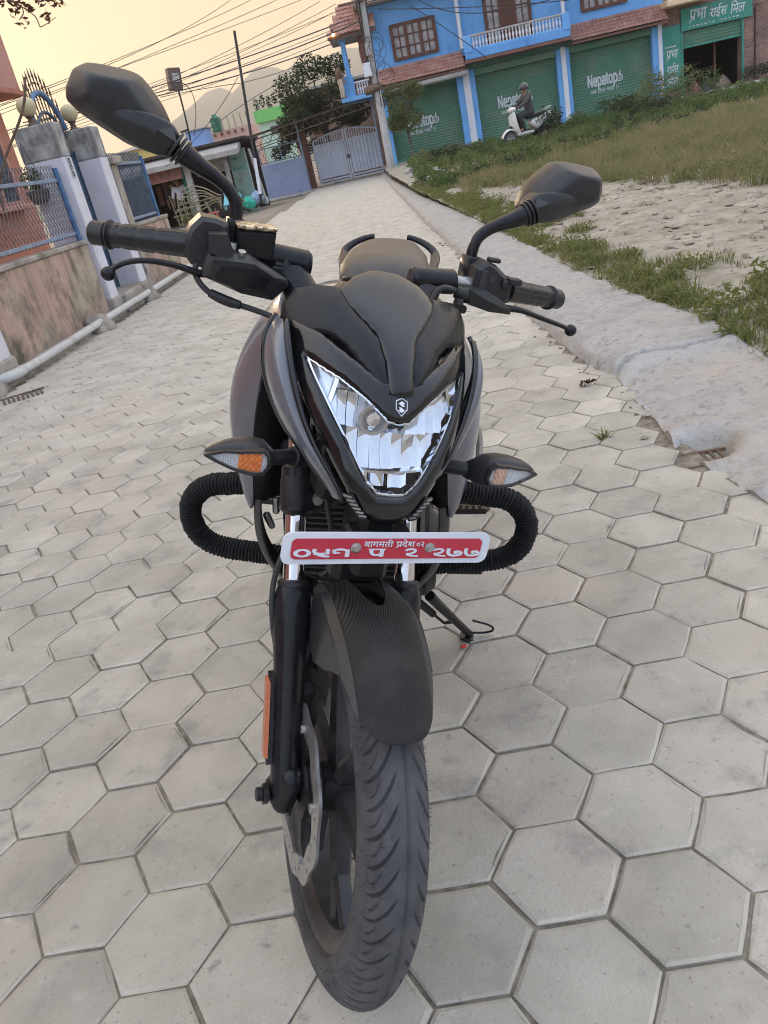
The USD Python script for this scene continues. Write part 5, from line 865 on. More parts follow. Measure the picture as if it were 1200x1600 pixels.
part('headlight_bracket', cat([box((0, 0.175, 0.74), (0.15, 0.10, 0.05), 0.01), box((0.0, 0.10, 0.695), (0.05, 0.10, 0.13), 0.008), box((0, 0.115, 0.63), (0.085, 0.05, 0.07), 0.012), box((0, 0.20, 0.80), (0.12, 0.06, 0.22), 0.02)]), M['darkcast'])
for k, (xa, xb) in enumerate(((-0.045, -0.03), (0.055, 0.045), (0.066, 0.056))): part('control_cable', tube([(xa, 0.21, 0.80), (xa * 1.2, 0.16, 0.72), (xb, 0.15, 0.63), (xb * 0.9, 0.2, 0.55)], 0.0042, 8, 30), M['cable'], smooth=True)
# ---- front fender
def fend(tr, ph, lift=0.0):
    t, p = np.meshgrid(tr, np.radians(ph), indexing='ij') if np.ndim(ph) == 1 else (tr, np.radians(ph))
    r = 0.331 + lift - 0.030 * np.abs(t) ** 2.2 - 0.012 * np.clip(np.degrees(p) / 36, 0, 1) * 0.4; x = 0.0675 * t * (1 - 0.15 * np.clip(np.degrees(p) / 36, 0, 1) - 0.10 * np.clip(-np.degrees(p) / 26, 0, 1))
    return np.stack([x - 0.010 * np.clip(np.degrees(p) / 36, -0.3, 1), -r * np.sin(p), AZ + r * np.cos(p)], -1)
tt = np.linspace(-0.80, 0.80, 33); uu = np.linspace(0, 1, 40)
pmin = lambda t: np.where(np.abs(t) < 0.5, 1.0 - 30.0 * np.clip(np.abs(t) / 0.5, 0, 1) ** 2.4, -29.0); pmax = lambda t: 36.5 - 3.0 * np.abs(t) ** 2.0 - 13.0 * np.abs(t) ** 5
T2, U2 = np.meshgrid(tt, uu, indexing='ij'); PH = pmin(T2) + (pmax(T2) - pmin(T2)) * U2
Fm = part('front_fender', shell(fend(T2, PH), 0.003, (0, -0.5, 1)), carbon, smooth=40)
for s in (-1, 1):
    tb = np.linspace(0.80, 1.0, 8) * s; T3, U3 = np.meshgrid(tb, uu, indexing='ij'); lo = np.full_like(U3, -25.0); hi = pmax(T3) - 3.0 * np.clip((np.abs(T3) - 0.8) / 0.2, 0, 1) ** 1.5
    part('fender_edge', shell(fend(T3, lo + (hi - lo) * U3, -0.0015), 0.003, (s, -0.3, 0.5)), M['plastic'], parent=Fm, smooth=40)
    pq = np.linspace(-22, 17.5, 24); w0 = fend(np.full((24, 1), s * 1.0), pq[:, None])[:, 0]; dep = np.interp(pq, [-22, -5, 8, 17.5], [0.085, 0.080, 0.050, 0.004]); rad = np.stack([0 * pq, -np.sin(np.radians(pq)), np.cos(np.radians(pq))], 1)
    part('fender_skirt', shell(np.stack([w0 - rad * (dep * u)[:, None] + np.stack([s * 0.006 * math.sin(u * 1.57) * np.clip(1 - pq / 20, 0, 1), 0 * pq, 0 * pq], 1) for u in np.linspace(0, 1, 8)]), 0.003, (s, 0, 0)), M['plastic'], parent=Fm, smooth=40)
    part('fender_stay', hull([(s * 0.070, 0.10, 0.50), (s * 0.072, 0.075, 0.44), (s * 0.066, 0.13, 0.52), (s * 0.066, 0.085, 0.42), (s * 0.066, 0.06, 0.50)]), M['plastic'], parent=Fm, smooth=30)
T4, U4 = np.meshgrid(np.linspace(-0.52, 0.52, 17), uu, indexing='ij'); part('fender_recess', shell(fend(T4, -30 + 36 * U4, -0.022), 0.003, (0, -0.5, 1)), M['gloss'], parent=Fm, smooth=40)
# ---- number plate
PLC, PLW, PLH = np.array([0.004, 0.014, 0.706]), 0.288, 0.0455
PLF = lambda dy: (lambda v: np.stack([PLC[0] + v[:, 0], PLC[1] - dy - v[:, 2] + 0.03 * (v[:, 1]), PLC[2] + v[:, 1] + 0.004 * v[:, 0] / 0.144], 1))
rr_poly = lambda w, h, r: shapely.box(-w / 2 + r, -h / 2 + r, w / 2 - r, h / 2 - r).buffer(r, 6)
PL = part('number_plate', extr(rr_poly(PLW, PLH, 0.012), 0.003, PLF(0.0)), M['pwhite'], smooth=False)
part('red_field', extr(rr_poly(PLW - 0.024, PLH - 0.016, 0.007), 0.0012, PLF(0.0031)), M['pred'], parent=PL, smooth=False)
def stroke(pts, w, closed=False):
    p = spl(pts, 24) if len(pts) > 2 else np.asarray(pts, float); return LineString(p).buffer(w, 6, cap_style='flat')
def digit(k):
    w = 0.10
    if k == '0': return affinity.scale(Point(0.5, 0.5).buffer(0.5), 1, 1).difference(affinity.scale(Point(0.5, 0.5).buffer(0.26), 0.95, 1.15))
    if k == '5': return union_all([stroke([(0.12, 1.0), (0.10, 0.62), (0.32, 0.42), (0.70, 0.46)], 0.115), stroke([(0.84, 1.0), (0.84, 0.36)], 0.115), stroke([(0.05, 0.40), (0.42, 0.26), (0.98, 0.04)], 0.075), stroke([(0.25, 0.24), (0.6, 0.06), (0.95, 0.02)], 0.05)])
    if k == '1': return union_all([Point(0.14, 0.55).buffer(0.13), stroke([(0.02, 0.70), (0.30, 0.93), (0.62, 0.93), (0.86, 0.72)], 0.105), stroke([(0.87, 0.92), (0.87, 0.0)], 0.125), stroke([(0.14, 0.45), (0.34, 0.50), (0.42, 0.60)], 0.06)])
    if k == '2': return union_all([stroke([(0.02, 0.72), (0.34, 0.95), (0.72, 0.80), (0.62, 0.52), (0.12, 0.34)], 0.105), Point(0.14, 0.33).buffer(0.12), stroke([(0.10, 0.24), (0.45, 0.10), (1.0, 0.05)], 0.085)])
    if k == '7': return union_all([stroke([(0.10, 1.0), (0.08, 0.55), (0.24, 0.16), (0.58, 0.08), (0.88, 0.26), (0.86, 0.52), (0.66, 0.62), (0.50, 0.50)], 0.115), Point(0.56, 0.42).buffer(0.13)])
    return union_all([stroke([(0.0, 0.93), (1.0, 0.93)], 0.07), stroke([(0.22, 0.92), (0.22, 0.42), (0.42, 0.22), (0.72, 0.28)], 0.11), stroke([(0.80, 0.95), (0.80, 0.0)], 0.125)])
bw = (PLW - 0.024)
for ch, px_ in zip('051p2277', (0.012, 0.108, 0.206, 0.390, 0.588, 0.738, 0.812, 0.910)):
    g_ = affinity.affine_transform(digit(ch), [0.0185 if ch == '2' else 0.0232, 0, 0, 0.0116, -bw / 2 + bw * px_, -0.0112])
    part('figure', extr(g_, 0.0008, PLF(0.0044)), M['pwhite'], parent=PL, smooth=False)
for nm, x, w in (('bagmati', -0.0365, 0.040), ('pradesh', 0.0075, 0.0265), ('zerotwo', 0.0365, 0.0105)):
    part('lettering', extr(fit_poly(glyph(nm), x, 0.0032 - (0.0012 if nm == 'pradesh' else 0), w=w, h={'bagmati': 0.0108, 'pradesh': 0.0120, 'zerotwo': 0.0074}[nm]), 0.0008, PLF(0.0044)), M['pwhite'], parent=PL, smooth=False)
for x in (-0.0470, 0.0560):
    B2 = part('plate_bolt', xf(lathe([(0, 0), (0, 0.0072), (0.0012, 0.0072), (0.0022, 0.0045), (0.0042, 0.004), (0.0042, 0)], 16, 'z'), lambda v: PLF(0.0044)(v + [x, 0.002, 0])), M['steel'], parent=PL)
part('plate_arm', cat([box((0.02, 0.05, 0.702), (0.06, 0.07, 0.012), 0.003), box((-0.03, 0.05, 0.702), (0.02, 0.07, 0.012), 0.003)]), M['darkcast'])
# ---- headlight
_K = np.array([(0.112, 0.158, 0.917), (0.103, 0.125, 0.894), (0.0885, 0.09, 0.868), (0.0725, 0.067, 0.842), (0.036, 0.043, 0.785), (0.020, 0.035, 0.771), (0.019, 0.0685, 0.873), (0.0, 0.063, 0.869), (0.017, 0.072, 0.901), (0.124, 0.152, 0.905), (0.128, 0.198, 0.930), (0.095, 0.089, 0.820), (0.079, 0.070, 0.800), (0.034, 0.040, 0.737), (0.0, 0.030, 0.735), (0.058, 0.060, 0.768)])
_f = lambda x, z: np.stack([np.ones_like(x), z - .85, (z - .85) ** 2, x ** 2, x ** 2 * (z - .85), x ** 4], -1)
_c = np.linalg.lstsq(_f(_K[:, 0], _K[:, 2]), _K[:, 1], rcond=None)[0]
yL = lambda x, z: _f(np.asarray(x, float), np.asarray(z, float)) @ _c
half = lambda H_: Polygon(list(H_) + [(-x, z) for x, z in H_[::-1] if x > 1e-9])
LENS = half([(0.0, 0.8665), (0.013, 0.868), (0.020, 0.874), (0.042, 0.890), (0.072, 0.906), (0.112, 0.9175), (0.1125, 0.913), (0.1035, 0.894), (0.0885, 0.869), (0.0720, 0.8425), (0.053, 0.8125), (0.035, 0.7850), (0.0205, 0.7715), (0.0, 0.7705)])
COWL = half([(0.0, 0.914), (0.03, 0.916), (0.06, 0.930), (0.095, 0.947), (0.128, 0.950), (0.131, 0.925), (0.124, 0.897), (0.112, 0.864), (0.095, 0.832), (0.078, 0.803), (0.056, 0.770), (0.035, 0.742), (0.016, 0.730), (0.0, 0.729)])
HL = part('headlight', sheet(COWL.difference(LENS.buffer(-0.001)), lambda x, z: yL(x, z) - 0.004, 0.006, 0.016, 0.005), M['gloss'], label='gloss black headlight cowl', smooth=50)
part('chrome_trim', sheet(LENS.buffer(0.0005).difference(LENS.buffer(-0.0042)), lambda x, z: yL(x, z) - 0.0012, 0.003, 0.010, 0.0016), M['reflector'], parent=HL, smooth=50)
part('lens', sheet(LENS.buffer(-0.0035), lambda x, z: yL(x, z) - 0.0015, 0.007, 0.0022), M['lens'], parent=HL, smooth=60)
# reflector behind the lens: ordered rows of tall curved facets
rf_ = np.random.default_rng(21); RIN = LENS.buffer(-0.004); fac = []; fac2 = []
zr_ = [0.764, 0.800, 0.846, 0.889, 0.93]
for r_ in range(4):
    za, zb = zr_[r_], zr_[r_ + 1]; n_ = (6, 10, 14, 13)[r_]; xs_ = np.linspace(-0.0748, 0.0748 if r_ < 2 else 0.113, n_ + 1)
    for c_ in range(n_):
        ce = shapely.box(xs_[c_] + 0.0002, za + 0.0002, xs_[c_ + 1] - 0.0002, zb - 0.0002).intersection(RIN)
        for g_ in getattr(ce, 'geoms', [ce]):
            if g_.geom_type != 'Polygon' or g_.area < 8e-6: continue
            cx, cz = (xs_[c_] + xs_[c_ + 1]) / 2, (za + zb) / 2; k0 = float(yL(cx, cz)); bowl = 0.027 - 0.010 * min(1.0, (cx / 0.085) ** 2 + ((cz - 0.835) / 0.10) ** 2)
            tx, tz = rf_.normal(-0.15, 0.11), rf_.choice([0.30, 0.40, 0.46, 0.52, 0.58, 0.62]); cu = rf_.choice([-1, 1]) * rf_.uniform(8, 26)
            fy_ = lambda x, z: k0 + bowl + (x - cx) * tx + (z - cz) * tz + cu * (x - cx) ** 2 - 9.0 * (z - cz) ** 2
            fac.append(sheet(g_, fy_, 0.0030, 0.0012))
put(HL, 'reflector', xf(cat(fac), steer), M['reflector'], smooth=35)
for s in (-1, 1):
    W_ = RIN.intersection(shapely.box(0.076, 0.7, 0.2, 1) if s > 0 else shapely.box(-0.2, 0.7, -0.076, 1))
    if s < 0: part('side_reflector_panel', sheet(W_, lambda x, z: yL(x, z) + 0.010 + 0.12 * (np.abs(x) - 0.076) + 0.30 * (z - 0.89), 0.008, 0.002), M['lampblue'] if s < 0 else M['reflector'], parent=HL, smooth=False)
    part('divider_rib', sheet(RIN.intersection(LineString([(s * 0.068, 0.93), (s * 0.094, 0.84)]).buffer(0.0022)), lambda x, z: yL(x, z) + 0.004, 0.004, 0.012), M['reflector'], parent=HL, smooth=False)
part('lower_shade', sheet(RIN.intersection(Polygon([(-0.045, 0.800), (0.06, 0.806), (0.06, 0.803), (-0.045, 0.797)])), lambda x, z: yL(x, z) + 0.006, 0.004, 0.016), M['reflector'], parent=HL, smooth=False)
bc_ = np.array([-0.030, float(yL(-0.030, 0.862)), 0.862])
BU = part('bulb_shield', mv(lathe([(0.022, 0.020), (0.0, 0.0215), (-0.004, 0.0205), (-0.004, 0.016), (0.004, 0.0145), (0.004, 0.0)], 28, 'y'), bc_ + [0, 0.012, 0]), M['steel'], parent=HL)
part('bulb_cap', mv(lathe([(0.002, 0.0), (0.001, 0.009), (0.006, 0.0125)], 20, 'y'), bc_ + [0, 0.010, 0]), M['chrome'], parent=HL)
part('headlight_shell', sheet(COWL.buffer(-0.004), lambda x, z: yL(x, z) + 0.052 - 0.20 * np.abs(x), 0.012, 0.03), M['plastic'], parent=HL, smooth=40)
EM = part('emblem', sheet(affinity.translate(Polygon([(0, 0.0094), (0.0078, 0.0060), (0.0078, -0.0036), (0, -0.0114), (-0.0078, -0.0036), (-0.0078, 0.0060)]).difference(Polygon([(0, 0.0087), (0.0069, 0.0054), (0.0069, -0.003), (0, -0.0104), (-0.0069, -0.003), (-0.0069, 0.0054)])), 0, 0.887), lambda x, z: yL(x, z) - 0.0105, 0.003, 0.004), M['pwhite'], parent=HL, smooth=False)
for q_ in ([(-0.0042, 0.0030), (0.0, 0.0060), (0.0044, 0.0036), (0.0020, 0.0020), (0.0044, 0.0002), (0.0010, -0.0002), (-0.0016, 0.0014)], [(0.0042, -0.0042), (0.0, -0.0072), (-0.0044, -0.0048), (-0.0020, -0.0032), (-0.0044, -0.0014), (-0.0010, -0.0010), (0.0016, -0.0026)]):
    part('emblem_mark', sheet(affinity.translate(Polygon(q_), 0, 0.887), lambda x, z: yL(x, z) - 0.0107, 0.002, 0.003), M['pwhite'], parent=HL, smooth=False)
part('badge_field', sheet(affinity.translate(Polygon([(0, 0.0095), (0.0075, 0.0058), (0.0075, -0.003), (0, -0.011), (-0.0075, -0.003), (-0.0075, 0.0058)]), 0, 0.887), lambda x, z: yL(x, z) - 0.0098, 0.003, 0.003), M['gloss'], parent=HL, smooth=False)
for s in (-1, 1):
    q = Polygon([(s * 0.064, 0.767), (s * 0.050, 0.770), (s * 0.030, 0.738), (s * 0.038, 0.738)])
    pl_ = part('pilot_lamp', sheet(q, lambda x, z: yL(x, z) - 0.0115, 0.004, 0.006), M['plastic'], parent=HL, smooth=False)
    for k in range(6):
        a = k / 5.2; c0 = np.array([s * (0.058 - 0.023 * a), 0.766 - 0.025 * a]); part('pilot_rib', sheet(LineString([c0 + [s * 0.003, 0.001], c0 + [-s * 0.0045, 0.001]]).buffer(0.0013), lambda x, z: yL(x, z) - 0.0122, 0.002, 0.003), M['steel'], parent=pl_, smooth=False)
    # graphite side panels of the headlight with a black inner lip
    G_ = [[(s * 0.144, 0.215, 0.950), (s * 0.142, 0.20, 0.950), (s * 0.139, 0.19, 0.950)], [(s * 0.158, 0.200, 0.895), (s * 0.147, 0.150, 0.905), (s * 0.135, 0.150, 0.910)], [(s * 0.144, 0.182, 0.845), (s * 0.134, 0.125, 0.850), (s * 0.118, 0.118, 0.850)], [(s * 0.125, 0.150, 0.812), (s * 0.110, 0.105, 0.808), (s * 0.094, 0.095, 0.805)], [(s * 0.097, 0.125, 0.780), (s * 0.086, 0.088, 0.778), (s * 0.073, 0.080, 0.775)], [(s * 0.066, 0.10, 0.745), (s * 0.062, 0.075, 0.745), (s * 0.056, 0.068, 0.747)]]
    SP = part('headlight_side_panel', patch(G_, 40, 14, 0.003, (s, -1, 0)), M['grey'], smooth=60)
    e0 = np.array([r[2] for r in G_]) + [-s * 0.003, -0.004, 0]; part('panel_lip', tube(e0, 0.0045, 8, 40), M['gloss'], parent=SP, smooth=True)
    e1 = np.array([r[0] for r in G_]); part('panel_edge', tube(e1 + [0, 0.006, 0], 0.0035, 8, 40), M['gloss'], parent=SP, smooth=True)
# ---- fly screen
_V = np.array([(0.0, 0.070, 0.900), (0.017, 0.0715, 0.9015), (0.078, 0.138, 0.942), (0.134, 0.209, 0.932), (0.118, 0.221, 0.985), (0.070, 0.190, 0.997), (0.041, 0.219, 1.013), (0.0, 0.228, 1.027), (0.020, 0.110, 0.945), (0.0, 0.105, 0.942), (0.10, 0.175, 0.955)])
_g = lambda x, z: np.stack([np.ones_like(x), z - .95, (z - .95) ** 2, x ** 2, x ** 2 * (z - .95)], -1)
_cv = np.linalg.lstsq(_g(_V[:, 0], _V[:, 2]), _V[:, 1], rcond=None)[0]
yV = lambda x, z: _g(np.asarray(x, float), np.asarray(z, float)) @ _cv
VIS = half([(0.0, 1.024), (0.020, 1.023), (0.045, 1.014), (0.066, 0.999), (0.074, 0.999), (0.098, 0.996), (0.122, 0.986), (0.134, 0.966), (0.139, 0.940), (0.135, 0.926), (0.118, 0.934), (0.098, 0.944), (0.080, 0.946), (0.066, 0.940), (0.048, 0.922), (0.030, 0.906), (0.014, 0.899), (0.0, 0.898)])
PANEL = half([(0.0, 1.024), (0.020, 1.023), (0.045, 1.014), (0.067, 0.998), (0.058, 0.984), (0.026, 0.958), (0.0185, 0.930), (0.0165, 0.8995), (0.0, 0.898)])
VS = part('fly_screen', sheet(VIS.difference(PANEL.buffer(-0.002)), lambda x, z: yV(x, z), 0.008, 0.004, 0.006), M['satin'], label='matt black fly screen', smooth=60)
part('centre_panel', sheet(PANEL, lambda x, z: yV(x, z) - 0.0045 - 0.004 * np.exp(-(x / 0.006) ** 2) * 0, 0.006, 0.004, 0.004), M['gloss'], parent=VS, smooth=60, label='glossy smoked centre panel')
part('screen_stay', cat([box((s * 0.085, 0.20, 0.93), (0.02, 0.09, 0.03), 0.005) for s in (-1, 1)] + [box((0, 0.24, 0.965), (0.14, 0.05, 0.07), 0.015)]), M['plastic'])
# ---- turn signals
for s in (-1, 1):
    secs = []
    for x, cy, cz, hy, hz in ((0.142, 0.128, 0.776, 0.010, 0.011), (0.150, 0.116, 0.781, 0.016, 0.016), (0.160, 0.107, 0.786, 0.022, 0.0225), (0.176, 0.101, 0.790, 0.024, 0.0235), (0.196, 0.099, 0.792, 0.021, 0.0205), (0.214, 0.098, 0.793, 0.015, 0.0155), (0.228, 0.098, 0.793, 0.009, 0.009), (0.236, 0.098, 0.793, 0.003, 0.003)):
        a = np.linspace(0, 2 * np.pi, 28, endpoint=False); ca, sa = np.cos(a), np.sin(a)
        secs.append(np.stack([np.full(28, s * x), cy + hy * np.sign(ca) * np.abs(ca) ** 0.75, cz + hz * np.sign(sa) * np.abs(sa) ** 0.8], 1))
    TS = part('turn_signal', loft(secs if s > 0 else [q[::-1] for q in secs]), M['plastic'], smooth=50)
    part('stalk', cat([cyl((s * 0.085, 0.155, 0.772), (s * 0.148, 0.126, 0.778), 0.0112, 20, r2=0.0105), cyl((s * 0.098, 0.150, 0.772), (s * 0.114, 0.142, 0.7745), 0.0150, 20, 0.002)]), M['rubber'], parent=TS)
    tl = Polygon([(0.236, 0.7925), (0.215, 0.8015), (0.186, 0.8060), (0.165, 0.8065), (0.158, 0.7995), (0.156, 0.786), (0.162, 0.7745), (0.178, 0.7745), (0.205, 0.781), (0.224, 0.7875)])
    tl = tl if s > 0 else affinity.scale(tl, -1, 1, origin=(0, 0))
    yT = lambda x, z: 0.0755 + 0.33 * np.clip(np.abs(x) - 0.196, 0, 1) + 0.30 * np.clip(0.170 - np.abs(x), 0, 1) - 0.10 * (z - 0.79)
    part('bezel', sheet(tl.buffer(0.0018).difference(tl.buffer(-0.0014)), lambda x, z: yT(x, z) - 0.0035, 0.004, 0.012, 0.001), M['plastic'], parent=TS, smooth=50)
    part('inner_reflector', sheet(tl.buffer(-0.001), lambda x, z: yT(x, z) + 0.001 + 0.0012 * np.sin(x * 1900), 0.0016, 0.003), M['pillar_lamp'], parent=TS, smooth=False)
    am = shapely.box(0.164, 0.76, 0.182, 0.83) if s > 0 else shapely.box(-0.196, 0.76, -0.166, 0.83)
    part('amber_bulb', sheet(tl.buffer(-0.003).intersection(am), lambda x, z: yT(x, z) - 0.0010 + 0.0015 * np.sin(x * 900) * np.cos(z * 700), 0.0025, 0.003, 0.002), M['amber'] if s < 0 else M['paleamber'], parent=TS, smooth=False)
    part('clear_lens', sheet(tl.buffer(-0.0006), lambda x, z: yT(x, z) - 0.0045, 0.004, 0.0012, 0.001), M['lens'], parent=TS, smooth=60)
# ---- handlebars, grips, switches, levers, mirrors
for s in (-1, 1):
    HB = part('handlebar_clip', cat([cyl((s * 0.082, 0.345, 1.002), (s * 0.155, 0.349, 1.006), 0.0195, 24, 0.003), blob([((s * 0.105, 0.345, 0.995), 0.017), ((s * FXL, 0.318, 0.955), 0.027), ((s * 0.12, 0.345, 0.995), 0.015)], True), cyl((s * 0.0795, 0.345, 1.002), (s * 0.083, 0.345, 1.002), 0.016, 24)]), M['satin'])
    part('bar_tube', tube([(s * 0.150, 0.349, 1.006), (s * 0.20, 0.351, 1.006), (s * 0.252, 0.357, 1.004), (s * 0.32, 0.389, 0.998), (s * 0.39, 0.424, 0.992)], 0.011, 16, 20), M['steel'], parent=HB, smooth=True)
    g0, g1 = np.array([s * 0.248, 0.3555, 1.0045]), np.array([s * 0.366, 0.412, 0.9935]); gd = g1 - g0
    n_ = 60; th = np.linspace(0, 2 * np.pi, 40, endpoint=False); rings = []
    ex = np.array([gd[1], -gd[0], 0]) / np.hypot(gd[0], gd[1]); ez = np.cross(gd, ex); ez /= np.linalg.norm(ez)
    for k in range(n_):
        q = k / (n_ - 1); r = 0.0163 + 0.0012 * (1 - q) + (0.0012 if 0.05 < q < 0.93 else 0) * (np.sin(8 * th) > -0.2) * (1 if (k // 3) % 4 or 0.2 < q < 0.3 else 0.2) + (0.0045 if q < 0.03 or 0.955 < q < 0.985 else 0)
        rings.append(g0 + gd * q + (r * np.cos(th))[:, None] * ex + (r * np.sin(th))[:, None] * ez)
    GR = part('grip', loft(rings if s > 0 else [q[::-1] for q in rings]), M['rubber'], smooth=25)
    part('bar_end', cyl(g1 + gd * 0.0, g1 + gd * 0.20, 0.0172, 24, 0.003), M['rubber'], parent=GR)
ext = lambda pts, y0, y1, bev=0.003: hull_prism(pts, y0, y1, bev)
def hull_prism(pts, y0, y1, bev):
    p = Polygon(pts).buffer(0); i = p.buffer(-bev, join_style='mitre'); a = np.array(p.exterior.coords)[:-1]; b_ = np.array(i.exterior.coords)[:-1] if i.geom_type == 'Polygon' and not i.is_empty else a
    return hull([(x, y0, z) for x, z in b_] + [(x, y0 + bev, z) for x, z in a] + [(x, y1 - bev, z) for x, z in a] + [(x, y1, z) for x, z in b_])
SWR = part('switch_housing', hull_prism([(-0.262, 1.018), (-0.256, 1.032), (-0.243, 1.047), (-0.222, 1.047), (-0.205, 1.042), (-0.200, 1.026), (-0.200, 0.985), (-0.222, 0.976), (-0.252, 0.980), (-0.262, 0.992)], 0.330, 0.385, 0.006), M['plastic'], label='throttle side switch housing', smooth=30)
part('housing_screw', cyl((-0.212, 0.331, 1.030), (-0.212, 0.326, 1.030), 0.006, 12), M['cable'], parent=SWR)
SWL = part('switch_housing', hull_prism([(0.182, 1.034), (0.200, 1.047), (0.214, 1.043), (0.233, 1.031), (0.250, 1.020), (0.252, 0.992), (0.235, 0.980), (0.195, 0.984), (0.183, 0.998)], 0.330, 0.382, 0.006), M['plastic'], label='clutch side switch housing', smooth=30)
for sb_ in (box((0.212, 0.342, 1.049), (0.020, 0.016, 0.007), 0.002), box((0.246, 0.322, 1.024), (0.020, 0.022, 0.010), 0.002), box((0.236, 0.326, 1.017), (0.016, 0.012, 0.014), 0.003)): part('switch_button', sb_, M['rubber'], parent=SWL)
part('switch_hole', cyl((0.211, 0.334, 1.021), (0.211, 0.3285, 1.021), 0.0055, 14), M['cable'], parent=SWL); part('housing_slot', box((0.196, 0.3295, 1.018), (0.010, 0.003, 0.030), 0.001), M['cable'], parent=SWL)
for s in (-1, 1):
    MB = part('mirror', cat([hull_prism([(s * a, b_) for a, b_ in ((0.178, 1.012), (0.203, 1.012), (0.203, 1.046), (0.178, 1.046))], 0.366, 0.400, 0.004), tube([(s * 0.190, 0.383, 1.03), (s * 0.190, 0.383, 1.052), (s * 0.1945, 0.384, 1.072), (s * 0.212, 0.386, 1.090), (s * 0.240, 0.387, 1.105), (s * 0.272, 0.389, 1.122)], [0.0095, 0.0092, 0.0092, 0.0098, 0.0125, 0.0165], 20, 40)]), M['satin'], label=f'{"throttle" if s < 0 else "clutch"} side mirror', smooth=50)
    d = np.array([s * 0.85, 0.03, 0.5]); d /= np.linalg.norm(d); c0 = np.array([s * 0.2715, 0.389, 1.1215])
    for k in range(3): part('rubber_ring', cyl(c0 + d * (k * 0.0068 - 0.004), c0 + d * (k * 0.0068), 0.0195 + 0.0008 * k, 24, 0.001), M['rubber'], parent=MB)
    OUT = np.array([(0.420, 1.197), (0.404, 1.207), (0.385, 1.2085), (0.345, 1.208), (0.330, 1.205), (0.316, 1.193), (0.297, 1.172), (0.284, 1.150), (0.280, 1.124), (0.296, 1.111), (0.312, 1.1115), (0.342, 1.1175), (0.386, 1.137), (0.412, 1.149), (0.4275, 1.161), (0.428, 1.176)])
    cen = OUT.mean(0); OUT = cen + (OUT - cen) * (1 - 0.0065 / 0.062); sh = lambda k: cen + (OUT - cen) * k
    P_m = [(s * x, 0.470, z) for x, z in sh(0.95)] + [(s * x, 0.452, z) for x, z in OUT] + [(s * x, 0.436, z) for x, z in sh(0.975)] + [(s * x, 0.418, z) for x, z in sh(0.80)] + [(s * x, 0.402, z) for x, z in ((0.335, 1.172), (0.395, 1.166), (0.352, 1.190), (0.392, 1.190), (0.320, 1.158))]
    MH = part('mirror_housing', soft(hull((np.array(P_m)[:, None] + _ICO1[None] * 0.0068).reshape(-1, 3)), 0.005, 4), M['plastic'], parent=MB, smooth=True)
    P_n = [(s * x, y, z) for x, y, z in ((0.381, 0.413, 1.146), (0.369, 0.405, 1.1575), (0.342, 0.397, 1.1595), (0.312, 0.393, 1.158), (0.286, 0.396, 1.150), (0.277, 0.396, 1.136), (0.283, 0.396, 1.118), (0.300, 0.400, 1.1145), (0.332, 0.405, 1.121), (0.366, 0.412, 1.136))]
    part('mirror_neck', soft(hull((lambda q: (np.array(q)[:, None] + _ICO1[None] * 0.0045).reshape(-1, 3))(P_n + [(x, y + 0.03, z) for x, y, z in P_n] + [(s * 0.315, 0.389, 1.142), (s * 0.298, 0.388, 1.136), (s * 0.340, 0.394, 1.146)])), 0.005, 6), M['plastic'], parent=MB, smooth=True)
    nk = hull([np.array([s * 0.285, 0.392, 1.132]) + np.array([s * a, b_, c_]) for a, b_, c_ in ((0, 0, 0.018), (0.012, 0, -0.016), (-0.006, -0.014, 0), (0, 0.018, 0), (0.02, -0.01, 0.012), (0.03, 0.0, -0.008))]); part('mirror_collar', nk, M['rubber'], parent=MB, smooth=40)
    part('mirror_glass', hull([(s * x, 0.4695, z) for x, z in sh(0.90)] + [(s * x, 0.4715, z) for x, z in sh(0.90)]), M['chrome'], parent=MB, smooth=False)
def lever(P, name, lab):
    L_ = part('lever', cat([tube(P, [0.0075, 0.0070, 0.0062, 0.0058, 0.0054, 0.0050, 0.0050][:len(P)], 14, 40, flat=0.75), ball(P[-1], 0.0098, 3)]), M['satin'], label=lab, smooth=50); return L_
lever([(-0.222, 0.322, 0.976), (-0.245, 0.314, 0.9735), (-0.262, 0.310, 0.978), (-0.290, 0.308, 0.982), (-0.320, 0.308, 0.981), (-0.345, 0.308, 0.973), (-0.362, 0.308, 0.958)], 'lever', 'front brake lever')
lever([(0.222, 0.318, 0.986), (0.240, 0.312, 0.983), (0.262, 0.309, 0.983), (0.290, 0.308, 0.978), (0.320, 0.307, 0.972), (0.344, 0.307, 0.967), (0.361, 0.307, 0.962)], 'lever', 'clutch lever')
# brake master cylinder with its faceted guard, reservoir and hose; clutch perch under a rubber boot
GD = part('lever_guard', cat([hull([(x, y, z) for x, z in ((-0.238, 0.972), (-0.237, 0.985), (-0.232, 1.004), (-0.178, 1.010), (-0.163, 1.002), (-0.118, 0.982), (-0.116, 0.974), (-0.137, 0.951), (-0.154, 0.954), (-0.183, 0.955)) for y in (0.302, 0.335)] + [(-0.226, 0.290, 0.999), (-0.170, 0.288, 1.000), (-0.230, 0.293, 0.978), (-0.14, 0.292, 0.985), (-0.15, 0.294, 0.962), (-0.20, 0.292, 0.965)]),
                              hull([(x, y, z) for x, z in ((-0.231, 1.005), (-0.234, 1.030), (-0.209, 1.033), (-0.199, 1.012), (-0.20, 1.0)) for y in (0.296, 0.325)])]), M['plastic'], smooth=18)
part('guard_inset', hull([(-0.222, 0.2888, 0.974), (-0.214, 0.2868, 0.990), (-0.166, 0.2858, 0.991), (-0.146, 0.2895, 0.981), (-0.152, 0.2915, 0.966), (-0.19, 0.2895, 0.9665), (-0.20, 0.293, 0.975), (-0.17, 0.293, 0.98)]), M['satin'], parent=GD, smooth=15)
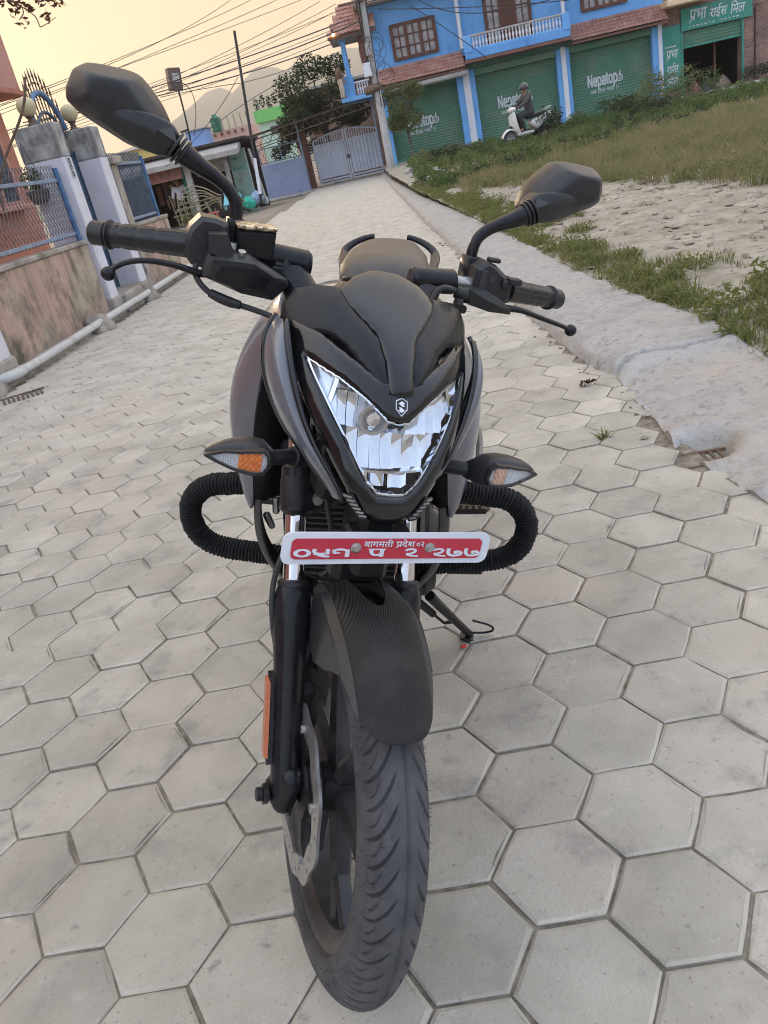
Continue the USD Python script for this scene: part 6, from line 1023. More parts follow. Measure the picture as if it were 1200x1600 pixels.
part('guard_screw', cyl((-0.187, 0.303, 1.006), (-0.187, 0.300, 1.0135), 0.0055, 12), M['steel'], parent=GD)
RV = part('brake_reservoir', hull_prism([(-0.192, 1.002), (-0.139, 1.000), (-0.1375, 1.041), (-0.1925, 1.037)], 0.325, 0.366, 0.003), M['satin'], smooth=25)
part('reservoir_cap', xf(box((-0.165, 0.3455, 1.0435), (0.056, 0.042, 0.006), 0.0015), lambda v: v + np.stack([0 * v[:, 0], 0 * v[:, 0], 0.045 * (v[:, 0] + 0.165)], 1)), mat('worn_brass_cap', (0.16, 0.13, 0.085), (0.75, 0.62, 0.42), 0.35, metal=0.7, scale=160.0, detail=2.0, lo=0.46, hi=0.56), parent=RV, smooth=False)
part('banjo_fitting', cat([cyl((-0.134, 0.335, 0.998), (-0.112, 0.335, 0.996), 0.009, 6), cyl((-0.118, 0.330, 0.985), (-0.118, 0.336, 1.006), 0.0085, 12), box((-0.126, 0.333, 0.984), (0.026, 0.018, 0.024), 0.003)]), M['darkcast'])
part('brake_hose', tube([(-0.117, 0.332, 0.990), (-0.112, 0.328, 0.972), (-0.104, 0.322, 0.952), (-0.100, 0.300, 0.925), (-0.085, 0.26, 0.88)], 0.0055, 10, 30), M['cable'], smooth=True)
part('hose_clip', cat([cyl((-0.109, 0.326, 0.965), (-0.106, 0.324, 0.958), 0.0085, 10), cyl((-0.104, 0.322, 0.950), (-0.102, 0.318, 0.943), 0.0085, 10)]), M['steel'])
part('throttle_cable', tube([(-0.245, 0.330, 0.982), (-0.244, 0.312, 0.966), (-0.228, 0.306, 0.951), (-0.205, 0.302, 0.943), (-0.165, 0.296, 0.936), (-0.120, 0.282, 0.926), (-0.085, 0.26, 0.91)], 0.0042, 10, 50), M['cable'], smooth=True)
part('cable_sleeve', tube([(-0.226, 0.306, 0.950), (-0.212, 0.303, 0.945), (-0.196, 0.3005, 0.941), (-0.182, 0.299, 0.939)], [0.0062, 0.0075, 0.0075, 0.006], 12, 16), M['rubber'], smooth=True)
PB = part('clutch_perch', cat([hull([(x, y, z) for x, z in ((0.168, 1.004), (0.192, 1.007), (0.214, 0.999), (0.243, 0.984), (0.243, 0.975), (0.205, 0.975), (0.168, 0.982)) for y in (0.303, 0.335)] + [(0.19, 0.296, 0.995), (0.22, 0.297, 0.986)]), cyl((0.170, 0.318, 0.993), (0.150, 0.320, 0.996), 0.0125, 16, r2=0.010)]), M['rubber'], smooth=25)
part('clutch_cable', tube([(0.152, 0.320, 0.996), (0.135, 0.320, 1.000), (0.120, 0.318, 0.996), (0.108, 0.310, 0.975), (0.10, 0.29, 0.93)], 0.0048, 10, 30), M['cable'], smooth=True)
part('adjuster_nut', cat([cyl((0.160, 0.312, 0.980), (0.150, 0.312, 0.980), 0.010, 6), box((0.155, 0.314, 0.972), (0.03, 0.016, 0.012), 0.003)]), M['darkcast'])
part('instrument_pod', cat([box((0, 0.285, 0.945), (0.11, 0.06, 0.06), 0.02), box((0, 0.272, 0.972), (0.08, 0.03, 0.04), 0.01)]), M['plastic'])
# ---- tank, shrouds, seat, tail (not steered)
def sect(y, hw, zt, zb, n=40, e=2.6):
    a = np.linspace(0, 2 * np.pi, n, endpoint=False); c, s_ = np.cos(a), np.sin(a); zc = zt - (zt - zb) * 0.45
    return np.stack([hw * np.sign(c) * np.abs(c) ** (2 / e), np.full(n, y), np.where(s_ > 0, zc + (zt - zc) * np.abs(s_) ** (2 / 2.1), zc - (zc - zb) * np.abs(s_) ** (2 / e))], 1)
part('fuel_tank', loft([sect(*q)[::-1] for q in ((0.30, 0.06, 0.925, 0.84), (0.33, 0.105, 0.950, 0.78), (0.40, 0.140, 0.968, 0.72), (0.48, 0.150, 0.968, 0.70), (0.58, 0.145, 0.945, 0.70), (0.68, 0.125, 0.895, 0.70), (0.76, 0.10, 0.845, 0.70), (0.80, 0.07, 0.815, 0.72))]), M['grey'], body, smooth=60)
part('tank_cap', cyl((0, 0.46, 0.955), (0, 0.464, 0.974), 0.032, 24, 0.003), M['satin'], body)
for s in (-1, 1):
    G_ = [[(s * 0.105, 0.27, 0.944), (s * 0.118, 0.36, 0.957), (s * 0.124, 0.46, 0.955), (s * 0.12, 0.56, 0.93)], [(s * 0.128, 0.262, 0.878), (s * 0.172, 0.35, 0.886), (s * 0.182, 0.46, 0.878), (s * 0.165, 0.60, 0.86)], [(s * 0.146, 0.268, 0.800), (s * 0.200, 0.335, 0.805), (s * 0.212, 0.44, 0.79), (s * 0.19, 0.58, 0.78)], [(s * 0.157, 0.28, 0.730), (s * 0.202, 0.325, 0.735), (s * 0.205, 0.41, 0.72), (s * 0.185, 0.52, 0.71)], [(s * 0.162, 0.29, 0.665), (s * 0.188, 0.308, 0.66), (s * 0.188, 0.36, 0.645), (s * 0.17, 0.42, 0.65)], [(s * 0.166, 0.30, 0.618), (s * 0.172, 0.302, 0.61), (s * 0.172, 0.315, 0.607), (s * 0.166, 0.33, 0.612)]]
    SH = part('tank_shroud', patch(G_, 50, 26, 0.004, (s, -0.3, 0.3)), M['grey'], body, smooth=60)
    e0 = np.array([r[0] for r in G_]); part('shroud_liner', patch([[tuple(p + [0, 0.004, 0]), tuple(p + [-s * 0.03, 0.05, -0.004]), tuple(p + [-s * 0.055, 0.12, -0.01])] for p in e0], 30, 8, 0.003, (0, -1, 0)), M['plastic'], body, parent=SH, smooth=50)
    e1 = np.array([r[3] for r in G_[1:]]); part('shroud_badge', patch([[tuple(np.array(G_[k][1]) * (1 - w_) + np.array(G_[k][2]) * w_ + [s * 0.004, -0.001, 0]) for w_ in (0.5, 0.8, 1.1)] for k in (2, 3)], 6, 8, 0.002, (s, 0, 0)), M['pillar_lamp'], body, parent=SH, smooth=40)
    G2 = [[(s * 0.150, 0.285, 0.635), (s * 0.163, 0.30, 0.632), (s * 0.165, 0.35, 0.628)], [(s * 0.152, 0.29, 0.575), (s * 0.166, 0.305, 0.572), (s * 0.168, 0.36, 0.565)], [(s * 0.140, 0.30, 0.510), (s * 0.154, 0.315, 0.507), (s * 0.158, 0.38, 0.50)], [(s * 0.105, 0.315, 0.450), (s * 0.118, 0.33, 0.447), (s * 0.125, 0.40, 0.44)], [(s * 0.055, 0.32, 0.420), (s * 0.065, 0.335, 0.417), (s * 0.07, 0.40, 0.41)]]
    part('engine_cowl', patch(G2, 30, 8, 0.004, (s, -1, 0)), M['plastic'], body, smooth=50)
    fp = part('frame_spar', cat([tube([(s * 0.03, 0.30, 0.86), (s * 0.10, 0.42, 0.80), (s * 0.13, 0.60, 0.70), (s * 0.13, 0.80, 0.55), (s * 0.12, 0.88, 0.42)], 0.026, 10, 30), tube([(s * 0.03, 0.30, 0.74), (s * 0.09, 0.38, 0.62), (s * 0.10, 0.42, 0.48), (s * 0.10, 0.50, 0.34)], 0.018, 10, 30)]), M['satin'], body, smooth=True)
RD = part('radiator', box((0, 0.335, 0.60), (0.24, 0.035, 0.26), 0.006), M['darkcast'], body)
part('radiator_fin', cat([box((0, 0.315, 0.485 + k * 0.011), (0.22, 0.012, 0.003)) for k in range(22)]), M['cable'], body, parent=RD, smooth=False, kind='stuff')
part('engine', cat([box((0, 0.60, 0.40), (0.26, 0.36, 0.24), 0.04), xf(box((0, 0, 0), (0.16, 0.15, 0.26), 0.02), lambda v: v @ rotm((1, 0, 0), 0.5).T + [0, 0.50, 0.58]), cyl((-0.155, 0.62, 0.37), (0.16, 0.62, 0.37), 0.10, 28, 0.02), cyl((-0.15, 0.76, 0.40), (0.15, 0.76, 0.40), 0.06, 24, 0.015), box((0, 0.45, 0.27), (0.20, 0.14, 0.10), 0.03)]), M['darkcast'], body)
part('cylinder_fin', cat([xf(box((0, 0, -0.09 + 0.018 * k), (0.19, 0.18, 0.005)), lambda v: v @ rotm((1, 0, 0), 0.5).T + [0, 0.50, 0.58]) for k in range(10)]), M['darkcast'], body, smooth=False, kind='stuff')
part('exhaust', cat([tube([(-0.03, 0.40, 0.50), (-0.06, 0.34, 0.40), (-0.08, 0.40, 0.24), (-0.12, 0.62, 0.20), (-0.15, 0.85, 0.24)], 0.018, 12, 40), tube([(-0.15, 0.85, 0.24), (-0.17, 0.95, 0.28), (-0.18, 1.15, 0.36), (-0.19, 1.30, 0.42)], [0.02, 0.045, 0.05, 0.04], 16, 30, flat=1.3)]), M['darkcast'], body, smooth=50)
part('rider_seat', loft([sect(*q)[::-1] for q in ((0.74, 0.07, 0.83, 0.76), (0.80, 0.10, 0.835, 0.74), (0.92, 0.135, 0.815, 0.73), (1.06, 0.14, 0.82, 0.74), (1.14, 0.13, 0.855, 0.76))]), M['rubber'], body, smooth=60)
part('pillion_seat', loft([sect(*q)[::-1] for q in ((1.10, 0.085, 0.865, 0.80), (1.13, 0.110, 0.896, 0.80), (1.19, 0.118, 0.914, 0.81), (1.30, 0.108, 0.925, 0.84), (1.42, 0.085, 0.925, 0.86), (1.48, 0.055, 0.915, 0.88))]), mat('worn_seat_vinyl', (0.030, 0.027, 0.024), (0.05, 0.045, 0.04), 0.38, scale=20.0, bump=0.15, bscale=400.0, rvar=0.06), body, smooth=60)
part('tail_cowl', loft([sect(*q)[::-1] for q in ((0.98, 0.13, 0.80, 0.70), (1.15, 0.135, 0.845, 0.75), (1.35, 0.105, 0.88, 0.81), (1.50, 0.06, 0.90, 0.86), (1.56, 0.03, 0.895, 0.875))]), M['grey'], body, smooth=60)
for s in (-1, 1):
    part('grab_rail', cat([tube([(s * 0.117, 1.30, 0.852), (s * 0.130, 1.40, 0.866), (s * 0.128, 1.44, 0.886), (s * 0.108, 1.46, 0.902), (s * 0.078, 1.475, 0.915), (s * 0.047, 1.48, 0.922)], [0.013, 0.014, 0.013, 0.011, 0.0095, 0.008], 14, 40, flat=0.8), hull([(s * 0.115, 1.26, 0.85), (s * 0.142, 1.40, 0.875), (s * 0.115, 1.40, 0.85), (s * 0.135, 1.44, 0.895), (s * 0.118, 1.43, 0.885), (s * 0.13, 1.30, 0.855)])]), M['satin'], body, smooth=50)
    # rope bound crash guard: a closed loop of tube on each side
    loop = np.array([(s * 0.09, 0.40, 0.605), (s * 0.17, 0.415, 0.608), (s * 0.235, 0.425, 0.600), (s * 0.285, 0.430, 0.588), (s * 0.313, 0.432, 0.560), (s * 0.3195, 0.432, 0.528), (s * 0.308, 0.433, 0.488), (s * 0.275, 0.435, 0.462), (s * 0.22, 0.435, 0.452), (s * 0.15, 0.43, 0.447), (s * 0.09, 0.42, 0.442)])
    CG = part('crash_guard', tube(loop, 0.0150, 14, 80), M['ropeblack'], body, smooth=True, label=f'rope bound crash guard, {"throttle" if s < 0 else "clutch"} side')
    NP = 760; Pp = spl(loop, NP); T_, U_, V_ = frames(Pp); aa = np.linspace(0, 2 * np.pi, 22, endpoint=False); sl = np.r_[0, np.cumsum(np.linalg.norm(np.diff(Pp, axis=0), axis=1))]
    rj = np.random.default_rng(30 + s); wj = np.cumsum(rj.normal(0, 0.03, NP)); 
    ph = (sl[:, None] / 0.0068 * 2 * np.pi + wj[:, None] * 2 + aa[None] * 1.0 + 0.7 * np.sin(aa)[None])
    r = 0.0186 + 0.0028 * np.abs(np.sin(ph / 2)) ** 0.8 + 0.0022 * (fbm(np.stack([sl[:, None] * 160 + 0 * aa[None], np.cos(aa)[None] * 2 + 0 * sl[:, None], np.sin(aa)[None] * 2 + 0 * sl[:, None]], -1), 2, 3) - 0.5) * 2
    part('rope_binding', loft(Pp[:, None] + r[..., None] * (np.cos(aa)[None, :, None] * U_[:, None] + np.sin(aa)[None, :, None] * V_[:, None])), M['ropeblack'], body, parent=CG, smooth=True)
part('guard_stay', cat([tube([(-0.10, 0.405, 0.605), (0.10, 0.405, 0.605)], 0.014, 10), tube([(-0.10, 0.42, 0.442), (0.10, 0.42, 0.442)], 0.014, 10)]), M['satin'], body)
part('rope_end', box((0.300, 0.418, 0.468), (0.014, 0.004, 0.012), 0.001), M['ropeblack'], body)
part('chrome_buckle', cat([blob([((-0.150, 0.33, 0.585), 0.007), ((-0.142, 0.33, 0.565), 0.006)]), box((-0.135, 0.34, 0.60), (0.012, 0.012, 0.03), 0.003)]), M['steel'], body)
# ---- side stand, pegs, levers, rear wheel
foot = np.array([0.262, 0.742, 0.063]); piv = np.array([0.150, 0.60, 0.265])
SS = part('side_stand', cat([tube([piv, piv * 0.45 + foot * 0.55, foot + [-0.002, -0.002, 0.006]], [0.0125, 0.0105, 0.0095], 12, 12), hull([foot + np.array(q) for q in ((-0.028, -0.016, -0.002), (0.030, -0.020, -0.012), (0.034, 0.016, -0.013), (-0.024, 0.022, -0.001), (-0.026, -0.014, 0.004), (0.028, -0.018, -0.006), (0.032, 0.014, -0.007), (-0.022, 0.02, 0.005))])]), M['satin'], body)
d_ = foot - piv; sp0, sp1 = piv + [-0.035, -0.012, 0.0], piv + d_ * 0.60 + [-0.028, -0.01, 0]
part('stand_spring', cat([cyl(sp0, sp0 + (sp1 - sp0) * 0.62, 0.0092, 12), cyl(sp0 + (sp1 - sp0) * 0.6, sp1, 0.0035, 8), cyl(sp1, piv + d_ * 0.62, 0.0040, 8)]), M['darkcast'], body, parent=SS)
part('stand_loop', tube([foot + [0.0, -0.004, 0.050], foot + [0.030, -0.008, 0.045], foot + [0.050, -0.008, 0.036], foot + [0.053, -0.006, 0.026], foot + [0.036, -0.004, 0.016], foot + [0.004, -0.002, 0.012]], 0.0028, 8, 30), M['satin'], body, parent=SS, smooth=True)
part('stand_stop', blob([(piv + d_ * 0.62 + [-0.004, 0, 0], 0.006)]), M['rust'], body, parent=SS)
for s in (-1, 1):
    PGm = [(s * 0.17, 0.90, 0.335), (s * 0.285, 0.895, 0.345)]
    part('foot_peg', cat([hull([np.array(p) + np.array(q) for p in PGm for q in ((0, -0.016, 0.008), (0, 0.016, 0.008), (0, -0.013, -0.008), (0, 0.013, -0.008))] + [(s * 0.298, 0.895, 0.346), (s * 0.298, 0.905, 0.346)])] + [box((s * (0.19 + 0.016 * k), 0.897, 0.355), (0.006, 0.030, 0.006)) for k in range(6)]), M['rubber'], body)
    part('peg_hanger', hull([(s * 0.14, 0.84, 0.46), (s * 0.15, 0.96, 0.45), (s * 0.165, 0.88, 0.32), (s * 0.165, 0.92, 0.32), (s * 0.155, 0.84, 0.46), (s * 0.165, 0.96, 0.45)]), M['steel'], body)
    part('heel_guard', tube([(s * 0.16, 0.96, 0.52), (s * 0.25, 0.98, 0.535), (s * 0.262, 0.98, 0.50), (s * 0.258, 0.97, 0.43), (s * 0.16, 0.95, 0.42)], 0.009, 8, 30), M['steel'], body, smooth=True)
part('gear_lever', cat([tube([(0.16, 0.74, 0.36), (0.175, 0.66, 0.345), (0.19, 0.60, 0.335)], 0.006, 8, 10), cyl((0.185, 0.60, 0.335), (0.262, 0.60, 0.338), 0.0095, 12, 0.003)]), M['rubber'], body)
raxle = np.array([0, 1.372, 0.305])
RW = part('rear_wheel', mv(lathe([(-0.05, 0.226), (-0.05, 0.212), (-0.03, 0.196), (0.03, 0.196), (0.05, 0.212), (0.05, 0.226), (0.02, 0.214), (-0.02, 0.214)], 48, 'x', closed=True), raxle), M['rimpaint'], body)
part('tyre', mv(tyre_mesh(0.064, 0.305, 200, 31, False), raxle), M['tyre'], body, parent=RW, smooth=True)
part('rear_hub', mv(lathe([(-0.07, 0), (-0.07, 0.05), (0.07, 0.05), (0.07, 0)], 24, 'x'), raxle), M['darkcast'], body, parent=RW)
for k in range(6):
    a = k * math.pi / 3; d = np.array([0, -math.sin(a), math.cos(a)]); part('rear_spoke', hull([raxle + d * 0.04 + [x, y, 0] for x in (-0.02, 0.02) for y in (-0.012, 0.012)] + [raxle + d * 0.203 + [x, y, 0] for x in (-0.014, 0.014) for y in (-0.009, 0.009)]), M['rimpaint'], body, parent=RW)
part('swing_arm', cat([hull([(s * 0.10, 0.86, 0.42), (s * 0.10, 0.86, 0.36), (s * 0.12, 0.86, 0.39), (s * 0.105, 1.40, 0.33), (s * 0.105, 1.40, 0.28), (s * 0.125, 1.38, 0.30)]) for s in (-1, 1)]), M['satin'], body)
part('rear_fender', patch([[(x, 1.372 + r * math.sin(a), 0.305 + r * math.cos(a)) for x, r in ((-0.08, 0.33), (0, 0.345), (0.08, 0.33))] for a in np.radians([10, 35, 60, 80])], 20, 12, 0.004, (0, 1, 1)), M['plastic'], body, smooth=50)
# ---------------------------------------------------------------- vegetation
def blades(n, h, spread, rng, w=0.006, bend=0.4):
    """A tuft of n tapering grass blades, three segments each."""
    V, F_ = [], []
    for k in range(n):
        a = rng.uniform(0, 6.283); b = rng.uniform(0, 6.283); r = spread * math.sqrt(rng.random()); hh = h * rng.uniform(0.5, 1.15); d = np.array([math.cos(b), math.sin(b), 0]) * bend * hh * rng.uniform(0.3, 1.2); s = np.array([-math.sin(a), math.cos(a), 0]) * w * rng.uniform(0.7, 1.3)
        o = np.array([r * math.cos(a), r * math.sin(a), -0.01]); i = len(V) 
        V += [o - s, o + s, o + d * 0.3 + [0, 0, hh * 0.55] - s * 0.8, o + d * 0.3 + [0, 0, hh * 0.55] + s * 0.8, o + d + [0, 0, hh]]
        F_ += [[i, i + 1, i + 3], [i, i + 3, i + 2], [i + 2, i + 3, i + 4]]
    return np.array(V), np.array(F_)
def scatter(name, label, protos, mats, pts, scale, rng):
    p = fresh('/World/' + name); pi = UsdGeom.PointInstancer.Define(stage, p); keys(pi.GetPrim(), label, None, None, 'stuff')
    for k, (m, mt) in enumerate(zip(protos, mats)):
        q = f'{p}/kind_{k}'; usdkit.mesh(stage, q, m, mt, False); pi.CreatePrototypesRel().AddTarget(q)
    n = len(pts); a = rng.uniform(0, 2 * np.pi, n)
    pi.CreateProtoIndicesAttr(Vt.IntArray.FromNumpy(rng.integers(0, len(protos), n).astype(np.int32)))
    pi.CreatePositionsAttr(Vt.Vec3fArray.FromNumpy(np.asarray(pts, np.float32)))
    pi.CreateOrientationsAttr(Vt.QuathArray([Gf.Quath(float(math.cos(x / 2)), 0.0, 0.0, float(math.sin(x / 2))) for x in a]))
    s = rng.uniform(scale[0], scale[1], n).astype(np.float32); pi.CreateScalesAttr(Vt.Vec3fArray.FromNumpy(np.stack([s, s, s * rng.uniform(0.8, 1.25, n).astype(np.float32)], 1)))
gr = np.random.default_rng(17); M['bark'] = mat('grey_bark', (0.09, 0.08, 0.065), (0.16, 0.14, 0.12), 0.9, scale=12.0)
def in_field(x, y): return field_z(np.atleast_1d(np.asarray(x, float)), np.atleast_1d(np.asarray(y, float)))
def pick(n, x0, x1, y0, y1, test):
    x, y = gr.uniform(x0, x1, n), gr.uniform(y0, y1, n); q = np.stack([x, y, 0 * x], 1); ok = test(x, y, fbm(q * 0.9, 3, 41), fbm(q * 3.0, 2, 42)); x, y = x[ok], y[ok]
    return np.stack([x, y, in_field(x, y)], 1)
sx = lambda y: np.interp(y, [2, 3.5, 5.6, 8.2, 10.8, 14, 17.8], [1.95, 1.98, 1.98, 1.90, 1.62, 1.25, 0.75])
dx_ = lambda y: np.interp(y, [5, 7.3, 8.6, 10.2, 11.6, 14.4, 15.5], [4.3, 3.7, 3.5, 3.2, 2.7, 1.5, 0.7])
G3 = [blades(22, 0.07, 0.07, gr, 0.004, 0.7), blades(24, 0.10, 0.08, gr, 0.004, 0.7), blades(18, 0.055, 0.08, gr, 0.004, 0.9)]
pts = pick(9000, 0.3, 2.5, 1.5, 19, lambda x, y, a, b: (x > kout(y) - 0.01) & (x < sx(y) + 0.8 * (a - 0.5)) & (b + 0.35 * (1 - (x - kout(y)) / 0.5) > 0.46))
scatter('verge_grass', 'green grass growing along the outer edge of the kerb', G3 + [leaves((0, 0, 0.05), (0.08, 0.08, 0.05), 40, 0.018, gr)], [M['grass'], M['grass'], M['straw'], M['grass']], pts, (0.45, 1.25), gr)
pts = pick(2600, 1.0, 9, 3.0, 16, lambda x, y, a, b: (x > sx(y)) & (x < dx_(y) + 0.6) & (b > 0.60) & (a > 0.47))
scatter('sand_tufts', 'small tufts scattered over the bare sand', G3, [M['grass'], M['straw'], M['straw']], pts, (0.25, 0.6), gr)
ST = [hull(gr.normal(size=(12, 3)) * [0.02, 0.02, 0.012]) for _ in range(3)]
pts = pick(3800, 0.9, 9, 1.5, 15, lambda x, y, a, b: (x > kout(y)) & (x < dx_(y) + 0.5)); scatter('field_gravel', 'small stones and clods lying on the bare sand', ST, [M['soil'], M['sand'], M['sand']], pts, (0.25, 1.2), gr)
pts = pick(900, 0.3, 1.3, 2.4, 14, lambda x, y, a, b: (np.abs(x - kin(y) + 0.03) < 0.05) & (b > 0.4)); pts[:, 2] = 0.003; scatter('kerb_crumbs', 'crumbs of broken cement along the foot of the kerb', ST, [M['foot'], M['foot'], M['joint']], pts, (0.15, 0.6), gr)
T3 = [blades(20, 0.22, 0.13, gr, 0.004, 0.7), blades(22, 0.27, 0.14, gr, 0.0035, 0.8), blades(20, 0.18, 0.15, gr, 0.0045, 0.8), leaves((0, 0, 0.08), (0.16, 0.16, 0.08), 60, 0.026, gr)]
pts = pick(15000, 1.2, 17, 6.5, 23, lambda x, y, a, b: (x > dx_(y) - 0.25 + 0.6 * (a - 0.5)) & (y < 19 + 0.25 * x) & (y > 8.0 + 0.6 * (a - 0.5)) & (b + 0.5 * (a - 0.5) > 0.30))
scatter('dry_meadow', 'tall half dry grass beyond the sand', T3, [M['straw'], M['straw'], M['grass'], M['leafdry']], pts, (0.5, 1.15), gr)
WD = [leaves((0, 0, 0.16), (0.22, 0.22, 0.18), 70, 0.05, gr), leaves((0, 0, 0.12), (0.26, 0.24, 0.14), 60, 0.045, gr), blades(14, 0.34, 0.16, gr, 0.010, 0.5)]
pts = pick(5200, 0.25, 22, 14.5, 35.2, lambda x, y, a, b: (x > np.interp(y, [14, 18, 35], [1.1, 0.62, 0.75])) & (y > np.interp(x, [0, 2, 4, 6, 9], [16.5, 16.0, 17.5, 19, 22]) + 2 * (a - 0.5)) & ((y < np.interp(x, [0, 5, 9, 22], [33.6, 33.6, 33.8, 30]))))
scatter('weeds', 'low green weeds covering the ground before the shops', WD, [M['leaf'], M['leafdark'], M['grass']], pts, (0.40, 1.0), gr)
def bush(c, r, h, n, label, mt='leaf', size=0.06):
    t = thing('bush', label, 'bush', c); rg = np.random.default_rng(int(abs(c[0] * 97 + c[1] * 31)))
    put(t, 'stem', cat([tube([(0, 0, -0.05), (rg.normal(0, r * .3), rg.normal(0, r * .3), h * 0.5), (rg.normal(0, r * .6), rg.normal(0, r * .6), h * 0.9)], [0.012, 0.009, 0.004], 5, 8) for _ in range(6)]), M['rust'])
    cl = [leaves((rg.uniform(-.7, .7) * r, rg.uniform(-.7, .7) * r, h * rg.uniform(0.25, 0.8)), (r * .5, r * .5, h * .32), n // 7, size, rg) for _ in range(7)]
    put(t, 'foliage', cat(cl), M[mt], kind='stuff')
for px_, y, r, h, n, lb_, mt in (((862, 232), 27.5, 0.55, 0.9, 420, 'dark round bush just right of the scooter', 'leafdark'), ((905, 222), 29.0, 0.7, 0.6, 420, 'low bush below the second blue pilaster', 'leaf'), ((960, 200), 30.0, 0.9, 0.75, 600, 'spreading bush below the third shutter', 'leafdark'), ((1000, 188), 30.5, 0.9, 0.95, 700, 'bush below the third blue and white pilaster', 'leaf'),
        ((1048, 168), 32.0, 1.0, 1.35, 900, 'tall bush in front of the rice mill doorway', 'leafdry'), ((1090, 160), 33.0, 0.9, 1.1, 700, 'bush right of the tall one before the mill doorway', 'leaf'), ((1030, 200), 28.0, 0.9, 0.6, 500, 'low bush in front of the tall mill bush', 'leafdark'), ((1180, 118), 35.3, 0.9, 0.75, 500, 'grey green bush at the foot of the plain brick wall', 'leafdark'),
        ((700, 268), 27.0, 0.6, 0.5, 380, 'straggly bush below the first shutter', 'leafdark'), ((668, 272), 29.0, 0.5, 0.45, 300, 'small weed bush near the utility pole', 'leafdry'), ((742, 256), 27.5, 0.6, 0.45, 380, 'low bush left of the scooter', 'leaf'), ((1120, 190), 26.0, 1.0, 0.5, 420, 'low weed bush near the cement path', 'leaf')):
    p = at([px_], 1, y)[0]; bush((p[0], y, float(in_field(p[0], y)[0])), r, h, n, lb_, mt)
def tree(c, h, crown, n, label, mt, size, seed, trunk_r=0.09):
    t = thing('tree', label, 'tree', c); rg = np.random.default_rng(seed); limbs = [tube([(0, 0, -0.1), (0.05, 0.0, h * 0.35), (-0.04, 0.05, h * 0.62)], [trunk_r, trunk_r * .8, trunk_r * .55], 9, 10)]; fol = []
    for k in range(14):
        a = rg.uniform(0, 6.28); q = np.array([crown[0] * rg.uniform(0.3, 0.95) * math.cos(a), crown[1] * rg.uniform(0.3, 0.95) * math.sin(a), h * rg.uniform(0.5, 1.0)])
        limbs.append(tube([(0, 0, h * rg.uniform(0.3, 0.55)), q * [0.5, 0.5, 0.85], q], [trunk_r * .4, trunk_r * .25, 0.012], 6, 8)); fol.append(leaves(q, (crown[0] * .36, crown[1] * .36, crown[2] * rg.uniform(0.2, 0.34)), n // 14, size, rg))
    put(t, 'trunk', limbs[0], M['bark']); put(t, 'limbs', cat(limbs[1:]), M['bark'], kind='stuff'); put(t, 'crown', cat(fol), M[mt], kind='stuff')
tree((-2.75, 42.5, 0), 5.0, (2.3, 1.8, 2.2), 11000, 'dark leafy tree behind the gate canopy', 'leafdark', 0.085, 4, 0.14)
tree((-4.0, 41.0, 0), 3.3, (1.2, 1.0, 1.4), 3500, 'lower dark tree left of the big one, behind the blue wall', 'leafdark', 0.08, 6)
tree((0.95, 34.1, 0.2), 2.9, (1.05, 0.6, 1.3), 3600, 'olive green tree leaning out beside the utility pole', 'leafdry', 0.06, 9, 0.06)
# overhanging twig, top left
t = thing('overhanging_branch', 'thin branch with reddish brown leaves hanging in at the top left', 'branch'); Yb = 4.2
tw = [[(-260, -120), (0, -5), (45, 22), (60, 40), (95, 30)], [(0, -5), (25, 10), (32, 26), (40, 34)], [(10, -6), (45, -2), (75, 6)], [(-40, -60), (60, -14), (90, 2)]]
put(t, 'twig', cat([tube(at(q, 1, Yb) + np.stack([np.zeros(len(q)), 0.08 * np.sin(np.arange(len(q)) + k), np.zeros(len(q))], 1), [0.006] + [0.003] * (len(q) - 2) + [0.0015], 5, 20) for k, q in enumerate(tw)]), M['rust'], smooth=True)
lv = np.random.default_rng(8); lc = [(8, 0), (22, 18), (20, 22), (24, 14), (33, 6), (45, 14), (48, 18), (44, 10), (70, 26), (76, 32), (75, 22), (36, 40), (42, 34), (19, 4), (62, -2), (72, 2), (82, 4), (90, 0), (96, 4), (66, 6), (78, -4), (88, 6), (58, 0), (2, 6)]
put(t, 'leaf_cluster', cat([leaves(at([c_], 1, Yb + lv.normal(0, 0.05))[0], (0.016, 0.03, 0.016), 5, 0.017, lv) for c_ in lc]), leafmat('reddish_leaf', (0.10, 0.045, 0.025), (0.17, 0.09, 0.05), 0.4), kind='stuff')
# bamboo fence, garbage, litter
M['bamboo'] = mat('dry_bamboo', (0.17, 0.145, 0.09), (0.29, 0.25, 0.16), 0.8, scale=9.0)
t = thing('bamboo_fence', 'tangled dry bamboo stakes and canes by the shop fronts', 'fence'); bf = np.random.default_rng(14)
for k in range(15):
    a, b = at([(283 + k * 4.4, 352 + bf.normal(0, 3))], 1, 19.5)[0], at([(268 + k * 4.6 + bf.normal(0, 4), 318 - 9 * math.sin(k / 3.0) - bf.uniform(0, 16))], 1, 19.5 + bf.normal(0, 0.15))[0]
    put(t, 'stake', tube([a, (a + b) / 2 + bf.normal(0, 0.02, 3), b], 0.014, 6, 8), M['bamboo'], smooth=True)
for k in range(8):
    q = [(272 + 2 * k, 340 - 6 * k), (296, 334 - 5.5 * k + bf.normal(0, 3)), (318, 322 - 4 * k + bf.normal(0, 3)), (338, 318 - 2.5 * k + bf.normal(0, 4)), (346, 326 - 3 * k)]
    put(t, 'cane', tube(at(q, 1, 19.35 + bf.normal(0, 0.08)), 0.016, 6, 24), M['bamboo'], smooth=True)
put(t, 'creeper', cat([leaves(at([(285 + 6 * k, 344 - 3 * (k % 3))], 1, 19.2)[0], (0.16, 0.12, 0.12), 30, 0.04, bf) for k in range(6)]), M['leafdry'], kind='stuff')
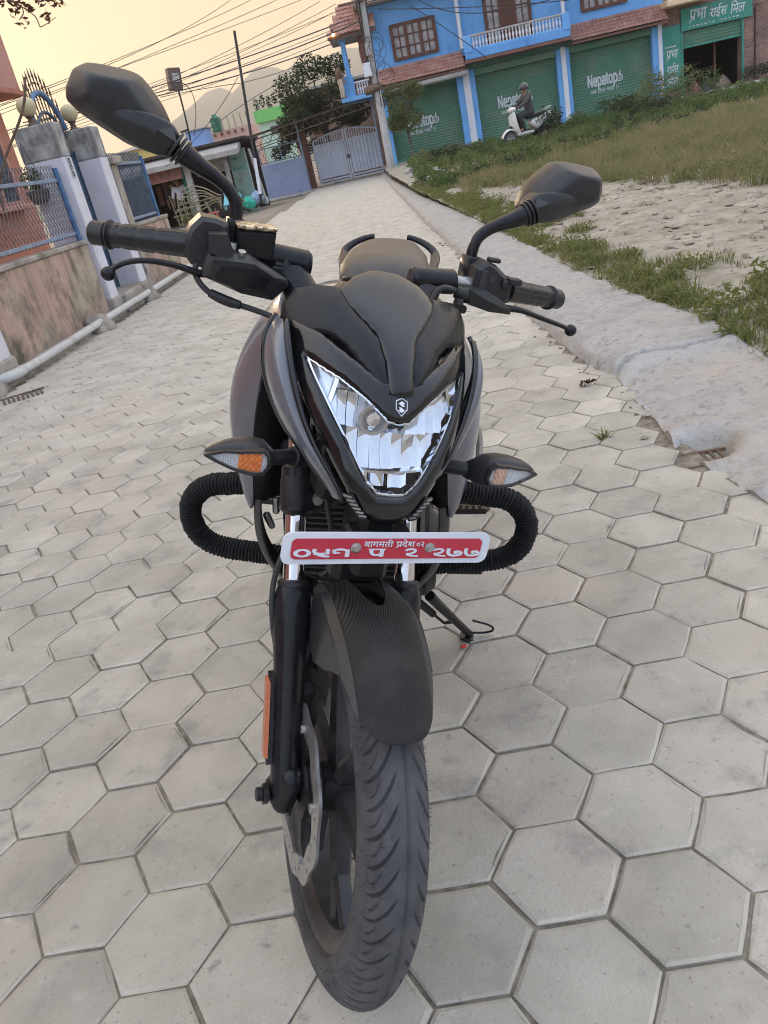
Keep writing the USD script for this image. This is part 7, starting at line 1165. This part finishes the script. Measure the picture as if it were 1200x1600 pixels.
def bag(px_, y, r, c, label, name='rubbish_bag'):
    p = at([px_], 1, y)[0]; rg = abs(hash(px_)) % 7
    t = put('/World', name, xf(blob([((p[0], y, p[2]), r), ((p[0] + r * .5, y, p[2] - r * .3), r * .8), ((p[0], y, p[2] + r * .7), r * .35)], True), lambda v: v + r * 0.55 * (fbm(v * (2.4 / r), 3, rg) - 0.5)[:, None]), mat(f'bag_film_{NAMES.get("/World/" + name, 0)}', c, tuple(min(1, q * 1.3) for q in c), 0.35), smooth=30, label=label, cat='bag' if name == 'rubbish_bag' else 'litter')
bag((388, 316), 29.5, 0.20, (0.32, 0.42, 0.36), 'pale green plastic rubbish bag at the wall foot'); bag((400, 308), 30.2, 0.20, (0.55, 0.54, 0.52), 'white rubbish bag beside the steel pole'); bag((412, 312), 30.6, 0.14, (0.50, 0.50, 0.50), 'smaller white bag at the corner of the blue wall')
bush((-5.3, 30.4, -0.02), 0.4, 0.3, 160, 'small dark weed between the rubbish bags', 'leafdark', 0.05)
bag((622, 262), 33.0, 0.10, (0.02, 0.30, 0.22), 'small bright green bag beside the utility pole', 'plastic_litter')
bag((786, 250), 26.3, 0.16, (0.28, 0.38, 0.52), 'crumpled blue plastic in the weeds below the scooter', 'plastic_litter'); bag((780, 259), 25.9, 0.12, (0.25, 0.40, 0.42), 'crumpled teal plastic in the weeds below the scooter', 'plastic_litter')
M['palewood'] = mat('bleached_wood', (0.40, 0.36, 0.30), (0.55, 0.50, 0.43), 0.85, scale=9.0, bump=0.4)
wq = at([(778, 256), (800, 257), (810, 246), (822, 234), (836, 232), (852, 227)], 1, 26.0); wq[:, 1] += [0, 0.1, 0.2, 0.2, 0.3, 0.5]
t = thing('fallen_branch', 'bleached forked branch lying in the weeds below the scooter', 'branch'); put(t, 'stem', tube(wq, [0.07, 0.08, 0.09, 0.06, 0.05, 0.03], 8, 40), M['palewood'], smooth=True); put(t, 'fork', tube([wq[2], wq[2] + [0.3, 0.1, -0.05], wq[2] + [0.2, 0.1, -0.25]], [0.06, 0.05, 0.03], 8, 16), M['palewood'], smooth=True)
# cement apron and rubble before the shops
def rubble(n, px_, label, seed, r0=0.05, r1=0.16):
    rg = np.random.default_rng(seed); ms = []
    for k in range(n):
        p = at([(px_[0] + rg.normal(0, px_[2]), px_[1] + rg.normal(0, 4))], 2, 0.28)[0]; z = float(in_field(p[0], min(p[1], 35))[0]); r = rg.uniform(r0, r1); ms.append(mv(hull(rg.normal(size=(14, 3)) * r * [1, 1, .6]), (p[0], min(p[1], 34.5), z)))
    put('/World', 'rubble', cat(ms), M['kerb'], label=label, kind='stuff')
rubble(40, (690, 266, 26), 'broken cement rubble near the utility pole', 3)
put('/World', 'cement_path', xf(box((16.3, 34.0, 0.36), (9.5, 2.4, 0.14), 0.03), lambda v: v + 0.08 * (fbm(v * 0.9, 3, 5) - 0.5)[:, None]), M['slab'], kind='structure')
# small litter on the pavers
tn = thing('leaf_scrap', 'dry brown leaf scrap on the pavers near the kerb', 'leaf', (*at([(917, 603)], 2, 0.0)[0][:2], 0.004)); put(tn, 'blade', cat([leaves((0, 0, 0.012), (0.035, 0.02, 0.01), 14, 0.022, gr)]), leafmat('dead_leaf', (0.06, 0.03, 0.018), (0.11, 0.06, 0.035), 0.2))
gw = at([(943, 683)], 2, 0.0)[0]; t = thing('paver_weed', 'little green weed growing in a paver joint', 'weed', (gw[0], gw[1], -0.006)); put(t, 'blade', blades(26, 0.05, 0.02, gr, 0.004, 1.3), M['grass'])
rp = at([(724, 1011)], 2, 0.004)[0]; put('/World', 'red_petal', xf(ball((0, 0, 0), 0.009, 2), lambda v: v * [1, 0.8, 0.35] + rp + 0.0015), mat('red_scrap', (0.52, 0.03, 0.02), (0.60, 0.05, 0.03), 0.6), smooth=True, label='tiny red scrap below the side stand foot', cat='scrap')
put('/World', 'drain_sump', xf(ball((0, 0, 0), 0.085, 2), lambda v: v * [1, 1, 0.12] + [0.875, 2.46, -0.070]), mat('drain_shade_dark', (0.02, 0.018, 0.015), (0.04, 0.034, 0.028), 0.7, scale=20.0), smooth=True, label='dark disc added as painted shade at the bottom of the kerb drain hole', cat='drain')  # near-black disc added to paint the shade missing in the shallow drain hole
t = thing('drain_grate', 'rusty bars in the drain hole of the kerb', 'grate', (0.865, 2.405, -0.010))
for k in range(5): put(t, 'bar', box((-0.056 + k * 0.027, 0.0, 0.0), (0.012, 0.11, 0.008), 0.002), M['rust'])
put(t, 'frame', cat([box((0, 0.055, 0.001), (0.16, 0.012, 0.012)), box((0, -0.055, 0.001), (0.16, 0.012, 0.012))]), M['rust'])

# ---------------------------------------------------------------- people and the scooter
def figure(J, bones, extra=(), pitch=0.02):
    ms = []
    for a, b in bones: ms.append(Manifold.hull_points(np.vstack([np.array(J[k][0]) + _ICO * J[k][1] for k in (a, b)])))
    m = ms[0]
    for q in ms[1:]: m = m + q
    m = m.refine_to_length(pitch); v, f = vf(m); tm = trimesh.Trimesh(v, f, process=False); trimesh.smoothing.filter_taubin(tm, iterations=8); return np.array(tm.vertices), np.array(tm.faces)
M['skin'] = mat('skin', (0.26, 0.15, 0.10), (0.30, 0.18, 0.12), 0.55, scale=9.0); M['hair'] = mat('black_hair', (0.012, 0.011, 0.010), (0.02, 0.018, 0.016), 0.5, scale=30.0)
M['darkcloth'] = mat('dark_grey_cloth', (0.045, 0.043, 0.045), (0.07, 0.066, 0.066), 0.85, scale=14.0, bump=0.3, bscale=60.0); M['blackcloth'] = mat('black_cloth', (0.015, 0.015, 0.017), (0.03, 0.03, 0.032), 0.85, scale=14.0)
M['whitecloth'] = mat('white_cloth', (0.58, 0.58, 0.63), (0.68, 0.68, 0.72), 0.85, scale=9.0); M['cyan'] = mat('cyan_cloth', (0.16, 0.42, 0.50), (0.22, 0.50, 0.58), 0.85, scale=9.0)
def person(label, loc, rz, top, low, J, helmet=None, hair=True, sleeve='forearm'):
    t = thing('person', label, 'person', loc, rz)
    body_ = [('pelvis', 'chest'), ('chest', 'neck'), ('neck', 'head'), ('head', 'chin')] + [(f'{a}_{s}', f'{b}_{s}') for s in 'lr' for a, b in (('hip', 'knee'), ('knee', 'ankle'), ('ankle', 'toe'), ('shoulder', 'elbow'), ('elbow', 'wrist'), ('wrist', 'hand'))] + [(x, f'{y}_{s}') for s in 'lr' for x, y in (('pelvis', 'hip'), ('chest', 'shoulder'))]
    put(t, 'body', figure(J, body_), M['skin'], smooth=True)
    g = lambda k, d: (J[k][0], J[k][1] + d)
    JJ = {k: g(k, 0.018) for k in J}
    put(t, 'shirt', figure(JJ, [('pelvis', 'chest')] + [(f'{a}_{s}', f'{b}_{s}') for s in 'lr' for a, b in (('shoulder', 'elbow'),) + ((('elbow', 'wrist'),) if sleeve == 'wrist' else ())] + [('chest', f'shoulder_{s}') for s in 'lr']), top, smooth=True)
    put(t, 'trousers', figure(JJ, [('pelvis', f'hip_{s}') for s in 'lr'] + [(f'{a}_{s}', f'{b}_{s}') for s in 'lr' for a, b in (('hip', 'knee'), ('knee', 'ankle'))]), low, smooth=True)
    h = np.array(J['head'][0]); fwd = np.array(J['toe_l'][0]) - np.array(J['ankle_l'][0]); fwd[2] = 0; fwd /= np.linalg.norm(fwd); r = J['head'][1]
    put(t, 'nose', blob([(h + fwd * (r + 0.004) + [0, 0, -0.02], 0.012), (h + fwd * r + [0, 0, 0.012], 0.007)]), M['skin'], smooth=True)
    sd = np.cross([0, 0, 1], fwd)
    for q in (-1, 1): put(t, 'eye', ball(h + fwd * (r - 0.004) + sd * 0.032 * q + [0, 0, 0.012], 0.012, 1), M['hair']); put(t, 'ear', blob([(h + sd * (r) * q, 0.014), (h + sd * r * q + [0, 0, -0.03], 0.010)]), M['skin'], smooth=True)
    if helmet: put(t, 'helmet', cat([xf(ball((0, 0, 0), r + 0.055, 3), lambda v: np.where(v[:, 2:] < -0.045, v * [1, 1, 0.2] + [0, 0, -0.04], v) * [1, 1.08, 1] + h + [0, 0, 0.03]), hull([h + fwd * (r + 0.04) + sd * q + [0, 0, 0.03] for q in (-0.08, 0.08)] + [h + fwd * (r + 0.12) + sd * q + [0, 0, 0.015] for q in (-0.05, 0.05)] + [h + fwd * (r + 0.04) + sd * q + [0, 0, 0.05] for q in (-0.08, 0.08)])]), helmet, smooth=40)
    elif hair: put(t, 'hair', xf(ball((0, 0, 0), r + 0.016, 3), lambda v: np.where(v[:, 2:] < -0.015, v * 0.9, v) + h - fwd * 0.014 + [0, 0, 0.018]), M['hair'], smooth=True)
    for s in 'lr':
        w_, e_ = np.array(J[f'hand_{s}'][0]), np.array(J[f'wrist_{s}'][0]); d = (w_ - e_) / np.linalg.norm(w_ - e_); n = np.cross(d, [0.3, 0.2, 1.0]); n /= np.linalg.norm(n)
        put(t, 'finger', cat([tube([w_ + n * o, w_ + n * o + d * 0.035, w_ + n * o * 0.9 + d * 0.06 - np.array([0, 0, 0.012])], [0.010, 0.009, 0.007], 6) for o in (-0.027, -0.009, 0.009, 0.027)] + [tube([w_ - d * 0.03 + n * 0.03, w_ + n * 0.055, w_ + d * 0.02 + n * 0.06], [0.011, 0.010, 0.008], 6)]), M['skin'], kind='stuff')
    return t
def standing(h=1.68, arm=0.06):
    k = h / 1.70; J = dict(pelvis=((0, 0, 0.93), 0.115), chest=((0, 0.01, 1.27), 0.125), neck=((0, 0, 1.45), 0.052), head=((0, -0.015, 1.60), 0.088), chin=((0, -0.045, 1.535), 0.052))
    for s, q in (('l', 1), ('r', -1)):
        J.update({f'hip_{s}': ((q * 0.095, 0, 0.88), 0.088), f'knee_{s}': ((q * 0.105, -0.015, 0.48), 0.058), f'ankle_{s}': ((q * 0.11, 0.01, 0.09), 0.042), f'toe_{s}': ((q * 0.125, -0.14, 0.04), 0.035), f'shoulder_{s}': ((q * 0.185, 0.01, 1.38), 0.062), f'elbow_{s}': ((q * (0.23 + arm), 0.02, 1.09), 0.042), f'wrist_{s}': ((q * (0.24 + arm), -0.06, 0.85), 0.030), f'hand_{s}': ((q * (0.24 + arm), -0.08, 0.78), 0.030)})
    return {a: (tuple(np.array(p) * k), r * k) for a, (p, r) in J.items()}
p = at([(262, 335)], 1, 28.6)[0]
person('person in a white shirt and dark trousers standing in the dark shop doorway', (p[0] + 0.05, 30.9, -0.09), 0.15, M['whitecloth'], M['blackcloth'], standing(1.66))
person('person in dark clothes standing deeper in the shop, left of the white shirt', (p[0] - 0.40, 31.6, -0.09), 0.5, M['darkcloth'], M['blackcloth'], standing(1.60))
person('person with dark hair, brown top and cream lower clothes on the porch balcony', (-1.33, 35.65, 3.13), 2.2, mat('brown_cloth', (0.10, 0.06, 0.045), (0.14, 0.09, 0.065), 0.85), mat('cream_cloth', (0.42, 0.36, 0.28), (0.50, 0.43, 0.34), 0.85), standing(1.22))
Jc = dict(pelvis=((0, 0, 0.42), 0.13), chest=((0, -0.22, 0.78), 0.15), neck=((0, -0.34, 0.92), 0.055), head=((0, -0.44, 0.99), 0.09), chin=((0, -0.49, 0.92), 0.052))
for s, q in (('l', 1), ('r', -1)):
    Jc.update({f'hip_{s}': ((q * 0.11, -0.02, 0.38), 0.095), f'knee_{s}': ((q * 0.16, -0.40, 0.48), 0.062), f'ankle_{s}': ((q * 0.14, -0.26, 0.09), 0.044), f'toe_{s}': ((q * 0.15, -0.42, 0.04), 0.035), f'shoulder_{s}': ((q * 0.19, -0.26, 0.86), 0.065), f'elbow_{s}': ((q * 0.24, -0.46, 0.66), 0.045), f'wrist_{s}': ((q * 0.14, -0.62, 0.52), 0.032), f'hand_{s}': ((q * 0.11, -0.68, 0.48), 0.03)})
p = at([(352, 318)], 1, 27.5)[0]
person('person in a cyan shirt squatting outside the shop with their back to the lane', (p[0], 27.8, -0.08), 2.6, M['cyan'], M['blackcloth'], Jc)
t = put('/World', 'red_stool', cat([box((*at([(334, 338)], 1, 25.5)[0][:1], 25.5, 0.33), (0.36, 0.30, 0.05), 0.015)] + [cyl((at([(334, 338)], 1, 25.5)[0][0] + a, 25.5 + b, -0.08), (at([(334, 338)], 1, 25.5)[0][0] + a * .8, 25.5 + b * .8, 0.32), 0.02, 6) for a in (-0.15, 0.15) for b in (-0.12, 0.12)]), mat('red_plastic', (0.42, 0.05, 0.05), (0.48, 0.07, 0.06), 0.4), label='small red plastic stool near the bamboo fence', cat='stool')
# white scooter with its rider: built along -x (front to the left), then placed and turned
SC0 = at([(826, 222)], 1, 27.6)[0]; scz = float(in_field(SC0[0], 27.6)[0]) + 0.02; SCR = 0.30
SCO = thing('scooter', 'white scooter standing in the weeds before the middle shutter', 'scooter', (SC0[0], 27.6, scz), SCR)
M['cream'] = mat('scooter_white', (0.58, 0.56, 0.52), (0.66, 0.64, 0.60), 0.25, scale=5.0, coat=0.5)
for nm, x in (('front_wheel', -0.62), ('rear_wheel', 0.58)):
    w = put(SCO, nm, mv(lathe([(-0.05, 0.15), (-0.055, 0.20), (-0.03, 0.228), (0.0, 0.235), (0.03, 0.228), (0.055, 0.20), (0.05, 0.15)], 28, 'y', closed=True), (x, 0, 0.235)), M['tyre'], smooth=True); put(w, 'rim', mv(lathe([(-0.04, 0), (-0.045, 0.05), (-0.03, 0.06), (-0.04, 0.14), (-0.05, 0.155), (0.05, 0.155), (0.04, 0.14), (0.03, 0.06), (0.045, 0.05), (0.04, 0)], 24, 'y'), (x, 0, 0.235)), M['steel'], smooth=30)
put(SCO, 'front_fender', patch([[(-0.62 - 0.29 * math.sin(a), y, 0.235 + 0.29 * math.cos(a) - abs(y) * 0.5) for y in (-0.09, 0, 0.09)] for a in np.radians([-70, -30, 10, 50, 75])], 16, 8, 0.01, (0, 0, 1)), M['cream'], smooth=40)
put(SCO, 'leg_shield', patch([[(-0.42, -0.10, 0.98), (-0.46, 0, 0.99), (-0.42, 0.10, 0.98)], [(-0.44, -0.20, 0.80), (-0.52, 0, 0.80), (-0.44, 0.20, 0.80)], [(-0.40, -0.22, 0.55), (-0.50, 0, 0.58), (-0.40, 0.22, 0.55)], [(-0.32, -0.18, 0.32), (-0.36, 0, 0.32), (-0.32, 0.18, 0.32)]], 16, 10, 0.03, (-1, 0, 0)), M['cream'], smooth=40)
put(SCO, 'front_apron', hull([(-0.50, y, z) for y in (-0.06, 0.06) for z in (0.55, 0.95)] + [(-0.58, y, z) for y in (-0.05, 0.05) for z in (0.60, 0.85)] + [(-0.44, y, z) for y in (-0.10, 0.10) for z in (0.5, 0.98)]), M['cream'], smooth=30)
put(SCO, 'floor_board', box((-0.10, 0, 0.31), (0.56, 0.34, 0.09), 0.03), M['cream']); put(SCO, 'floor_mat', box((-0.10, 0, 0.365), (0.50, 0.28, 0.03), 0.01), M['rubber'])
put(SCO, 'rear_body', blob([((0.18, 0.10, 0.55), 0.10), ((0.18, -0.10, 0.55), 0.10), ((0.72, 0.09, 0.68), 0.10), ((0.72, -0.09, 0.68), 0.10), ((0.86, 0, 0.72), 0.07), ((0.30, 0.12, 0.44), 0.08), ((0.30, -0.12, 0.44), 0.08)], True), M['cream'], smooth=40)
put(SCO, 'seat', blob([((0.05, 0, 0.74), 0.07), ((0.06, 0.08, 0.73), 0.06), ((0.06, -0.08, 0.73), 0.06), ((0.62, 0.08, 0.80), 0.05), ((0.62, -0.08, 0.80), 0.05)], True), M['rubber'], smooth=40)
put(SCO, 'engine_case', cat([box((0.48, 0.13, 0.26), (0.50, 0.10, 0.16), 0.04), cyl((0.38, -0.14, 0.26), (0.78, -0.16, 0.34), 0.06, 12, 0.02)]), M['darkcast'])
put(SCO, 'tail_lamp', blob([((0.92, 0.05, 0.70), 0.035), ((0.92, -0.05, 0.70), 0.035)]), mat('red_lamp_plastic', (0.40, 0.03, 0.03), (0.46, 0.04, 0.04), 0.2, coat=0.5), smooth=True); put(SCO, 'grab_handle', tube([(0.60, 0.11, 0.80), (0.80, 0.11, 0.90), (0.90, 0.0, 0.92), (0.80, -0.11, 0.90), (0.60, -0.11, 0.80)], 0.016, 8, 24), M['steel'], smooth=True)
put(SCO, 'head_cover', blob([((-0.46, 0, 1.04), 0.085), ((-0.40, 0.12, 1.05), 0.045), ((-0.40, -0.12, 1.05), 0.045), ((-0.52, 0, 1.02), 0.06)], True), M['cream'], smooth=40); put(SCO, 'headlight', mv(ball((0, 0, 0), 0.062, 2), (-0.545, 0, 1.03)), mat('scooter_lamp', (0.62, 0.50, 0.36), (0.70, 0.58, 0.44), 0.15, coat=0.6), smooth=True)
for q in (-1, 1): put(SCO, 'handle_grip', cyl((-0.38, q * 0.13, 1.06), (-0.30, q * 0.34, 1.05), 0.018, 10), M['rubber']); mr = put(SCO, 'mirror', mv(hull([(0.01, y, z) for y, z in ((-0.07, 0), (0.06, 0.03), (0.07, -0.03), (-0.05, -0.05))] + [(-0.02, y * .7, z * .7) for y, z in ((-0.07, 0), (0.06, 0.03), (0.07, -0.03), (-0.05, -0.05))]), (-0.40, q * 0.30, 1.26)), M['rubber']); put(mr, 'mirror_stem', tube([(-0.37, q * 0.17, 1.07), (-0.39, q * 0.27, 1.18), (-0.40, q * 0.29, 1.25)], 0.007, 6, 12), M['steel'])
put(SCO, 'fork_stem', cyl((-0.62, 0, 0.24), (-0.46, 0, 0.98), 0.035, 10), M['darkcast'])
Jr = dict(pelvis=((0.16, 0, 0.90), 0.13), chest=((0.10, 0, 1.24), 0.135), neck=((0.07, 0, 1.42), 0.052), head=((0.045, 0, 1.56), 0.09), chin=((0.01, 0, 1.49), 0.052))
for s, q in (('l', -1), ('r', 1)):
    Jr.update({f'hip_{s}': ((0.13, q * 0.10, 0.86), 0.095), f'knee_{s}': ((-0.27, q * 0.16, 0.80), 0.065), f'ankle_{s}': ((-0.17, q * 0.14, 0.44), 0.046), f'toe_{s}': ((-0.31, q * 0.15, 0.40), 0.036), f'shoulder_{s}': ((0.09, q * 0.185, 1.35), 0.066), f'elbow_{s}': ((-0.10, q * 0.27, 1.16), 0.045), f'wrist_{s}': ((-0.31, q * 0.27, 1.08), 0.032), f'hand_{s}': ((-0.335, q * 0.265, 1.075), 0.034)})
person('person in dark clothes and a dark helmet sitting on the white scooter', (SC0[0], 27.6, scz), SCR, M['darkcloth'], M['blackcloth'], Jr, helmet=mat('dark_helmet', (0.03, 0.028, 0.03), (0.04, 0.038, 0.04), 0.3, coat=0.4), sleeve='wrist')
